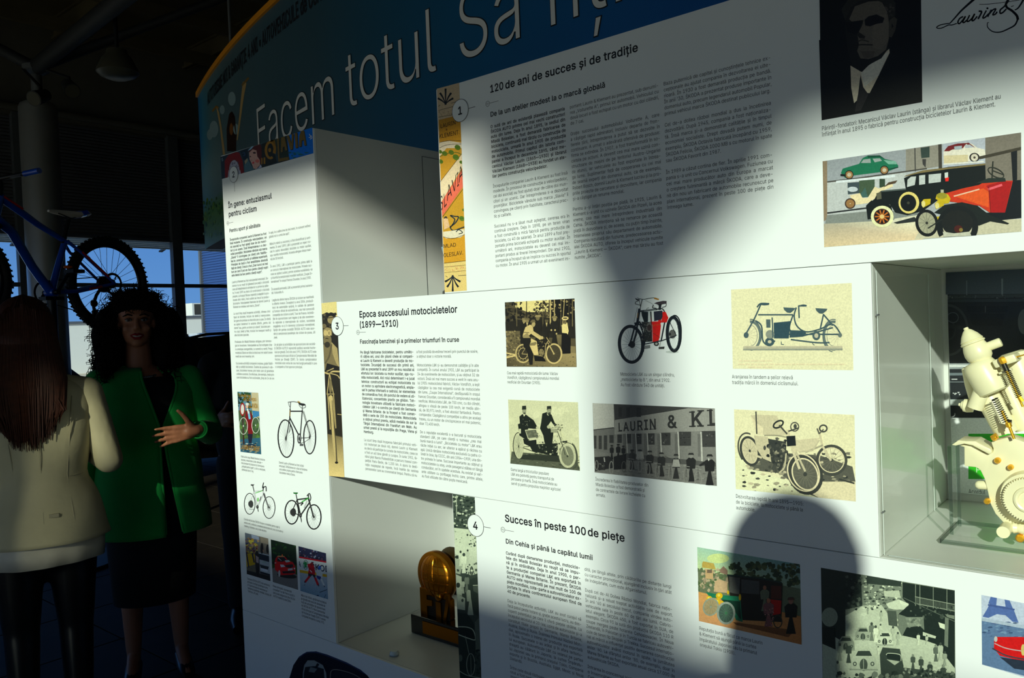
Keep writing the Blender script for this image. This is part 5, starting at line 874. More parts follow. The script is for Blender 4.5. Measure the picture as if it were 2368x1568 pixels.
p.wheel(1255, 1180, 145, 215, 44, 190, spokes=16, sc=110, hub=50, rot=-6, back=120); p.ring(1275, 1170, 165, 250, 12, 70, rot=-8, a0=190, a1=330); p.ring(1330, 1180, 110, 250, 34, 70, rot=-6, a0=-70, a1=90); p.curve([(1085, 600), (1130, 780), (1200, 980), (1270, 1170)], 16, 190); p.curve([(1060, 700), (1150, 950), (1210, 1160)], 14, 60); p.line([(920, 640), (1060, 610), (1160, 630)], 14, 150); p.speck(960, 560, 1160, 720, 30, (8, 18), [190, 120, 70]); p.rect(930, 650, 1060, 720, 150); p.poly([(1150, 890), (1250, 880), (1250, 915), (1160, 920)], 40); p.line([(1110, 700), (1230, 880)], 8, 200)
p.build('printed_photo', f3, 'greenish photo of two uniformed men riding a motor tricycle')
CL = (1365, 925, 7.65)
p = Print(CL, [(40, 55), (2205, 150), (2240, 1520), (80, 1280)], 120, tint=GRY)
p.poly([(40, 55), (415, 75), (425, 490), (60, 530)], 215); p.poly([(60, 530), (425, 490), (420, 960), (75, 900)], 118); p.poly([(415, 75), (2205, 150), (1700, 145), (435, 350)], 60); p.poly([(435, 350), (1700, 145), (2205, 150), (2215, 540), (430, 610)], 160); p.line([(60, 530), (415, 490)], 16, 50); p.line([(435, 350), (1720, 142)], 10, 50); p.poly([(430, 610), (2215, 540), (2225, 1130), (420, 960)], 134)
for x0, x1, h0, h1 in ((65, 110, 630, 860), (150, 205, 630, 870), (240, 300, 625, 880), (340, 415, 620, 760), (480, 560, 610, 760), (630, 725, 600, 770), (800, 910, 595, 780), (1005, 1140, 590, 790), (1250, 1420, 580, 800), (1560, 1785, 560, 810), (1970, 2215, 550, 830)):
    p.rect(x0, h0, x1, h1, 56); p.line([(x0, (h0 + h1) / 2), (x1, (h0 + h1) / 2)], 3, 90)
    if x0 > 700: p.speck(x0 + 40, h0 + 20, x1 - 30, h1 - 40, 5, (12, 26), [30, 110, 80])
for x in (640, 805, 1010, 1245, 1555, 1960): p.line([(x, 590 - (x > 1500) * 20), (x + 20, 960 + (x - 640) * .1)], 14 + (x - 640) * .012, 205); p.poly([(x - 60, 600), (x - 8, 600), (x, 1000), (x - 50, 1000)], 108)
for x, w in ((500, 60), (640, 60), (820, 80)): p.rect(x, 130, x + w, 300, 44)
p.poly([(75, 900), (420, 960), (2225, 1130), (2240, 1520), (80, 1280)], 128); p.speck(300, 1150, 2230, 1480, 120, (20, 60), [110, 140, 100, 150], asp=.3); p.poly([(640, 940), (2225, 1110), (2225, 1180), (640, 1060)], 84); p.line([(1320, 990), (1440, 1050)], 8, 60)
ch = 'LAURIN'; xs = [495, 585, 700, 825, 950, 1045, 1190]
for i, c in enumerate(ch):
    x0, x1 = xs[i], xs[i + 1] - 12; yb = 555 - (x0 - 495) * .06; p.text(c, (x0 + 6, yb), (x1, yb - (x1 - x0) * .055), 145 + (x0 - 495) * .06, 40, 'b'); p.line([(x0, yb - 4), (x1 - 6, yb - 10)], 9, 40) if c in 'LRN' else None
p.text('&', (1368, 492), (1540, 488), 215, 40, 'b'); p.text('K', (1780, 470), (2005, 462), 262, 40, 'b'); p.text('L', (2095, 450), (2290, 440), 275, 40, 'b')
for x0, x1, y in ((1758, 1862, 466), (1900, 2008, 460), (1758, 1850, 215), (1905, 2010, 192), (2078, 2150, 446), (2070, 2165, 185)): p.line([(x0, y), (x1, y - 4)], 22, 40)
p.poly([(240, 1000), (340, 990), (400, 1050), (420, 1200), (90, 1260), (80, 1010)], 34); p.line([(250, 1020), (260, 1090)], 20, 190); p.speck(85, 1090, 260, 1250, 40, (8, 20), [70, 120, 40]); p.ring(378, 1195, 34, 108, 18, 150); p.ring(118, 1150, 26, 80, 14, 130); p.poly([(420, 1000), (640, 950), (640, 1220), (420, 1230)], 28); p.ring(600, 1180, 38, 95, 14, 90)
for x, y, h in ((385, 1050, 250), (500, 1060, 280), (590, 1060, 250)): p.person(x, y, h, 30, 24, 70)
for x, y, h, c, fc, wx in ((745, 1230, 350, 60, 60, 720), (885, 1250, 370, 110, 80, 885), (1060, 1300, 400, 44, 130, 1028), (1265, 1350, 420, 44, 140, 1195), (1525, 1390, 430, 150, 120, 1430), (1790, 1440, 500, 30, 150, 1705), (2120, 1505, 540, 26, 130, 1915)):
    p.person(x, y, h, c if c != 150 else 44, 30 if x > 2000 else 40, fc, w=1.15)
    if c in (150, 110): p.poly([(x - 70, y - 210), (x - 50, y - 340), (x + 50, y - 340), (x + 75, y - 210)], 178)
    R_ = h * .26; p.wheel(wx, y - R_ * .75, R_ * (.34 if x < 2000 else .42), R_, 13, 150, spokes=8, sc=110, hub=60); p.line([(wx - 50, y - h * .55), (wx + 60, y - h * .52)], 9, 170); p.line([(wx, y - h * .55), (wx, y - R_)], 8, 60)
p.poly([(1930, 1150), (2060, 1060), (2080, 1110), (1960, 1170)], 30); p.ell(2103, 1050, 14, 26, 200); p.ell(2195, 1275, 16, 18, 170)
p.build('printed_photo', f3, 'grey photo of a factory front lettered LAURIN & KL with riders lined up')
TAN = ((28, 60, 76), (246, 226, 184)); p = Print(A36, [(106, 130), (835, 90), (845, 617), (117, 608)], 246, tint=TAN)
for (x, r0) in ((225, 0), (725, 1)):
    p.ring(x, 408, 58, 84, 16, 90, a0=-95 if not r0 else 80, a1=90 if not r0 else 282); p.ring(x, 408, 40, 62, 4, 140, a0=-90 if not r0 else 90, a1=90 if not r0 else 270); p.ring(x, 408, 64, 98, 6, 80, a0=-95 if not r0 else 95, a1=20 if not r0 else 282)
for k in range(9): a = -1.5 + k * .37; p.line([(205, 408), (205 + 62 * math.cos(a), 408 + 72 * math.sin(a))], 2, 190); p.line([(755, 405), (755 - 66 * math.cos(a), 405 + 72 * math.sin(a))], 2, 190)
p.grad([(180, 470), (780, 470), (780, 497), (180, 497)], [200, 200, 140, 140]); p.line([(180, 494), (780, 490)], 4, 120)
for a in ([(265, 235), (285, 215), (335, 215)], [(285, 222), (255, 290), (240, 320)], [(240, 320), (195, 400)], [(272, 282), (480, 282)], [(256, 318), (290, 350), (300, 440), (340, 468), (370, 440)], [(480, 285), (462, 375), (555, 385)], [(500, 240), (488, 290), (505, 350), (560, 385), (640, 370), (720, 340), (770, 400)], [(515, 230), (518, 300)], [(515, 228), (560, 228)], [(665, 280), (645, 370)], [(665, 280), (720, 345)], [(455, 400), (600, 400), (760, 400)], [(470, 432), (620, 450), (700, 450)], [(540, 410), (720, 360)], [(460, 375), (370, 420)]): p.curve(a, 9, 54)
p.ell(198, 405, 15, 18, 60); p.ell(340, 445, 28, 26, 50); p.ell(340, 445, 12, 10, 190); p.poly([(364, 330), (468, 320), (462, 375), (455, 425), (366, 425)], 36); p.poly([(462, 375), (555, 378), (560, 395), (540, 415), (460, 420)], 42); p.poly([(318, 310), (345, 310), (345, 360), (320, 360)], 70); p.ell(342, 400, 26, 26, 130); p.line([(355, 300), (360, 420)], 8, 60)
for x, y in ((458, 245), (652, 250)): p.poly([(x - 36, y - 8), (x + 38, y - 4), (x + 30, y + 8), (x + 8, y + 26), (x - 12, y + 24), (x - 30, y + 8)], 60)
p.ell(310, 218, 28, 7, 40); p.ell(545, 226, 20, 6, 40); p.ell(622, 408, 24, 28, 60); p.ell(622, 408, 12, 14, 190); p.ell(765, 405, 12, 14, 90); p.line([(410, 445), (410, 460), (425, 462)], 5, 70); p.line([(598, 455), (610, 465)], 5, 90)
for y, x0, x1 in ((556, 152, 355), (577, 150, 800), (594, 210, 365)):
    x = x0
    while x < x1: w = p.rnd.uniform(12, 46); p.rect(x, y, min(x + w, x1), y + 8, 222); x += w + 7
p.build('printed_photo', f3, 'cream toned drawing of a motor tandem in side view')
p = Print(A36, [(124, 853), (852, 887), (860, 1410), (135, 1335)], 232, tint=((26, 32, 34), (246, 230, 186)))
p.poly([(135, 1110), (300, 1240), (480, 1290), (640, 1390), (135, 1335)], 240); p.poly([(160, 1140), (240, 1220), (400, 1240), (560, 1360), (640, 1390), (700, 1290), (860, 1300), (840, 1200), (640, 1130), (300, 1110)], 80); p.speck(180, 1120, 840, 1370, 120, (8, 26), [60, 110, 150, 40, 190], asp=.5); p.poly([(480, 1290), (860, 1290), (860, 1410), (640, 1390)], 220); p.line([(760, 1275), (850, 1300)], 10, 50)
p.poly([(225, 890), (260, 885), (380, 890), (420, 960), (450, 1010), (310, 1010), (260, 1000)], 200); p.poly([(225, 890), (260, 1000), (300, 1010), (300, 960), (265, 940)], 222); p.line([(257, 868), (262, 1000)], 8, 50); p.poly([(480, 1040), (640, 1025), (620, 1090), (520, 1110), (470, 1100)], 205)
p.wheel(220, 1105, 52, 85, 14, 50, rim=210, spokes=10, sc=120, hub=40, rot=-14, back=200); p.ring(215, 1095, 62, 100, 9, 60, rot=-14, a0=150, a1=300); p.poly([(245, 1010), (330, 1020), (355, 1100), (350, 1172), (300, 1150), (260, 1090)], 196); p.ell(310, 1086, 8, 14, 60); p.poly([(330, 1030), (440, 1050), (440, 1160), (400, 1230), (350, 1170)], 46); p.speck(330, 1030, 450, 1230, 60, (6, 18), [30, 90, 140, 60]); p.line([(200, 1110), (290, 1145)], 12, 200)
p.wheel(715, 1160, 88, 86, 16, 60, rim=220, spokes=16, sc=120, hub=60, rot=28); p.wheel(555, 1245, 92, 116, 24, 50, rim=225, spokes=18, sc=110, hub=50, rot=-24, back=86); p.ring(545, 1235, 92, 116, 8, 220, rot=-24)
p.line([(450, 980), (480, 1100), (520, 1210)], 15, 205); p.line([(500, 1110), (555, 1225)], 12, 190); p.line([(640, 980), (660, 1075), (710, 1160)], 13, 200); p.line([(560, 1110), (660, 1070)], 10, 160); p.line([(520, 1110), (600, 1100), (640, 1040)], 9, 190); p.poly([(442, 1015), (495, 1012), (500, 1072), (446, 1076)], 20); p.ring(393, 943, 32, 18, 10, 30, rot=-30); p.line([(400, 950), (445, 1000)], 9, 60); p.ring(492, 958, 24, 26, 7, 80); p.line([(455, 985), (515, 965)], 8, 60); p.ell(495, 955, 10, 14, 60); p.ring(665, 968, 22, 20, 9, 60); p.line([(628, 970), (640, 1000), (665, 975)], 8, 80); p.curve([(440, 1120), (430, 1200), (400, 1235)], 9, 190); p.curve([(310, 1010), (380, 1010), (440, 1020)], 7, 150)
p.build('printed_photo', f3, 'cream toned photo of an early motorcycle with sidecar chassis')
# --- panel 4: street strip, car in the village, street scene, tower
CU = (1040, 1135, 3.622)
p = Print(CU, [(24, 25), (210, 55), (268, 1640), (90, 1640)], 60, tint=GRN)
p.speck(26, 30, 215, 300, 110, (6, 20), [24, 40, 120, 190, 30, 70], asp=.7); p.line([(56, 40), (60, 210)], 6, 170); p.poly([(38, 310), (225, 330), (232, 640), (48, 640)], 205); p.speck(40, 320, 230, 500, 14, (4, 14), [150, 180]); p.speck(160, 330, 225, 470, 26, (6, 14), [60, 120, 40]); p.poly([(46, 530), (90, 540), (110, 620), (90, 700), (52, 690)], 170); p.ell(66, 555, 22, 14, 40)
p.poly([(130, 560), (190, 540), (236, 580), (238, 690), (180, 710), (135, 680)], 200); p.ell(185, 672, 14, 40, 40); p.line([(185, 640), (185, 706)], 4, 150); p.ell(145, 652, 9, 12, 60); p.ell(222, 664, 9, 12, 60); p.poly([(55, 700), (100, 720), (104, 880), (60, 860)], 190); p.ell(72, 790, 16, 22, 40); p.poly([(62, 860), (130, 900), (130, 1000), (66, 990)], 180); p.ell(108, 918, 10, 14, 60); p.speck(60, 600, 230, 700, 20, (6, 16), [90, 50, 220])
for x, y, h, c in ((92, 630, 130, 210), (120, 690, 170, 225), (150, 470, 110, 200), (152, 600, 110, 190), (145, 850, 150, 120), (175, 1040, 250, 170), (112, 860, 120, 180)): p.person(x, y, h, c, None, 50, w=.9)
p.poly([(168, 740), (238, 720), (246, 1050), (205, 1030), (180, 900)], 46); p.poly([(196, 790), (238, 788), (240, 860), (200, 840)], 80); p.line([(198, 792), (238, 790)], 6, 190); p.poly([(66, 1020), (150, 1030), (205, 1120), (215, 1300), (210, 1568), (85, 1560)], 36); p.poly([(76, 1140), (190, 1160), (214, 1240), (200, 1250), (80, 1200)], 20); p.curve([(74, 1138), (150, 1142), (200, 1170), (216, 1245), (160, 1235), (78, 1205)], 7, 190); p.curve([(132, 1215), (165, 1370)], 4, 150); p.ring(178, 1455, 34, 92, 6, 150); p.line([(178, 1380), (182, 1550)], 4, 130); p.ell(92, 1400, 16, 30, 90); p.curve([(86, 1510), (150, 1545), (262, 1568)], 6, 170); p.poly([(212, 1100), (250, 1060), (262, 1360), (220, 1340)], 90); p.speck(215, 1330, 262, 1560, 30, (8, 20), [24, 60, 36])
p.build('printed_strip', f4, 'greenish strip photo of a crowded street with old cars')
CG = (1600, 1250, 6.27)
p = Print(CG, [(78, 95), (1568, 345), (1592, 1508), (105, 1165)], (110, 120, 90), gain=1.0)
p.grad([(78, 95), (1568, 345), (1575, 700), (85, 420)], [(176, 214, 184), (110, 160, 160), (150, 170, 140), (206, 226, 160)]); p.ell(380, 260, 160, 70, (214, 228, 150)); p.speck(560, 330, 1570, 640, 150, (20, 60), [(66, 84, 50), (90, 100, 60), (50, 66, 44)]); p.speck(88, 420, 520, 720, 120, (14, 40), [(120, 132, 90), (170, 150, 120), (100, 116, 80), (196, 176, 140), (84, 104, 64)]); p.poly([(150, 330), (165, 300), (320, 330), (350, 420), (150, 390)], (196, 166, 80)); p.poly([(200, 410), (310, 425), (310, 560), (200, 550)], (206, 170, 120)); p.rect(222, 420, 295, 470, (120, 100, 80)); p.poly([(410, 420), (460, 370), (520, 430), (520, 500), (420, 470)], (150, 120, 100)); p.poly([(340, 590), (400, 560), (520, 600), (520, 760), (320, 740)], (206, 172, 130))
p.grad([(98, 740), (1580, 1100), (1592, 1508), (105, 1165)], [(220, 160, 90), (200, 130, 70), (206, 130, 70), (226, 166, 110)]); p.poly([(600, 1180), (1500, 1300), (1400, 1400), (640, 1220)], (130, 80, 44))
p.poly([(520, 490), (1150, 560), (1320, 620), (1300, 1180), (700, 1150), (560, 860)], (40, 36, 30)); p.poly([(540, 520), (700, 540), (690, 780), (550, 750)], (90, 90, 84)); p.poly([(720, 560), (980, 590), (980, 780), (720, 760)], (80, 80, 76)); p.line([(520, 500), (1000, 545), (1300, 610)], 24, (40, 60, 54)); p.poly([(1140, 850), (1300, 870), (1290, 1060), (1180, 1080)], (190, 10, 8)); p.poly([(1150, 650), (1300, 660), (1300, 850), (1150, 840)], (90, 40, 30))
p.poly([(205, 745), (440, 790), (700, 810), (740, 1180), (640, 1150), (560, 900), (440, 850), (260, 820)], (30, 120, 84)); YY = (226, 182, 20)
for x, y, r in ((400, 800, 50), (255, 840, 42), (375, 885, 46)): p.ell(x, y, r, r * .9, YY); p.ell(x - 8, y - 8, r * .4, r * .4, (246, 220, 90))
p.ell(450, 885, 24, 20, YY); p.ell(352, 945, 20, 18, YY); p.ell(528, 750, 16, 30, YY); p.ell(700, 820, 18, 46, (190, 150, 20)); p.poly([(420, 850), (700, 880), (720, 1150), (600, 1000)], (20, 60, 44)); p.wheel(278, 960, 104, 124, 20, (150, 160, 140), spokes=11, sc=(60, 110, 80), rot=20, back=(170, 150, 110)); p.wheel(500, 1050, 120, 150, 30, (150, 160, 146), spokes=14, sc=(90, 140, 100), hub=(60, 120, 80), back=(70, 90, 80))
p.person(1060, 1020, 370, (110, 116, 90), None, (170, 110, 80), w=1.2); p.person(1115, 1245, 410, (130, 80, 80), None, (180, 110, 80), w=1.3); p.speck(1060, 950, 1190, 1240, 60, (6, 14), [(190, 130, 120), (90, 90, 60), (170, 90, 90)]); p.person(1440, 1350, 520, (24, 26, 22), (90, 60, 50), (160, 110, 90), w=1.2); p.wheel(1250, 1170, 60, 90, 14, (60, 60, 50), spokes=8, sc=(60, 60, 50))
p.build('printed_photo', f4, 'coloured picture of a green vintage car with people in a village')
CH = (1885, 1300, 5.851)
p = Print(CH, [(78, 75), (1890, 380), (1905, 2090), (110, 2090)], 120, tint=GRN)
p.poly([(640, 590), (900, 580), (1180, 980), (1640, 1100), (1890, 1400), (1900, 2090), (110, 2090), (100, 900), (560, 640)], 190); p.speck(600, 600, 1800, 1500, 60, (20, 70), [200, 180, 196, 186], asp=.4); p.poly([(78, 75), (620, 170), (640, 590), (410, 640), (410, 1100), (95, 900)], 40); p.speck(420, 180, 630, 640, 60, (10, 40), [30, 90, 24, 60]); p.speck(640, 190, 1180, 640, 190, (10, 34), [60, 150, 200, 30, 90, 220, 40], asp=.6); p.line([(725, 180), (735, 420)], 12, 150); p.poly([(700, 180), (1170, 260), (1160, 330), (700, 290)], 44)
p.poly([(1180, 270), (1890, 385), (1890, 1430), (1640, 1110), (1500, 1060), (1180, 990), (1130, 700), (1270, 580), (1180, 480)], 26)
for x in (1180, 1360, 1420, 1600, 1785): p.line([(x, 270 + (x - 1180) * .15), (x, 560 + (x - 1180) * .15)], 9, 130)
for k in range(30): x = 1360 + k * 18; p.line([(x, 470 + k * 3.4), (x, 560 + k * 3.4)], 5, 120)
p.line([(1355, 465), (1890, 570)], 9, 150); p.line([(1350, 555), (1890, 660)], 12, 140); p.line([(1200, 480), (1890, 800)], 10, 90); p.speck(1280, 600, 1880, 760, 30, (8, 30), [60, 90, 40])
p.poly([(1130, 700), (1250, 740), (1470, 740), (1480, 920), (1420, 860), (1240, 880), (1180, 1000), (1130, 900)], 110); p.poly([(1220, 745), (1460, 745), (1400, 860), (1260, 880)], 130); p.speck(1220, 760, 1460, 900, 26, (10, 30), [110, 150, 90]); p.poly([(1670, 810), (1790, 850), (1760, 910), (1690, 880)], 225); p.poly([(1460, 940), (1640, 1000), (1630, 1030), (1460, 990)], 200); p.poly([(1760, 740), (1810, 760), (1800, 1150), (1750, 1120)], 110); p.poly([(1760, 700), (1885, 720), (1885, 770), (1790, 740)], 120)
p.poly([(960, 560), (1130, 500), (1270, 570), (1200, 640), (1090, 640), (1000, 620)], 205); p.poly([(1130, 500), (1270, 560), (1260, 590), (1160, 560)], 225); p.poly([(930, 390), (1140, 380), (1160, 480), (940, 460)], 190); p.poly([(980, 650), (1100, 660), (1120, 870), (1000, 850)], 70)
p.ell(200, 740, 110, 130, 150); p.poly([(95, 880), (270, 890), (280, 1180), (100, 1100)], 26)
def oldcar(x, y, s, c, g=60):
    p.poly([(x - 130 * s, y), (x - 120 * s, y - 110 * s), (x - 60 * s, y - 200 * s), (x + 60 * s, y - 205 * s), (x + 125 * s, y - 110 * s), (x + 135 * s, y)], c); p.poly([(x - 80 * s, y - 130 * s), (x - 55 * s, y - 180 * s), (x + 60 * s, y - 180 * s), (x + 85 * s, y - 130 * s)], 50); p.ell(x, y - 40 * s, 40 * s, 62 * s, g); p.line([(x, y - 95 * s), (x, y + 15 * s)], 5 * s, c)
    for q in (-1, 1): p.ell(x + q * 88 * s, y - 50 * s, 20 * s, 22 * s, g); p.ell(x + q * 88 * s, y - 50 * s, 10 * s, 11 * s, c)
    p.line([(x - 135 * s, y + 6 * s), (x + 140 * s, y + 10 * s)], 16 * s, 150)
oldcar(945, 1110, .85, 205, 40); oldcar(650, 1040, .8, 160); oldcar(660, 1440, 1.35, 185, 70); p.poly([(880, 1250), (920, 1150), (1150, 1170), (1200, 1400), (1180, 1560), (900, 1560)], 52); p.poly([(965, 1240), (1000, 1225), (1150, 1245), (1165, 1330), (985, 1300)], 30); p.curve([(965, 1250), (1000, 1228), (1150, 1248), (1165, 1330)], 10, 190); p.poly([(970, 1310), (1150, 1340), (1080, 1390)], 180); oldcar(420, 1180, .9, 140)
for x, y, h, c in ((770, 1060, 250, 110), (825, 1080, 230, 225), (890, 980, 150, 200), (1060, 1060, 200, 180), (1125, 1120, 180, 170), (1400, 1115, 160, 210), (1515, 1110, 130, 190), (900, 800, 150, 170), (840, 600, 110, 190), (1640, 1340, 230, 90), (1700, 1330, 250, 180), (1760, 1400, 200, 150), (1330, 1450, 210, 70), (1440, 1500, 230, 60), (1560, 1580, 240, 50), (1740, 1640, 260, 60), (340, 1330, 240, 150), (460, 1360, 280, 60), (860, 1250, 120, 210), (310, 1560, 230, 170), (720, 700, 90, 150), (1370, 1600, 150, 60), (1640, 1700, 200, 50)): p.person(x, y, h, c, None, 60 if c > 100 else 130)
p.poly([(1190, 1420), (1900, 1500), (1900, 2090), (1150, 2090)], 60); p.speck(1190, 1440, 1890, 1600, 60, (14, 36), [40, 110, 150, 30, 80]); p.speck(300, 1500, 1200, 1650, 60, (20, 60), [40, 90, 120, 30])
p.build('printed_photo', f4, 'green toned photo of a crowded street with cars and a balcony')
p = Print(A48, [(2072, 588), (2700, 712), (2700, 1262), (2077, 1072)], (196, 206, 224))
BL = (84, 110, 170); p.poly([(2150, 560), (2180, 580), (2175, 650), (2120, 650)], BL); p.poly([(2130, 650), (2150, 605), (2180, 610), (2175, 660), (2240, 670), (2232, 615), (2265, 620), (2290, 680), (2300, 700), (2330, 780), (2290, 775), (2240, 730), (2180, 722), (2120, 748), (2080, 740), (2110, 690)], BL); p.line([(2120, 658), (2300, 690)], 12, (70, 92, 150)); p.poly([(2074, 745), (2700, 870), (2700, 1240), (2077, 1072)], (96, 124, 160)); p.speck(2080, 780, 2690, 880, 70, (8, 30), [(80, 100, 140), (120, 150, 180), (60, 84, 120)], asp=.3); p.poly([(2074, 745), (2700, 862), (2700, 885), (2074, 768)], (176, 190, 206))
p.poly([(2160, 900), (2175, 880), (2380, 880), (2560, 900), (2560, 1080), (2400, 1060), (2200, 1010), (2160, 960)], (216, 22, 22)); p.curve([(2165, 925), (2250, 960), (2400, 985), (2560, 1010)], 7, (196, 170, 170)); p.ell(2172, 895, 12, 20, (196, 186, 180)); p.curve([(2150, 960), (2250, 1010), (2400, 1040)], 9, (70, 60, 70)); p.ell(2362, 970, 14, 40, (214, 190, 110)); p.poly([(2200, 1020), (2700, 1090), (2700, 1160), (2300, 1100)], (40, 50, 66)); p.poly([(2350, 880), (2380, 850), (2560, 850), (2560, 900)], (90, 110, 140))
p.build('printed_photo', f4, 'blue toned photo of an iron tower base with a red convertible')
# --- plinth: dark car picture
CQ = (560, 1380, 4.554)
p = Print(CQ, None, lift=.0003); NV = (20, 26, 44)
p.poly([(440, 1100), (500, 850), (540, 720), (600, 630), (680, 580), (780, 575), (900, 610), (1100, 690), (1250, 770), (1320, 830), (1420, 960), (1500, 1200), (440, 1200)], NV); p.curve([(600, 640), (680, 590), (790, 588), (950, 640), (1150, 725), (1290, 810)], 12, (60, 72, 110)); p.poly([(640, 800), (655, 720), (690, 670), (760, 670), (850, 720), (885, 800), (900, 1000), (640, 1000)], (150, 160, 160)); p.poly([(650, 810), (665, 740), (760, 730), (860, 760), (880, 1000), (645, 1000)], (40, 44, 50)); p.line([(800, 710), (720, 840)], 26, (30, 34, 40)); p.poly([(720, 740), (790, 760), (760, 800), (700, 790)], (120, 130, 130)); p.curve([(935, 1000), (930, 820), (960, 770), (1060, 780), (1180, 820), (1300, 900), (1340, 1000)], 9, (130, 126, 120)); p.poly([(945, 1000), (942, 830), (970, 782), (1060, 790), (1170, 828), (1290, 910), (1320, 1000)], (36, 42, 54)); p.curve([(630, 1000), (630, 800), (650, 700), (700, 655), (780, 655), (860, 710), (900, 790)], 5, (8, 10, 14))
p.build('printed_photo', f0, 'picture of a rounded dark blue old car cut by the photograph edge')
# --- poster at the back of the lit niche
YP = BACK - .006
ps = setp(MB().box((-.3985, YP, 1.13), (.09, BACK - .001, 1.6)).build('niche_poster', M_panel, None, smooth=False), 'poster with car dashboards and a green square behind the cream engine model', 'poster')
CR = (2000, 560, 2.063)
p = Print(CR, [((q[0] - 2000) * 2.063, (q[1] - 560) * 2.063) for q in (proj((-.398, YP, 1.598)), proj((.088, YP, 1.598)), proj((.088, YP, 1.132)), proj((-.398, YP, 1.132)))], (236, 238, 236), Y=YP)
p.poly([(386, 100), (1400, 30), (1400, 575), (388, 578)], (26, 30, 34)); p.grad([(386, 145), (1400, 100), (1400, 240), (386, 250)], [(60, 70, 80), (60, 70, 80), (90, 100, 110), (84, 94, 104)]); p.line([(486, 100), (486, 260)], 5, (120, 130, 140)); p.line([(655, 80), (655, 250)], 8, (130, 138, 146)); p.line([(388, 262), (1400, 245)], 16, (66, 72, 74)); p.speck(388, 254, 1100, 272, 50, (2, 5), [(30, 30, 34), (120, 120, 120)]); p.line([(388, 280), (1400, 270)], 14, (56, 62, 68))
p.poly([(480, 305), (685, 305), (680, 335), (490, 335)], (14, 16, 18)); p.line([(575, 305), (575, 335)], 4, (90, 90, 94)); p.poly([(500, 340), (670, 340), (655, 400), (515, 400)], (12, 13, 15)); p.ring(398, 420, 92, 118, 12, (66, 68, 70), a0=-95, a1=95); p.ring(398, 420, 34, 44, 8, (50, 52, 54)); p.line([(398, 400), (470, 410)], 18, (44, 46, 48)); p.ring(420, 360, 26, 24, 3, (100, 104, 108)); p.ell(760, 380, 30, 60, (90, 94, 98)); p.poly([(395, 118), (470, 112), (440, 128), (400, 130)], (80, 84, 86))
p.poly([(388, 578), (1400, 580), (1400, 840), (392, 838)], (150, 156, 158)); p.line([(388, 590), (1400, 590)], 12, (210, 212, 210)); p.poly([(390, 605), (700, 605), (690, 700), (620, 748), (392, 750)], (34, 38, 42)); p.line([(390, 630), (700, 628)], 12, (110, 120, 126)); p.line([(392, 667), (520, 667)], 4, (110, 116, 120)); p.line([(415, 654), (440, 654)], 5, (190, 190, 190)); p.speck(395, 715, 455, 732, 10, (3, 6), [(190, 190, 190)]); p.poly([(390, 752), (1400, 752), (1400, 778), (390, 778)], (190, 194, 190)); p.poly([(390, 780), (1400, 780), (1400, 838), (392, 838)], (20, 22, 24)); p.ring(414, 820, 16, 14, 4, (150, 150, 150), a0=-20, a1=200)
p.poly([(392, 840), (1400, 842), (1400, 1500), (392, 1215)], (240, 242, 240)); p.poly([(494, 914), (1400, 914), (1400, 1132), (494, 1130)], (44, 180, 24)); p.text('P', (528, 1100), (556, 1101), 34, (214, 236, 206), 'l')
p.text('Acordul', (494, 1200), (575, 1204), 22, (50, 54, 58), 'n'); p.text('& exact.', (500, 1236), (600, 1242), 22, (50, 54, 58), 'n')
p.build('printed_photo', ps, 'dashboard pictures above a white field with a green square')
# ------------------------------------------------------------------ round hanging sign behind the display wall
BC, BR, ZB0, ZB1 = (-1.17363, 19.68306), 16.7349, 2.37, 3.85
def ban(px, py, off=0.):
    """pixel -> (arc length, z, point) on the curved sign"""
    d = ray(px, py); dx, dy = d[0], d[1]; R_ = BR + off; cx, cy = BC; A_ = dx * dx + dy * dy; B_ = -2 * (dx * cx + dy * cy); C_ = cx * cx + cy * cy - R_ * R_
    t = (-B_ - math.sqrt(max(B_ * B_ - 4 * A_ * C_, 0))) / (2 * A_); x, y = dx * t, dy * t; return (math.atan2(x - cx, cy - y) * BR, CZ + d[2] * t, (x, y, CZ + d[2] * t))
def bpt(s, z, off=0.): a = s / BR; return (BC[0] + math.sin(a) * (BR + off), BC[1] - math.cos(a) * (BR + off), z)
sg = thing('hanging_sign', 'large curved blue hanging sign with thin white lettering and an orange rim', 'sign', (-2, 3, 2.3))
s0 = ban(461, 300)[0]; s1 = 5.2; NS, NZ = 90, 14
me = bpy.data.meshes.new('sign_face'); V = []; F = []; Cc = []; rr = random.Random(4)
def bcol(u, v, x):
    sky = [(0, (20, 120, 190)), (.02, (60, 150, 190)), (.06, (90, 130, 140)), (.12, (84, 112, 122)), (.28, (60, 96, 116)), (.42, (14, 104, 160)), (.55, (0, 98, 186)), (1., (0, 84, 190))]
    for (a, ca), (b, cb) in zip(sky[:-1], sky[1:]):
        if a <= u <= b: t = (u - a) / (b - a); c = [ca[k] + (cb[k] - ca[k]) * t for k in range(3)]; break
    if u < .14:
        w = math.exp(-((v - .42) / .16) ** 2) * .6 * (1 - u / .14); c = [c[k] * (1 - w) + (200, 214, 216)[k] * w for k in range(3)]
    if v < .24 and u < .22: g = min(1, (.24 - v) / .03); c = [c[k] * (1 - g) + (96 - v * 60, 130 + v * 60, 18)[k] * g for k in range(3)]
    return (*[x_ * .9 for x_ in lin(c)], 1.)
for i in range(NS + 1):
    for j in range(NZ + 1): V.append(bpt(s0 + (s1 - s0) * i / NS, ZB0 + (ZB1 - ZB0) * j / NZ))
Vc = [bcol(i / NS, j / NZ, 0) for i in range(NS + 1) for j in range(NZ + 1)]
for i in range(NS):
    for j in range(NZ): q = i * (NZ + 1) + j; f = [q, q + NZ + 1, q + NZ + 2, q + 1]; F.append(f); Cc += [Vc[k] for k in f]
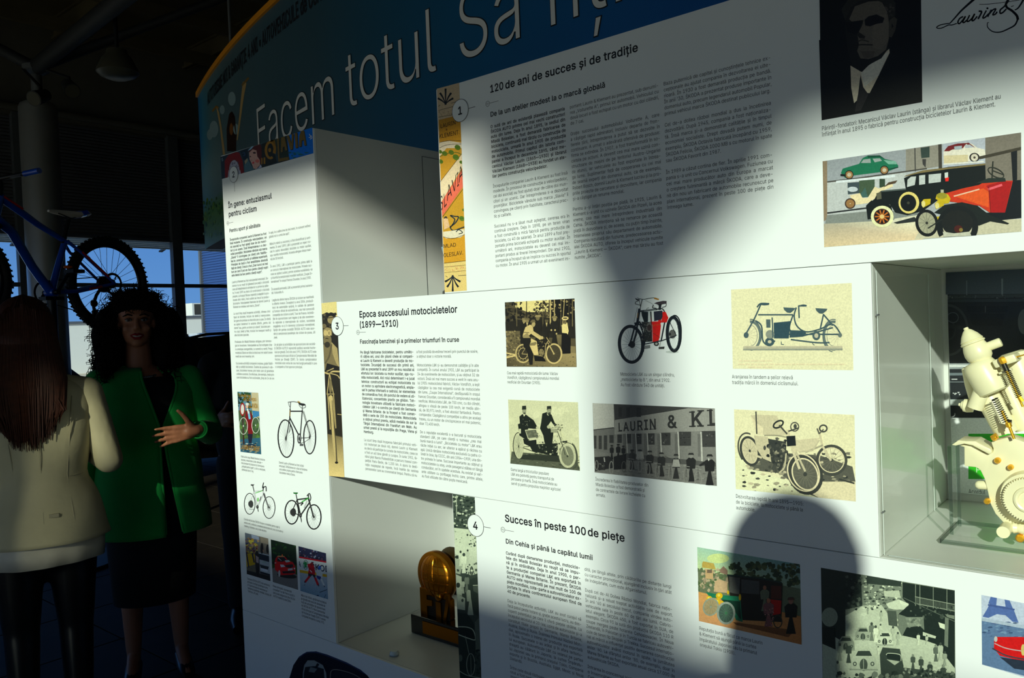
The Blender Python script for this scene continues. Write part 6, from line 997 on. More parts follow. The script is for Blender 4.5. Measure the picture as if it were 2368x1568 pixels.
me.from_pydata(V, [], F); me.materials.append(mat('sign_film', rough=.4, attr='Col', noise=.05, scale=3)); at = me.color_attributes.new('Col', 'FLOAT_COLOR', 'CORNER'); at.data.foreach_set('color', np.array(Cc, dtype=np.float32).ravel())
fo = bpy.data.objects.new('sign_face', me); COL.objects.link(fo); attach(fo, sg)
bk = MB(); arc = [s0 + (s1 - s0) * i / NS for i in range(NS + 1)]
def rim(mb, z0, z1, a, b): mb.rings([[bpt(s, z0, a), bpt(s, z0, b), bpt(s, z1, b), bpt(s, z1, a)] for s in arc]); return mb
rim(MB(), ZB0, ZB1, -.16, -.006).build('sign_body', mat('sign_back', (90, 92, 96), .6), sg, smooth=False)
rim(MB(), ZB1, ZB1 + .045, -.18, .02).build('orange_rim', mat('orange_edge', (236, 150, 20), .5), sg, smooth=False, label='orange top rim')
for s in (s0 + 1.2, -.5, 3.0): MB().cyl(bpt(s, ZB1 + .04, -.08), (bpt(s, 5.9, -.08)[0], bpt(s, 5.9, -.08)[1], 5.9), .012).build('hanging_rod', M_steel, sg)
M_white = mat('white_film', (238, 238, 240), .5); M_outl = mat('dark_film', (12, 20, 30), .6)
def sline(t, sa, sb, z, cap, wt, m, off, nm, grow=0.):
    T_ = Type(); T_.run(t, sa, z, cap, (sb - sa) / (run_width(t, wt) * cap), wt); return T_.build(nm, m, sg, 0, f=lambda a, b: bpt(a, b, off))
zb = 2.884; fa = ban(592, 300)[0]; fl = ban(1013, 165)[0]
for word, sa_, sb_ in (('Facem totul', fa, fl), ('Să fiți', ban(1058, 140)[0], ban(1410, 16)[0])):
    vis = 'Să fiț' if word[0] == 'S' else word; k_ = (sb_ - sa_) / (run_width(vis, 'l') * .345); x_ = sa_
    for ch in word:
        w_ = run_width(ch, 'l') * .345 * k_
        if ch != ' ':
            lo = None
            for m, off, wt in ((M_white, .004, 'l'), (M_outl, .0015, 'n')):
                T_ = Type(); T_.run(ch, x_, zb, .345, k_, wt); o = T_.build('letter' if lo is None else 'letter_outline', m, sg if lo is None else lo, 0, f=lambda a, b, off=off: bpt(a, b, off)); lo = lo or o
        x_ += w_
za = ban(608, 108)[1]; M_navy = mat('navy_film', (14, 20, 34), .6)
sline('AUTOTURISME NOI & GARANȚIE 4 ANI • AUTOVEHICULE de OCAZIE', ban(481, 246)[0], ban(770, 5)[0] , za, .105, 'b', M_navy, .003, 'small_lettering')
class BanPrint(Print):
    def pt(s, x, y): return ban(s.tr[0] + x / s.tr[2], s.tr[1] + y / s.tr[2], .001 + s.n * 1e-4)[2]
    def put(s, p): return p
p = BanPrint((450, 120, 3.135), None, gain=1.)
for x, y, r in ((140, 560, 40), (110, 600, 26), (270, 340, 34), (200, 420, 22), (300, 560, 26)): p.ell(x, y, r * .8, r * 1.5, (150, 178, 186))
p.poly([(235, 720), (232, 560), (250, 450), (270, 430), (292, 470), (302, 600), (300, 720)], (50, 26, 14)); p.ell(266, 560, 13, 44, (150, 92, 40)); p.poly([(155, 385), (178, 440), (192, 520), (222, 745), (206, 745), (182, 540), (166, 450)], (206, 170, 110)); p.poly([(350, 215), (376, 225), (356, 330), (330, 520), (312, 640), (304, 640), (322, 480), (338, 320)], (206, 170, 110)); p.line([(130, 430), (158, 395), (170, 405)], 12, (170, 120, 40)); p.line([(345, 240), (390, 190), (370, 215)], 14, (150, 116, 60))
p.build('printed_figure', sg, 'long-haired figure with both arms raised')
p = BanPrint((450, 120, 3.135), None); p.speck(62, 1060, 200, 1330, 70, (4, 10), [(60, 120, 20), (110, 150, 20), (40, 90, 20)], asp=2.2); p.build('printed_meadow', sg)['kind'] = 'stuff'

# ------------------------------------------------------------------ clear case, engine model and stand in the lit niche
M_ac = clear_mat('clear_acrylic', (.994, .996, .994), .0, .01, .07); M_acD = clear_mat('acrylic_cut_edge', (.72, .78, .75), .5, .1, 1.); M_acE = mat('acrylic_edge', (214, 222, 216), .15, spec=.8); M_cream = mat('cream_plastic', (236, 228, 186), .35, noise=.04, scale=30); M_brass = mat('brass', (250, 186, 50), .32, metal=.75)
M_cream.node_tree.nodes['Principled BSDF'].inputs['Subsurface Weight'].default_value = .1
M_cream.node_tree.nodes['Principled BSDF'].inputs['Subsurface Radius'].default_value = (.01, .008, .004)
zf = 1.1140; ac = thing('acrylic_case', 'clear acrylic case filling the lit niche around the engine model', 'display case', (-.16, 1.7, zf))
MB().box((-.4085, 1.475, zf), (.092, 1.479, 1.612)).build('front_sheet', M_ac, ac, smooth=False); MB().box((-.4085, 1.482, zf), (-.4055, 1.852, 1.612)).build('side_sheet', M_ac, ac, smooth=False); MB().box((-.397, 1.848, zf), (.092, 1.852, 1.612)).build('back_sheet', M_ac, ac, smooth=False)
for x, y in ((-.4072, 1.477), (-.4072, 1.850)): MB().box((x - .0005, y - .0005, zf), (x + .0005, y + .0005, 1.612)).build('glued_edge', M_acE, ac, smooth=False)
MB().box((-.4, 1.475, zf), (.092, 1.4785, zf + .0012)).build('glued_edge', M_acE, ac, smooth=False)
for z in (1.535, 1.19):
    MB().cyl((-.4066, 1.472, z), (-.4066, 1.484, z), .0016, n=16).build('stud', M_steel, ac)
YE = 1.655
def E(tr, x, y, dy=0.): p = onY(tr[0] + x / tr[2], tr[1] + y / tr[2], YE); return Vector((p[0], YE + dy, p[2]))
EA = (2180, 740, 6.032); EB = (2180, 980, 5.229); U = 1 / 6.032 / 1268.     # metres per crop pixel at the model
def em(px): return px * U
st = thing('acrylic_stand', 'small clear acrylic stand carrying the cream engine model', 'stand', (-.33, 1.68, zf))
q0 = onZ(2216, 1268, zf); MB().box((-.345, 1.60, zf + .0005), (-.10, 1.76, zf + .008)).build('base_plate', M_ac, st, smooth=False)
for a, b in (((-.345, 1.60), (-.10, 1.601)), ((-.345, 1.60), (-.344, 1.76)), ((-.345, 1.759), (-.10, 1.76))): MB().box((a[0], a[1], zf + .001), (b[0], b[1], zf + .0085)).build('plate_edge', M_acD, st, smooth=False)
MB().box((-.337, 1.642, zf + .0085), (-.331, 1.712, 1.286)).build('upright', M_ac, st, smooth=False)
for y in (1.642, 1.711): MB().box((-.337, y, zf + .008), (-.331, y + .001, 1.286)).build('upright_edge', M_acD, st, smooth=False)
MB().box((-.3345, 1.645, zf + .006), (-.11, 1.651, 1.175)).build('cross_web', M_ac, st, smooth=False)
MB().box((-.14, 1.645, zf + .006), (-.134, 1.71, 1.24)).build('upright', M_ac, st, smooth=False)
en = thing('engine_model', 'cream plastic cutaway engine model with brass screws and springs', 'engine model', (-.27, YE, 1.2))
def L(a, b, prof, name='cylinder_part', tr=EA, n=44, dy=0., m=None): return MB().lathe(E(tr, *a, dy), E(tr, *b, dy), [(t, em(r)) for t, r in prof], n).build(name, m or M_cream, en)
L((318, 108), (560, 600), ((0, 28), (.03, 34), (.05, 30), (.1, 62), (.22, 110), (.33, 138), (.36, 150), (.38, 140), (.41, 160), (.44, 158), (.46, 140), (.5, 150), (.6, 165), (.72, 172), (.85, 160), (.95, 120), (1, 100)), 'carburettor_cap')
L((470, 570), (735, 1010), ((0, 60), (.02, 150), (.08, 190), (.2, 212), (.8, 218), (.95, 205), (1, 170)), 'main_housing', dy=.0)
L((640, 370), (815, 305), ((0, 62), (.9, 62), (.96, 58), (1, 50)), 'side_spout', n=24); L((640, 370), (816, 305), ((.99, 44), (1, 44)), 'spout_bore')
L((280, 670), (420, 1180), ((0, 40), (.05, 66), (.5, 80), (.9, 76), (1, 60)), 'side_tank', dy=.03); L((190, 1195), (400, 1225), ((0, 20), (.12, 26), (.2, 56), (.3, 62), (.35, 90), (.6, 96), (1, 80)), 'inlet_nozzle', dy=.02)
L((540, 1000), (450, 1235), ((0, 100), (1, 100)), 'angled_pipe', dy=.0); L((600, 1060), (870, 1600), ((0, 150), (.2, 165), (.9, 150), (1, 150)), 'lower_barrel', dy=.02); L((830, 930), (1120, 1560), ((0, 120), (.5, 128), (1, 130)), 'lower_barrel', dy=.035)
L((900, 470), (1250, 1300), ((0, 120), (.03, 175), (.1, 190), (.9, 190), (1, 170)), 'cylinder_block', dy=.045)
MB().obox(E(EA, 900, 560, -.0), (em(130), 0, em(50)), (0, .03, 0), (-em(22), 0, em(52))).build('bracket', M_cream, en, bevel=.003); MB().obox(E(EA, 905, 705, -.02), (em(75), 0, em(28)), (0, .008, 0), (-em(6), 0, em(14))).build('bracket', M_cream, en, bevel=.001)
def spring(tr, a, b, r, turns, wire, m, name='spring'):
    A_, B_ = E(tr, *a, -.035), E(tr, *b, -.035); d = (B_ - A_); q = d.to_track_quat('Z', 'Y'); X_, Y_ = q @ Vector((1, 0, 0)), q @ Vector((0, 1, 0)); n = turns * 12
    return MB().tube([A_ + d * (i / n) + X_ * (em(r) * math.cos(6.2832 * i / 12)) + Y_ * (em(r) * math.sin(6.2832 * i / 12)) for i in range(n + 1)], em(wire), 5).build(name, m, en)
M_wire = mat('spring_wire', (60, 58, 50), .35, metal=.8)
L((895, 590), (940, 690), ((0, 34), (1, 34)), 'threaded_rod', dy=-.035, m=M_wire, n=14); spring(EA, (950, 690), (1110, 1050), 38, 16, 5, M_wire); L((940, 690), (1160, 1180), ((0, 14), (1, 14)), 'push_rod', dy=-.035, m=M_brass, n=12)
L((860, 500), (905, 590), ((0, 30), (.2, 42), (.5, 46), (1, 40)), 'brass_nut', dy=-.035, m=M_brass, n=6); spring(EA, (770, 1070), (930, 1390), 44, 12, 5, M_wire); L((870, 1230), (940, 1400), ((0, 16), (1, 16)), 'push_rod', dy=-.035, m=M_brass, n=12); L((735, 1090), (815, 1065), ((0, 8), (1, 8)), 'collar', dy=-.035, m=M_wire); L((925, 1390), (1000, 1400), ((0, 34), (1, 34)), 'collar', dy=-.03, m=M_wire, n=14)
L((955, 1400), (1040, 1620), ((0, 36), (.25, 36), (.3, 18), (1, 18)), 'brass_rod', dy=-.035, m=M_brass, n=14); L((1100, 1030), (1150, 1110), ((0, 26), (1, 32)), 'brass_nut', dy=-.035, m=M_brass, n=6); L((1040, 512), (1180, 470), ((0, 12), (1, 8)), 'brass_pin', dy=-.02, m=M_brass, n=10)
plate = [(230, 250), (285, 236), (380, 238), (520, 330), (590, 345), (632, 320), (636, 280), (608, 200), (830, 140), (1000, 200), (1400, 500), (1400, 1500), (1000, 1330), (860, 1250), (760, 1170), (660, 1060), (600, 940), (570, 800), (530, 640), (480, 540), (430, 505), (288, 492), (286, 262)]
MB().prism([E(EB, x, y, -.02) for x, y in plate], (0, .045, 0)).build('crankcase', M_cream, en, bevel=.0018)
wing = [(148, 230), (230, 172), (320, 182), (430, 182), (520, 232), (610, 275), (632, 320), (600, 340), (520, 300), (400, 235), (300, 215), (200, 238)]
MB().prism([E(EB, x, y, -.03) for x, y in wing], (0, .06, 0)).build('flange', M_cream, en, bevel=.0015)
g = MB(); gc = E(EB, 1090, 850, -.055); n = 54
R0 = em(255 * 1.15); out = []
for k in range(n * 4): a = 6.28318 * k / (n * 4); r_ = R0 * (1.0 if k % 4 in (1, 2) else .93); out.append(gc + Vector((r_ * math.cos(a), 0, r_ * math.sin(a))))
g.prism(out, (0, .012, 0)); g.build('gear_wheel', M_cream, en, smooth=False); MB().torus(gc + Vector((0, 0, 0)), (0, 1, 0), em(140), em(34), 40, 8).build('gear_hub', M_cream, en)
MB().lathe(gc + Vector((0, .012, 0)), gc + Vector((0, .035, 0)), ((0, em(330)), (1, em(350))), 48).build('recess_disc', M_cream, en)
for x, y, r in ((693, 418, 40), (850, 498, 36), (568, 905, 40), (960, 1345, 52), (655, 150, 36)):
    MB().lathe(E(EB, x, y, -.032), E(EB, x, y, -.018), ((0, em(r * .6)), (.25, em(r)), (.9, em(r)), (1, em(r))), 20).build('brass_screw', M_brass, en)
L((620, 150), (690, 120), ((0, 30), (1, 42)), 'brass_screw', tr=EB, dy=-.025, m=M_brass, n=12)
def pipe_end(x, y, r, d0, d1): MB().lathe(E(EB, x, y, d0), E(EB, x, y, d1), ((0, em(r * .62)), (.0, em(r)), (1, em(r))), 24).build('pipe_stub', M_cream, en); MB().lathe(E(EB, x, y, d0 + .001), E(EB, x, y, d0 + .002), ((0, em(r * .6)), (1, em(r * .6))), 20).build('pipe_bore', mat('bore_shadow', (150, 142, 110), .6), en)
pipe_end(800, 1222, 78, -.06, .01); L((850, 1225), (1010, 1240), ((0, 60), (.2, 74), (.5, 60), (.8, 78), (1, 76)), 'drain_pipe', tr=EB, dy=-.02)
MB().capsule(E(EB, 462, 728, -.01), E(EB, 600, 735, -.01), em(60), em(60)).build('lever', M_cream, en)

# ------------------------------------------------------------------ golden trophy in the lower niche
YT = 1.675; TR = (940, 1260, 6.536); M_gold = mat('gold_plate', (168, 102, 14), .24, metal=.9, noise=.08, scale=14); M_gloss = mat('black_gloss', (12, 12, 12), .12, coat=.6)
def tq(x, y, Y=YT): p = onY(TR[0] + x / TR[2], TR[1] + y / TR[2], Y); return Vector(p)
tz = .6052; tr_ = thing('gold_trophy', 'golden disc trophy with raised globe lines on a black block', 'trophy', (-1.74, YT, tz))
bz = tq(75, 1050, 1.647).z; MB().box((-1.832, 1.648, tz + .0003), (-1.53, 1.775, bz)).build('base_block', M_gloss, tr_, smooth=False, bevel=.002)
a = tq(240, 1150, 1.646); b = tq(240, 1330, 1.646); MB().box((a.x, 1.6455, b.z), (-1.57, 1.6478, a.z)).build('name_plate', M_gold, tr_, smooth=False, label='golden name plate')
cc = tq(455, 490); tpz = tq(455, 103).z; rad = tpz - cc.z; k = rad * .97; cc.x = tq(165, 450).x + k
ci = []
for i in range(37): t = math.radians(-50 + 280 * i / 36); ci.append((cc.x + k * math.cos(t), YT, cc.z + k * math.sin(t)))
neck = tq(222, 740); ci += [(cc.x - k * .78, YT, neck.z), (cc.x - k * .78, YT, bz), (cc.x + k * .78, YT, bz), (cc.x + k * .78, YT, neck.z)]
MB().prism(ci, (0, .022, 0)).build('disc_body', M_gold, tr_, bevel=.003)
MB().ell((cc.x, YT + .006, cc.z + k * .02), (k * .86, .022, k * .86), 40, 20).build('globe', M_gold, tr_)
gl = MB()
for q in (-.6, -.2, .2, .55): r_ = k * .86 * math.sqrt(max(1 - q * q, 0)); gl.tube([(cc.x + r_ * math.cos(t), YT + .006 - .0225 * math.sqrt(max(1 - q * q, 0)) * math.sin(t), cc.z + k * .86 * q) for t in [math.pi * i / 24 for i in range(25)]], .0012, 5)
for q in (-.9, -.6, -.25, .1, .45, .8): gl.tube([(cc.x + k * .86 * q * math.sin(t), YT + .006 - .0225 * math.sin(t) * math.sqrt(max(1 - q * q, 0)), cc.z - k * .86 * math.cos(t)) for t in [math.pi * i / 24 for i in range(25)]], .0014, 5)
gl.build('globe_lines', M_gold, tr_); rg = random.Random(3)
dots = MB()
for _ in range(46): a, b = rg.uniform(-.7, .6), rg.uniform(-.3, .8); (a * a + b * b < .75) and dots.ell((cc.x + k * .8 * a, YT + .006 - .0225 * math.sqrt(max(1 - a * a - b * b, 0)), cc.z + k * .8 * b), (.0025, .0015, .0025), 6, 4)
dots.build('raised_dots', M_gold, tr_)
lw = k * 1.5
def slab(P, nm, lab=None): MB().prism([(cc.x + x * k, YT - .0075, bz + z * (neck.z - bz + .3 * k)) for x, z in P], (0, .010, 0)).build(nm, M_gold, tr_, smooth=False, bevel=.0008)
M_recshade = mat('painted_recess_shade', (40, 26, 6), .6, metal=.3); MB().box((cc.x - k * .78, YT - .0025, bz), (cc.x + k * .78, YT - .0005, neck.z + .02 * k)).build('letter_shade', M_recshade, tr_, smooth=False)  # flat dark sheet: shade between the letters put in as colour
slab([(-.80, 0), (-.42, 0), (-.42, .36), (-.12, .40), (-.12, .62), (-.42, .60), (-.42, .78), (-.12, .82), (-.12, 1.0), (-.80, 1.0)], 'letter_f'); slab([(.08, 0), (.36, 0), (.36, .62), (.08, .62)], 'letter_i'); MB().ell((cc.x + .22 * k, YT - .004, bz + .82 * (neck.z - bz + .3 * k)), (.2 * k, .008, .2 * k)).build('letter_dot', M_gold, tr_); slab([(.46, 0), (.62, 0), (.78, .55), (.8, 1.), (.72, 1.)], 'letter_a')
MB().ell((cc.x + k * .30, YT + .06, cc.z + k * .08), (k * .95, .015, k * .97), 32, 16).build('rear_disc', mat('bronze_back', (60, 48, 24), .35, metal=.5), tr_)
# clear plastic plug on the niche floor, small award glimpsed behind panel 1
pl = onZ(912, 1514, tz); setp(MB().lathe((pl[0], pl[1], tz), (pl[0], pl[1], tz + .012), ((0, .013), (.3, .014), (1, .010)), 24).build('clear_bumper', M_acE, None), 'small clear round bumper lying on the floor of the lower niche', 'bumper')
c1 = onY(1026, 512, 1.75); aw = thing('glass_award', 'gold and glass award barely peeking out behind the yellow label strip', 'award', (c1[0] + .03, 1.75, 1.627))
MB().lathe((c1[0] + .035, 1.75, 1.627), (c1[0] + .035, 1.75, 1.66), ((0, .04), (.6, .038), (1, .02)), 28).build('base', M_gloss, aw); MB().lathe((c1[0] + .035, 1.75, 1.66), (c1[0] + .035, 1.75, 1.78), ((0, .018), (.4, .012), (.8, .03), (1, .036)), 28).build('glass_stem', mat('blue_glass', (120, 170, 200), .05, coat=1), aw)
MB().ell((c1[0] + .035, 1.75, 1.86), (.040, .022, .036), 24, 14).build('gold_emblem', M_gold, aw)

# ------------------------------------------------------------------ mountain bike on its stand
HB = math.radians(288); bh = Vector((math.cos(HB), math.sin(HB), 0)); bn = Vector((-bh.y, bh.x, 0)); hub = Vector(atD(251, 657, 5.9))
if bn.dot(-hub) < 0: bn = -bn
def B(h, z, n=0.): return hub + bh * h + Vector((0, 0, z)) + bn * n
M_tyre = mat('bike_tyre', (16, 16, 18), .75, bump=.3, scale=60); M_blue = mat('bike_blue', (16, 74, 190), .22, coat=.8); M_red = mat('bike_red', (190, 24, 30), .25, coat=.8); M_bk = mat('bike_black', (18, 18, 20), .4, metal=.2); M_spk = mat('spoke_steel', (90, 92, 96), .3, metal=.8)
bk_ = thing('mountain_bike', 'blue and red mountain bike raised high on a stand beside the column', 'bicycle', (hub.x + bh.x * .5, hub.y + bh.y * .5, 1.55))
RW = .348
for wh, nm in ((0., 'rear_wheel'), (1.1, 'front_wheel')):
    c = B(wh, 0); t = MB().torus(c, bn, RW - .03, .03, 64, 12)
    for k in range(60):
        a = 6.28318 * k / 60; d = bh * math.cos(a) + Vector((0, 0, math.sin(a))); tg = bh * -math.sin(a) + Vector((0, 0, math.cos(a)))
        for o_ in (-.018, 0, .018): t.obox(c + d * (RW + .002 - abs(o_) * .25) + bn * o_ + tg * (.008 if o_ else 0), tg * .006, bn * .005, d * .0045)
    w = t.build(nm, M_tyre, bk_)
    MB().torus(c, bn, RW - .065, .014, 56, 8, .012).build('rim', M_bk, w)
    MB().cyl(c - bn * .05, c + bn * .05, .022).cyl(c - bn * .035, c - bn * .028, .035).cyl(c + bn * .028, c + bn * .035, .035).build('hub', M_bk, w)
    sp = MB()
    for k in range(28): a = 6.28318 * k / 28; a2 = a + (.5 if k % 2 else -.5); sd = .03 if k % 4 < 2 else -.03; sp.tube([c + bn * sd + (bh * math.cos(a2) + Vector((0, 0, math.sin(a2)))) * .03, c + (bh * math.cos(a) + Vector((0, 0, math.sin(a)))) * (RW - .07)], .0016, 4)
    sp.build('spokes', M_spk, w)
    dr = MB().torus(c + bn * .045, bn, .072, .009, 40, 4, .001)
    for k in range(6): a = 1.047 * k; dr.tube([c + bn * .045, c + bn * .045 + (bh * math.cos(a) + Vector((0, 0, math.sin(a)))) * .07], .004, 4)
    dr.build('brake_disc', M_bk, w)
bb_, sd_, ht_, hb_ = B(.47, -.07), B(.345, .29), B(.80, .54), B(.84, .40)
fr = MB(); fr.tube([bb_, B(.60, .10), B(.73, .32), hb_], [.030, .028, .030, .034], 14).tube([sd_, B(.55, .39), ht_], [.018, .021, .026], 14).tube([bb_, B(.42, .08), sd_], [.024, .021, .020], 14).cyl(hb_, ht_, .028)
fr.cyl(bb_ - bn * .04, bb_ + bn * .04, .028); fr.build('frame', M_blue, bk_)
for q in (-1, 1): MB().tube([sd_ + bn * .02 * q, B(.27, .22, .05 * q), B(.0, .0, .062 * q)], [.013, .010, .009], 10).build('seat_stay', M_blue, bk_); MB().tube([bb_ + bn * .03 * q, B(.3, -.06, .05 * q), B(.0, .0, .062 * q)], [.018, .015, .011], 10).build('chain_stay', M_blue, bk_)
for a, b, r in ((B(.26, .215, .062), B(.06, .05, .072), .0075), (B(.66, .475, .017), B(.79, .54, .02), .010), (B(.22, -.045, .064), B(.12, -.025, .068), .009)): MB().tube([a, b], r, 8).build('red_stripe', M_red, bk_, label='red stripe on the frame')
fk = MB()
for q in (-1, 1): fk.tube([B(.86, .34, .055 * q), B(.96, .17, .055 * q)], .018, 12); fk.tube([B(.96, .17, .055 * q), B(1.1, 0, .06 * q)], .022, 12)
fk.tube([B(.86, .34, -.065), B(.86, .34, .065)], .02, 10); fk.build('fork', M_bk, bk_)
st_ = B(.80, .655); MB().tube([ht_, B(.79, .62), st_], .02, 10).build('stem', M_bk, bk_)
MB().tube([st_ + bn * -.36 + Vector((0, 0, .01)), st_, st_ + bn * .36 + Vector((0, 0, .01))], .014, 10).build('handlebar', M_bk, bk_)
for q in (-1, 1):
    MB().tube([st_ + bn * .24 * q + Vector((0, 0, .006)), st_ + bn * .37 * q + Vector((0, 0, .012))], .019, 12).build('grip', M_blue, bk_, label='blue handlebar grip'); MB().tube([st_ + bn * .2 * q, st_ + bn * .18 * q + bh * .05 - Vector((0, 0, .02)), st_ + bn * .3 * q + bh * .07 - Vector((0, 0, .02))], .006, 8).build('brake_lever', M_spk, bk_)
MB().tube([B(.36, .27), B(.305, .445)], .016, 12).build('seat_post', M_bk, bk_)
sa = MB(); prof = [(.46, .012, .008), (.42, .018, .014), (.36, .028, .018), (.30, .045, .020), (.24, .066, .022), (.19, .075, .022), (.165, .06, .016)]
sa.rings([[B(h, .487 - (.46 - h) * .02 + dz * z_ + (.014 if h < .22 else 0), w_ * wx) for wx, dz in ((-1, -.3), (-.7, .8), (0, 1), (.7, .8), (1, -.3), (.5, -1), (-.5, -1))] for h, w_, z_ in prof]); so = sa.build('saddle', mat('saddle_white', (206, 200, 190), .4), bk_, label='white saddle with a blue band'); MB().rings([[B(h, .489 - (.46 - h) * .02 + dz * z_ * 1.12 + (.014 if h < .22 else 0), w_ * wx * 1.03) for wx, dz in ((-1, -.3), (-.7, .8), (0, 1), (.7, .8), (1, -.3), (.5, -1), (-.5, -1))] for h, w_, z_ in ((.235, .067, .022), (.195, .075, .0225))]).build('blue_band', M_blue, so)
MB().tube([B(.40, .475, .02), B(.3, .45, .02), B(.2, .48, .02)], .004, 6).tube([B(.40, .475, -.02), B(.3, .45, -.02), B(.2, .48, -.02)], .004, 6).build('saddle_rails', M_bk, bk_)
cr = MB().torus(B(.47, -.07, -.055), bn, .08, .008, 32, 4, .003); cr.tube([B(.47, -.07, -.06), B(.56, -.21, -.07)], .012, 8).tube([B(.47, -.07, .06), B(.38, .07, .07)], .012, 8).cyl(B(.47, -.07, -.07), B(.47, -.07, .07), .016); cr.build('crankset', M_bk, bk_)
for h, z, n_ in ((.56, -.21, -.12), (.38, .07, .12)): MB().obox(B(h, z, n_), bh * .045, bn * .045, Vector((0, 0, .012))).build('pedal', M_bk, bk_)
dl = MB().cyl(B(0, 0, -.03), B(0, 0, -.055), .06).cyl(B(0, 0, -.055), B(0, 0, -.066), .04).tube([B(0, -.01, -.06), B(.05, -.08, -.07), B(.08, -.15, -.07), B(.07, -.22, -.07)], .012, 8); dl.cyl(B(.075, -.14, -.06), B(.075, -.14, -.075), .026).cyl(B(.07, -.21, -.06), B(.07, -.21, -.075), .024).tube([B(.07, -.235, -.066), B(.4, -.15, -.06)], .004, 6).tube([B(0, .058, -.05), B(.47, .01, -.055)], .004, 6); dl.build('derailleur', M_bk, bk_)
MB().ell(B(.33, .11, .0), (.03, .03, .012)).build('orange_tag', mat('orange_tag', (230, 100, 10), .5), bk_)
sd2 = thing('bike_stand', 'tall black display stand holding the mountain bike from below', 'stand', (bb_.x, bb_.y, 0)); bx = bb_ + bn * .0
MB().cyl((bx.x, bx.y, .02), (bx.x, bx.y, bb_.z - .045), .03).build('post', M_bk, sd2); MB().lathe((bx.x, bx.y, 0.0005), (bx.x, bx.y, .03), ((0, .35), (.6, .35), (1, .1)), 36).build('foot', M_bk, sd2); MB().obox((bx.x, bx.y, bb_.z - .042), bh * .07, bn * .035, Vector((0, 0, .012))).build('cradle', M_bk, sd2)
# ------------------------------------------------------------------ people
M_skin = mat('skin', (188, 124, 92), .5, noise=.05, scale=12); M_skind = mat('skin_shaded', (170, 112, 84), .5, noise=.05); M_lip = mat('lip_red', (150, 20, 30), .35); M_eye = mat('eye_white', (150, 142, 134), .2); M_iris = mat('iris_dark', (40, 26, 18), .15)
M_hairk = mat('black_curly_hair', (16, 12, 10), .85, spec=.15); M_hairb = mat('brown_straight_hair', (62, 30, 18), .6, spec=.25, noise=.3, scale=60); M_green = mat('green_wool', (8, 168, 70), .85, noise=.06, scale=12, sheen=.1, bump=.8); M_blkc = mat('black_cloth', (14, 14, 18), .85, noise=.08); M_cream2 = mat('cream_suiting', (206, 197, 160), .7, noise=.06, scale=14, bump=1.); M_satin = mat('pale_satin', (214, 208, 190), .4, noise=.08, scale=20); M_leath = mat('black_leather', (18, 18, 20), .3, noise=.1); M_tooth = mat('teeth', (225, 220, 205), .3)
def frame(loc, th): return Matrix.Translation(loc) @ Matrix.Rotation(th, 4, 'Z')
def head_shape(mb, c, s=1., nose=True):
    """c = middle of the head (eye level); faces local -Y"""
    c = Vector(c); mb.ell(c + Vector((0, .012, .03)) * s, (.073 * s, .092 * s, .088 * s), 20, 14); mb.ell(c + Vector((0, -.012, -.045)) * s, (.060 * s, .074 * s, .075 * s), 18, 12)
    mb.ell(c + Vector((0, -.052, -.098)) * s, (.026 * s, .022 * s, .02 * s), 12, 8); mb.ell(c + Vector((-.035, -.062, -.035)) * s, (.022 * s, .018 * s, .02 * s), 10, 8).ell(c + Vector((.035, -.062, -.035)) * s, (.022 * s, .018 * s, .02 * s), 10, 8)
    mb.ell(c + Vector((0, -.07, .022)) * s, (.05 * s, .018 * s, .014 * s), 14, 8)
    if nose: mb.capsule(c + Vector((0, -.078, .01)) * s, c + Vector((0, -.098, -.03)) * s, .008 * s, .0115 * s, 8); mb.ell(c + Vector((-.011, -.088, -.034)) * s, (.008 * s,) * 3, 8, 6).ell(c + Vector((.011, -.088, -.034)) * s, (.008 * s,) * 3, 8, 6)
    for q in (-1, 1): mb.ell(c + Vector((.073 * q, .012, -.012)) * s, (.009 * s, .02 * s, .03 * s), 8, 8)
def face(M, c, parent, s=1., lip=None, smile=False):
    c = Vector(c)
    for q in (-1, 1):
        e = c + Vector((.031 * q, -.079, .002)) * s
        ey = MB(M).ell(e, (.0135 * s, .008 * s, .0068 * s), 12, 8).build('eye', M_eye, parent); MB(M).ell(e + Vector((0, -.006, 0)) * s, (.0055 * s, .004 * s, .0058 * s), 10, 6).build('iris', M_iris, ey)
        MB(M).tube([e + Vector((-.018 * q, -.004, .020)) * s, e + Vector((.002 * q, -.009, .026)) * s, e + Vector((.022 * q, .004, .017)) * s], [.003 * s, .004 * s, .002 * s], 6).build('eyebrow', M_hairk, parent)
        MB(M).tube([e + Vector((-.014 * q, -.004, .004)) * s, e + Vector((0, -.0085, .0095)) * s, e + Vector((.015 * q, -.001, .004)) * s], [.0015 * s, .002 * s, .0015 * s], 5).build('eyelid', M_iris, parent)
    m = c + Vector((0, -.088, -.068)) * s; w = .026 if smile else .022
    MB(M).tube([m + Vector((-w, .014, .004)) * s, m + Vector((-.008, .001, .008)) * s, m + Vector((0, 0, .005)) * s, m + Vector((.008, .001, .008)) * s, m + Vector((w, .014, .004)) * s], [.002 * s, .0055 * s, .005 * s, .0055 * s, .002 * s], 8).build('upper_lip', lip or M_lip, parent)
    MB(M).tube([m + Vector((-w, .014, .002)) * s, m + Vector((-.01, .002, -.010)) * s, m + Vector((.01, .002, -.010)) * s, m + Vector((w, .014, .002)) * s], [.002 * s, .006 * s, .006 * s, .002 * s], 8).build('lower_lip', lip or M_lip, parent)
    if smile: MB(M).tube([m + Vector((-.016, .010, .001)) * s, m + Vector((0, .003, -.002)) * s, m + Vector((.016, .010, .001)) * s], .004 * s, 6).build('teeth', M_tooth, parent)
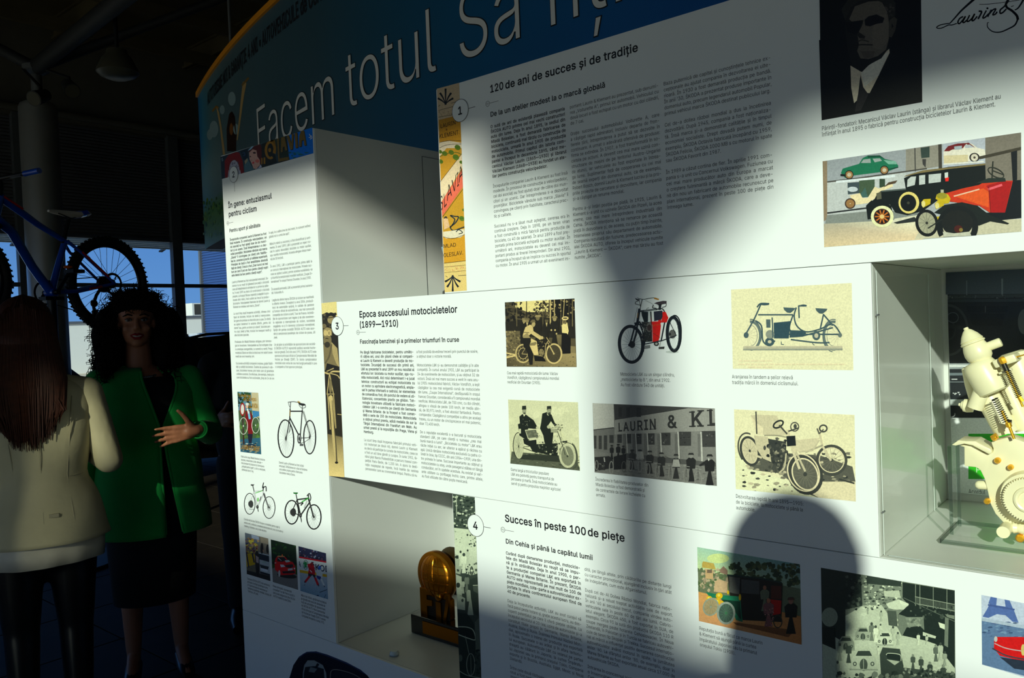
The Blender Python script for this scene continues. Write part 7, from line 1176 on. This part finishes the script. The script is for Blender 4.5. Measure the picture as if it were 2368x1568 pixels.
def hand_shape(mb, wr, palm_dir, across, nrm, curl=(.25, .3, .35, .4), thumb_up=.8, s=1.):
    """palm and five fingers; palm_dir: wrist to knuckles, across: little finger towards index side, nrm: the way the fingers bend"""
    wr = Vector(wr); p = Vector(palm_dir).normalized(); a = Vector(across).normalized(); n = Vector(nrm).normalized()
    mb.capsule(wr, wr + p * .03 * s, .023 * s, .026 * s, 12)
    for k in range(4): mb.capsule(wr + p * .015 * s + a * (-.018 + .012 * k) * s, wr + p * (.078 + .004 * min(k, 2)) * s + a * (-.030 + .020 * k) * s, .015 * s, .0115 * s, 10)
    for k, (ln, cu) in enumerate(zip((.060, .076, .082, .074), curl)):
        o = wr + p * (.078 + .004 * min(k, 2)) * s + a * (-.030 + .020 * k) * s; spread = a * ((k - 1.5) * .10); ang = cu * .5; q = o; r = .0092 * s
        for j, f in enumerate((.46, .30, .24)):
            d = (p * math.cos(ang) + n * math.sin(ang) + spread).normalized(); q2 = q + d * ln * f * s; mb.capsule(q, q2, r, r * .9, 10); q = q2; r *= .9; ang += cu
    t0 = wr + p * .018 * s + a * .022 * s; t1 = t0 + (p * .5 + a * .8 * thumb_up + n * .35).normalized() * .045 * s; t2 = t1 + (p * .55 + a * .75 * thumb_up + n * .1).normalized() * .032 * s; t3 = t2 + (p * .65 + a * .6 * thumb_up).normalized() * .024 * s
    mb.capsule(t0, t1, .015 * s, .0115 * s, 10); mb.capsule(t1, t2, .0112 * s, .0098 * s, 10); mb.capsule(t2, t3, .0098 * s, .008 * s, 10)
def loft(mb, rows, n=40, gap=None):
    """rows (z, cx, cy, rx, ry); gap(z) -> (angle from, angle to) of the open front, degrees, -90 = straight ahead"""
    R = []
    for z, cx, cy, rx, ry in rows:
        a0, a1 = (0, 360) if gap is None else gap(z); R.append([(cx + rx * math.cos(math.radians(a0 + (a1 - a0) * k / (n - (gap is not None)))), cy + ry * math.sin(math.radians(a0 + (a1 - a0) * k / (n - (gap is not None)))), z) for k in range(n)])
    idx = [[mb.v(p) for p in r] for r in R]
    for A_, B_ in zip(idx[:-1], idx[1:]):
        for k in range(n - (gap is not None)): mb.F.append([A_[k], A_[(k + 1) % n], B_[(k + 1) % n], B_[k]])
    return mb
def solid(o, t):
    m = o.modifiers.new('thickness', 'SOLIDIFY'); m.thickness = t; m.offset = -1; return o
def folds(o, amp, fx, fz, seed=0, z0=-9, z1=9):
    me = o.data; r = random.Random(seed); ph = [r.uniform(0, 6.28) for _ in range(6)]
    for v in me.vertices:
        c = v.co; nrm = v.normal; w = amp * (math.sin(c.x * fx + c.z * fz * .4 + ph[0]) + .7 * math.sin(c.y * fx * 1.3 - c.z * fz + ph[1]) + .5 * math.sin((c.x + c.y) * fx * .6 + c.z * fz * 1.8 + ph[2]))
        v.co = c + nrm * w

# --- woman in green, facing the camera
G0 = Vector(atD(369, 1569, 3.66)); G0.z = 0; thG = math.atan2(.91, .42); MG = frame(G0, thG)
wg = thing('person', 'woman with big black curly hair, green open jacket and black dress, one hand raised', 'person', G0)
b = MB(MG); hc = (-.022, -.01, 1.617); head_shape(b, hc); b.capsule((-.018, .015, 1.42), (-.02, .01, 1.54), .056, .05)
b.capsule((-.14, .02, 1.33), (.14, .02, 1.33), .05, .05).ell((0, .02, 1.22), (.16, .10, .20)).ell((0, .02, 1.0), (.145, .105, .2)).ell((0, .02, .84), (.175, .12, .16))
for q, zz in ((-1, 0), (1, 0)): b.capsule((.09 * q, .02, .82), (.095 * q, .02, .45), .085, .055); b.capsule((.095 * q, .02, .45), (.10 * q, .03, .12), .055, .032); b.capsule((.10 * q, .03, .10), (.11 * q, -.09, .045), .030, .026); b.capsule((.11 * q, -.09, .045), (.115 * q, -.15, .03), .026, .02)
b.capsule((-.185, .02, 1.34), (-.235, .04, 1.07), .045, .038).capsule((-.235, .04, 1.07), (-.262, .0, .85), .036, .026); hand_shape(b, (-.263, -.002, .84), (0, -.1, -1), (.1, -1, 0), (1, 0, 0), s=.95)
sh, el, wr = Vector((.185, .02, 1.34)), Vector((.27, .03, 1.08)), Vector((.205, -.20, 1.125)); b.capsule(sh, el, .045, .038).capsule(el, wr, .038, .025)
hd = Vector((-.96, -.10, -.10)); hand_shape(b, wr + Vector((-.012, -.012, 0)), hd, (.12, -.25, 1), (-.1, -.85, -.35), curl=(.10, .08, .08, .10), thumb_up=1.1, s=1.06)
body = remesh(b, 'body', M_skin, .0055, wg, 4); face(MG, hc, wg, smile=True)
dr = MB(MG); loft(dr, [(1.36, 0, .02, .165, .075), (1.30, 0, .015, .172, .105), (1.2, 0, .01, .168, .125), (1.08, 0, .015, .155, .12), (.95, 0, .02, .17, .13), (.8, 0, .02, .19, .145), (.6, 0, .02, .185, .14), (.35, 0, .02, .17, .13)]); o = dr.build('dress', M_blkc, wg, fix=False); solid(o, .004)
def gapG(z):
    t = max(0, min(1, (1.40 - z) / .26)); l = -97 + t * 21; r = -42 - t * 30
    if z < 1.12: r = -72 + (1.12 - z) * 26; l = -76 - (1.12 - z) * 4
    return (r, 360 + l)
jk = MB(MG); zr = [1.405, 1.38, 1.34, 1.28, 1.2, 1.12, 1.04, .96, .88, .8, .72, .665]
def jrow(z):
    P = [(1.405, .09, .06), (1.38, .155, .085), (1.34, .20, .10), (1.28, .213, .128), (1.2, .207, .15), (1.12, .20, .155), (1.0, .206, .155), (.88, .222, .162), (.76, .24, .17), (.66, .25, .175)]
    for (za_, xa, ya), (zb_, xb, yb) in zip(P[:-1], P[1:]):
        if zb_ <= z <= za_: t = (za_ - z) / (za_ - zb_); return (z, .0, .015, xa + (xb - xa) * t, ya + (yb - ya) * t)
    return (z, 0, .015, .25, .175)
loft(jk, [jrow(1.405 - .745 * i / 36) for i in range(37)], 72, gapG); o = jk.build('jacket', M_green, wg, fix=False, label='green open jacket'); folds(o, .004, 15, 17, 3); solid(o, .006)
for s_, e_, w_, nm in ((sh, el, wr, 'right'), (Vector((-.185, .02, 1.34)), Vector((-.235, .04, 1.07)), Vector((-.262, .0, .85)), 'left')):
    sl = MB(MG); sl.capsule((s_.x * .45, .02, 1.375), s_ + Vector((0, 0, .01)), .045, .052).capsule(s_ + Vector((0, 0, .005)), e_, .064, .058).capsule(e_, w_ + (e_ - w_) * .12, .056, .044); ob = remesh(sl, 'sleeve', M_green, .008, wg, 6); MB(MG).torus(w_ + (e_ - w_) * -.03, (w_ - e_), .038, .003, 28, 8).build('cuff', M_green, ob)
for sd_i, ln in ((0, 1), (1, -1)):
    tb = []
    for i in range(22): z = 1.39 - .72 * i / 21; a = math.radians(gapG(z)[sd_i]); _z, cx_, cy_, rx_, ry_ = jrow(z); tb.append((cx_ + (rx_ + .003) * math.cos(a), cy_ + (ry_ + .003) * math.sin(a), z))
    MB(MG).tube(tb, .0055, 8).build('front_edge', M_green, wg)
nk = MB(MG)
for i in range(26): a = math.radians(-165 + 150 * i / 25); nk.ell((-.012 + .068 * math.cos(a), .008 + .075 * math.sin(a), 1.375 - .012 * math.sin(-a)), (.0062,) * 3, 8, 6)
nk.build('necklace', mat('silver_beads', (170, 168, 160), .25, metal=.8), wg); MB(MG).ell((-.098, .0, 1.585), (.006, .006, .006), 8, 6).build('earring', mat('silver_beads'), wg)
for q in (-1, 1): MB(MG).tube([(.10 * q, .045, .05), (.105 * q, -.02, .05), (.112 * q, -.11, .028), (.115 * q, -.175, .016)], [.034, .036, .036, .022], 12).cyl((.10 * q, .05, .045), (.10 * q, .055, .002), .012, .008).build('shoe', M_leath, wg)
hr = MB(MG); rg = random.Random(8); hb_c = Vector((-.015, .045, 1.60))
cap_ = MB(MG); cap_.ell((-.02, .022, 1.682), (.098, .116, .056), 20, 12).ell((-.125, -.005, 1.50), (.042, .05, .12)).ell((.088, -.005, 1.49), (.044, .05, .12)).ell((-.02, .095, 1.58), (.16, .085, .15), 24, 14).ell((-.145, .055, 1.54), (.062, .06, .14)).ell((.115, .055, 1.53), (.068, .065, .15)).ell((-.02, .10, 1.42), (.19, .06, .11)).ell((-.145, .03, 1.43), (.05, .05, .08)).ell((.125, .03, 1.42), (.055, .05, .09)); hair0 = cap_.build('hair', M_hairk, wg, label='big black curly hair')
cnt = 0
while cnt < 2600:
    a = rg.uniform(0, 6.283); u = rg.uniform(-1, 1); w = math.sqrt(1 - u * u); d = Vector((w * math.cos(a), w * math.sin(a), u)); P = Vector((-.018, .06, 1.585)) + Vector((d.x * .178, d.y * .12, d.z * .135)) * rg.uniform(.92, 1.0)
    if d.z < .2: P.z -= rg.uniform(0, .17); P.x += (.02 if d.x > 0 else -.03) * (.2 - d.z)
    if rg.random() < .3: th_ = rg.uniform(0, 6.283); uu = rg.random() ** .5; d = Vector((uu * math.cos(th_), uu * math.sin(th_), math.sqrt(max(1 - uu * uu, 0)))); P = Vector((-.02 + .102 * d.x, .022 + .120 * d.y, 1.684 + .060 * d.z))
    elif rg.random() < .25: q = rg.choice((-1, 1)); P = Vector((-.02 + q * rg.uniform(.085, .15), rg.uniform(-.055, .0), rg.uniform(1.36, 1.64))); d = Vector((q * .5, -.8, 0))
    rel = P - Vector(hc)
    if P.y < .02 and abs(rel.x) < .078 + rg.uniform(0, .008) and rel.z < .072: continue
    if P.y < -.02 and rel.z < -.12 and abs(rel.x) < .10: continue
    cnt += 1; ln = rg.uniform(.03, .065); ph = rg.uniform(0, 6.28); dirv = (Vector((d.x * .25, d.y * .2, -.7 if d.z < .6 else .0)) + Vector((rg.uniform(-.5, .5), rg.uniform(-.5, .5), rg.uniform(-.3, .3)))).normalized(); ax = dirv.orthogonal().normalized(); ay = dirv.cross(ax); cr_ = rg.uniform(.005, .009)
    hr.tube([P + dirv * (ln * i / 11) + ax * (cr_ * math.cos(ph + i * .9)) + ay * (cr_ * math.sin(ph + i * .9)) for i in range(12)], [.0026 * (1 - .05 * i) for i in range(12)], 3)
o = hr.build('curls', M_hairk, hair0, fix=False); o['kind'] = 'stuff'

# --- woman in the cream blazer, seen from behind
W0 = Vector(atD(90, 1000, 3.1)); W0.z = 0; thW = math.atan2(W0.y * 1., W0.x) - math.pi / 2 + math.pi; MW = frame(W0, thW)
# her back (local +Y) looks at the camera
aW = math.atan2(-W0.y, -W0.x) - math.pi / 2; MW = frame(W0, aW)
ww = thing('person', 'woman seen from behind, long straight brown hair, cream blazer and black trousers', 'person', W0)
b = MB(MW); hw = (0.03, -.0, 1.585); head_shape(b, hw); b.capsule((.01, .01, 1.38), (.025, .01, 1.5), .055, .05).capsule((-.14, .01, 1.32), (.14, .01, 1.32), .045, .045).ell((0, .01, 1.2), (.155, .095, .2)).ell((0, .01, 1.0), (.135, .095, .2)).ell((0, .015, .84), (.17, .12, .16))
for q in (-1, 1): b.capsule((.085 * q, .01, .82), (.09 * q, 0, .45), .085, .055).capsule((.09 * q, 0, .45), (.09 * q, .02, .1), .055, .035).capsule((.09 * q, .01, .08), (.10 * q, -.15, .04), .034, .028)
arms = []
for q in (-1, 1):
    s_ = Vector((.17 * q, .01, 1.335)); e_ = Vector((.235 * q, .03, 1.06)); w_ = Vector((.16 * q, -.16, 1.10)); arms.append((s_, e_, w_)); b.capsule(s_, e_, .042, .036).capsule(e_, w_, .036, .025); hand_shape(b, w_ + Vector((-.02 * q, -.02, 0)), (-.7 * q, -.6, .1), (-.1 * q, .1, 1), (-.6 * q, .6, 0), s=.95)
remesh(b, 'body', M_skind, .0065, ww, 4); face(MW, hw, ww)
def wrow(z):
    P = [(1.41, .075, .06), (1.385, .135, .085), (1.35, .183, .10), (1.28, .192, .122), (1.2, .185, .128), (1.1, .165, .118), (1.03, .153, .112), (1.0, .156, .115), (.93, .182, .13), (.86, .205, .148), (.78, .225, .162)]
    for (za_, xa, ya), (zb_, xb, yb) in zip(P[:-1], P[1:]):
        if zb_ <= z <= za_: t = (za_ - z) / (za_ - zb_); return (z, 0, .01, xa + (xb - xa) * t, ya + (yb - ya) * t)
    return (z, 0, .01, .225, .162)
jb = MB(MW); loft(jb, [wrow(1.41 - .63 * i / 40) for i in range(41)], 80); o = jb.build('blazer', M_cream2, ww, fix=False, label='cream fitted blazer'); folds(o, .0042, 17, 19, 5); solid(o, .006)
def onback(x, z, off=.0055): _z, cx_, cy_, rx_, ry_ = wrow(z); return (x, cy_ + ry_ * math.sqrt(max(1 - (x / rx_) ** 2, 0)) + off, z)
M_seam = mat('cream_seam', (176, 168, 140), .8)
MB(MW).tube([onback(.0, 1.38 - .6 * i / 20) for i in range(21)], .0016, 5).build('back_seam', M_seam, ww); MB(MW).tube([onback(x, 1.025) for x in [-.14 + .28 * i / 20 for i in range(21)]], .0016, 5).build('waist_seam', M_seam, ww)
for q in (-1, 1): MB(MW).tube([onback(q * (.085 + .03 * abs(z - 1.03) / .3), z) for z in [1.33 - .53 * i / 20 for i in range(21)]], .0016, 5).build('side_seam', M_seam, ww)
_b = onback(-.035, .89, .0); MB(MW).box((-.05, _b[1], .884), (-.018, _b[1] + .010, .897)).build('button_tab', M_seam, ww, smooth=False)
for s_, e_, w_ in arms: sl = MB(MW); sl.capsule((s_.x * .35, .01, 1.375), s_ + Vector((0, 0, .012)), .045, .050).capsule(s_, e_, .060, .053).capsule(e_, w_ + (e_ - w_) * .1, .052, .042); remesh(sl, 'sleeve', M_cream2, .008, ww, 6)
bl = MB(MW); loft(bl, [(.84, 0, .012, .19, .138), (.8, 0, .012, .20, .145), (.75, 0, .012, .203, .147), (.70, 0, .012, .202, .146)], 60); o = bl.build('blouse_hem', M_satin, ww, fix=False, label='pale satin blouse hem below the blazer'); folds(o, .004, 50, 30, 9); solid(o, .004)
tr2 = MB(MW); tr2.ell((0, .012, .80), (.185, .13, .15))
for q in (-1, 1): tr2.capsule((.09 * q, .01, .78), (.092 * q, 0, .45), .098, .066).capsule((.092 * q, 0, .45), (.092 * q, .02, .12), .064, .05)
remesh(tr2, 'trousers', M_leath, .012, ww, 6)
for q in (-1, 1): MB(MW).tube([(.09 * q, .05, .045), (.092 * q, 0, .05), (.10 * q, -.1, .035), (.105 * q, -.19, .02)], [.036, .04, .04, .022], 12).build('shoe', M_leath, ww)
sh_ = MB(MW); sh_.ell((.03, .012, 1.622), (.098, .112, .10), 24, 14).ell((.03, .05, 1.54), (.105, .085, .13), 24, 14).ell((.03, .09, 1.40), (.118, .055, .17), 24, 14).ell((.03, .118, 1.27), (.10, .03, .12), 20, 12); hair1 = sh_.build('hair', M_hairb, ww, label='long straight brown hair'); hs = MB(MW); rg = random.Random(11)
for k in range(900):
    a = rg.uniform(-.35, math.pi + .35); x0 = .03 + .10 * math.cos(a); y0_ = .02 + .108 * math.sin(a) + rg.uniform(-.004, .006); zt_ = 1.665 - abs(math.cos(a)) * .05 + rg.uniform(-.03, .02); fl_ = 1.0 + .18 * abs(math.cos(a)); end = rg.uniform(1.135, 1.21) + (abs(math.cos(a)) ** 3) * .12
    xm = .03 + (x0 - .03) * fl_ * 1.12; xe = .03 + (x0 - .03) * (1.0 + rg.uniform(-.25, .12)); yb_ = .135 + rg.uniform(-.012, .012) if math.sin(a) > -.1 else .06
    ym = max(y0_, .06 + .07 * math.sin(a)); P = [(.03 + (x0 - .03) * .35, .0 + .06 * math.sin(a), 1.722 - .01 * abs(math.cos(a))), (x0, y0_, zt_), (.03 + (x0 - .03) * 1.1, y0_ * .9 + .012, 1.54), (xm, ym + .035, 1.40), ((xm + xe) / 2, yb_ + .008, 1.28), (xe, yb_ + .004, end)]
    hs.tube(P, [.002, .0026, .0028, .0028, .0024, .001], 4)
o = hs.build('strands', M_hairb, hair1, fix=False); o['kind'] = 'stuff'
# --- man in black behind the tall box
def plain_person(name_label, loc, th, H, cloth, hairm, arm='down', skin=None, reach=None):
    M = frame(loc, th); t = thing('person', name_label, 'person', loc); k = H / 1.75; b = MB(M); skin = skin or M_skin; h = (0, 0, 1.63 * k); head_shape(b, h, k)
    b.capsule((0, .02, 1.44 * k), (0, .01, 1.55 * k), .058 * k, .054 * k).capsule((-.15 * k, .02, 1.40 * k), (.15 * k, .02, 1.40 * k), .06 * k, .06 * k).ell((0, .02, 1.22 * k), (.17 * k, .11 * k, .22 * k)).ell((0, .02, 1.0 * k), (.155 * k, .11 * k, .2 * k))
    for q in (-1, 1): b.capsule((.09 * q * k, .02, .9 * k), (.10 * q * k, .02, .48 * k), .085 * k, .06 * k).capsule((.10 * q * k, .02, .48 * k), (.10 * q * k, .03, .1 * k), .06 * k, .04 * k).capsule((.10 * q * k, .03, .07 * k), (.11 * q * k, -.15, .04 * k), .036 * k, .03 * k)
    ar = []
    for q in (-1, 1):
        s_ = Vector((.19 * q, .02, 1.40)) * k
        if arm == 'camera': e_ = Vector((.24 * q, -.06, 1.17)) * k; w_ = reach[q]
        else: e_ = Vector((.24 * q, .04, 1.12)) * k; w_ = Vector((.16 * q, -.2, 1.13)) * k
        ar.append((s_, e_, w_)); b.capsule(s_, e_, .046 * k, .04 * k).capsule(e_, w_, .04 * k, .028 * k); d = (w_ - e_).normalized(); hand_shape(b, w_ + d * .01, d, (0, 0, 1), (-q, 0, 0), curl=(.5, .5, .5, .5), s=1.02)
    remesh(b, 'body', skin, .008, t, 4); face(M, h, t, k, lip=mat('lip_plain', (150, 90, 80), .5))
    c = MB(M); c.capsule((-.155 * k, .02, 1.41 * k), (.155 * k, .02, 1.41 * k), .072 * k, .072 * k).ell((0, .02, 1.22 * k), (.2 * k, .135 * k, .24 * k)).ell((0, .02, .98 * k), (.185 * k, .135 * k, .2 * k))
    for s_, e_, w_ in ar: c.capsule(s_, e_, .066 * k, .058 * k).capsule(e_, w_ - (w_ - e_) * .1, .056 * k, .045 * k)
    remesh(c, 'jacket', cloth, .010, t, 6); c = MB(M); c.ell((0, .02, .88 * k), (.175 * k, .13 * k, .14 * k))
    for q in (-1, 1): c.capsule((.09 * q * k, .02, .86 * k), (.10 * q * k, .02, .48 * k), .1 * k, .075 * k).capsule((.10 * q * k, .02, .48 * k), (.10 * q * k, .03, .1 * k), .072 * k, .06 * k)
    remesh(c, 'trousers', M_blkc, .012, t, 6)
    for q in (-1, 1): MB(M).tube([(.10 * q * k, .06, .045), (.102 * q * k, 0, .05), (.11 * q * k, -.12, .04), (.112 * q * k, -.2, .025)], [.04, .045, .045, .028], 12).build('shoe', M_leath, t)
    MB(M).ell((0, .022 * k, 1.668 * k), (.082 * k, .102 * k, .085 * k), 20, 12).ell((0, .06 * k, 1.60 * k), (.078 * k, .06 * k, .08 * k), 16, 10).build('hair', hairm, t); return t
m0 = Vector(atD(580, 1000, 4.3)); m0.z = 0
plain_person('person in dark clothes almost hidden behind the tall display box', m0, math.radians(60), 1.72, M_blkc, M_hairk)
# --- the photographer, just behind the camera (casts the head shadow on the panels)
PH = Vector((.275, -.30, 0)); thP = math.radians(180 - 12); Mi = frame(PH, thP).inverted(); M_pj = mat('dark_grey_jacket', (50, 52, 56), .8); M_ph = mat('long_dark_hair', (50, 36, 26), .6)
pg = plain_person('photographer with long dark hair and a dark jacket standing behind the viewpoint', PH, thP, 1.83, M_pj, M_ph, 'camera', None, {1: Mi @ Vector((.06, -.17, 1.32)), -1: Mi @ Vector((.18, -.15, 1.32))})
MB(frame(PH, thP)).ell((0, .03, 1.79), (.122, .115, .138), 20, 12).ell((0, .06, 1.62), (.116, .08, .17), 20, 12).build('long_hair', M_ph, pg)
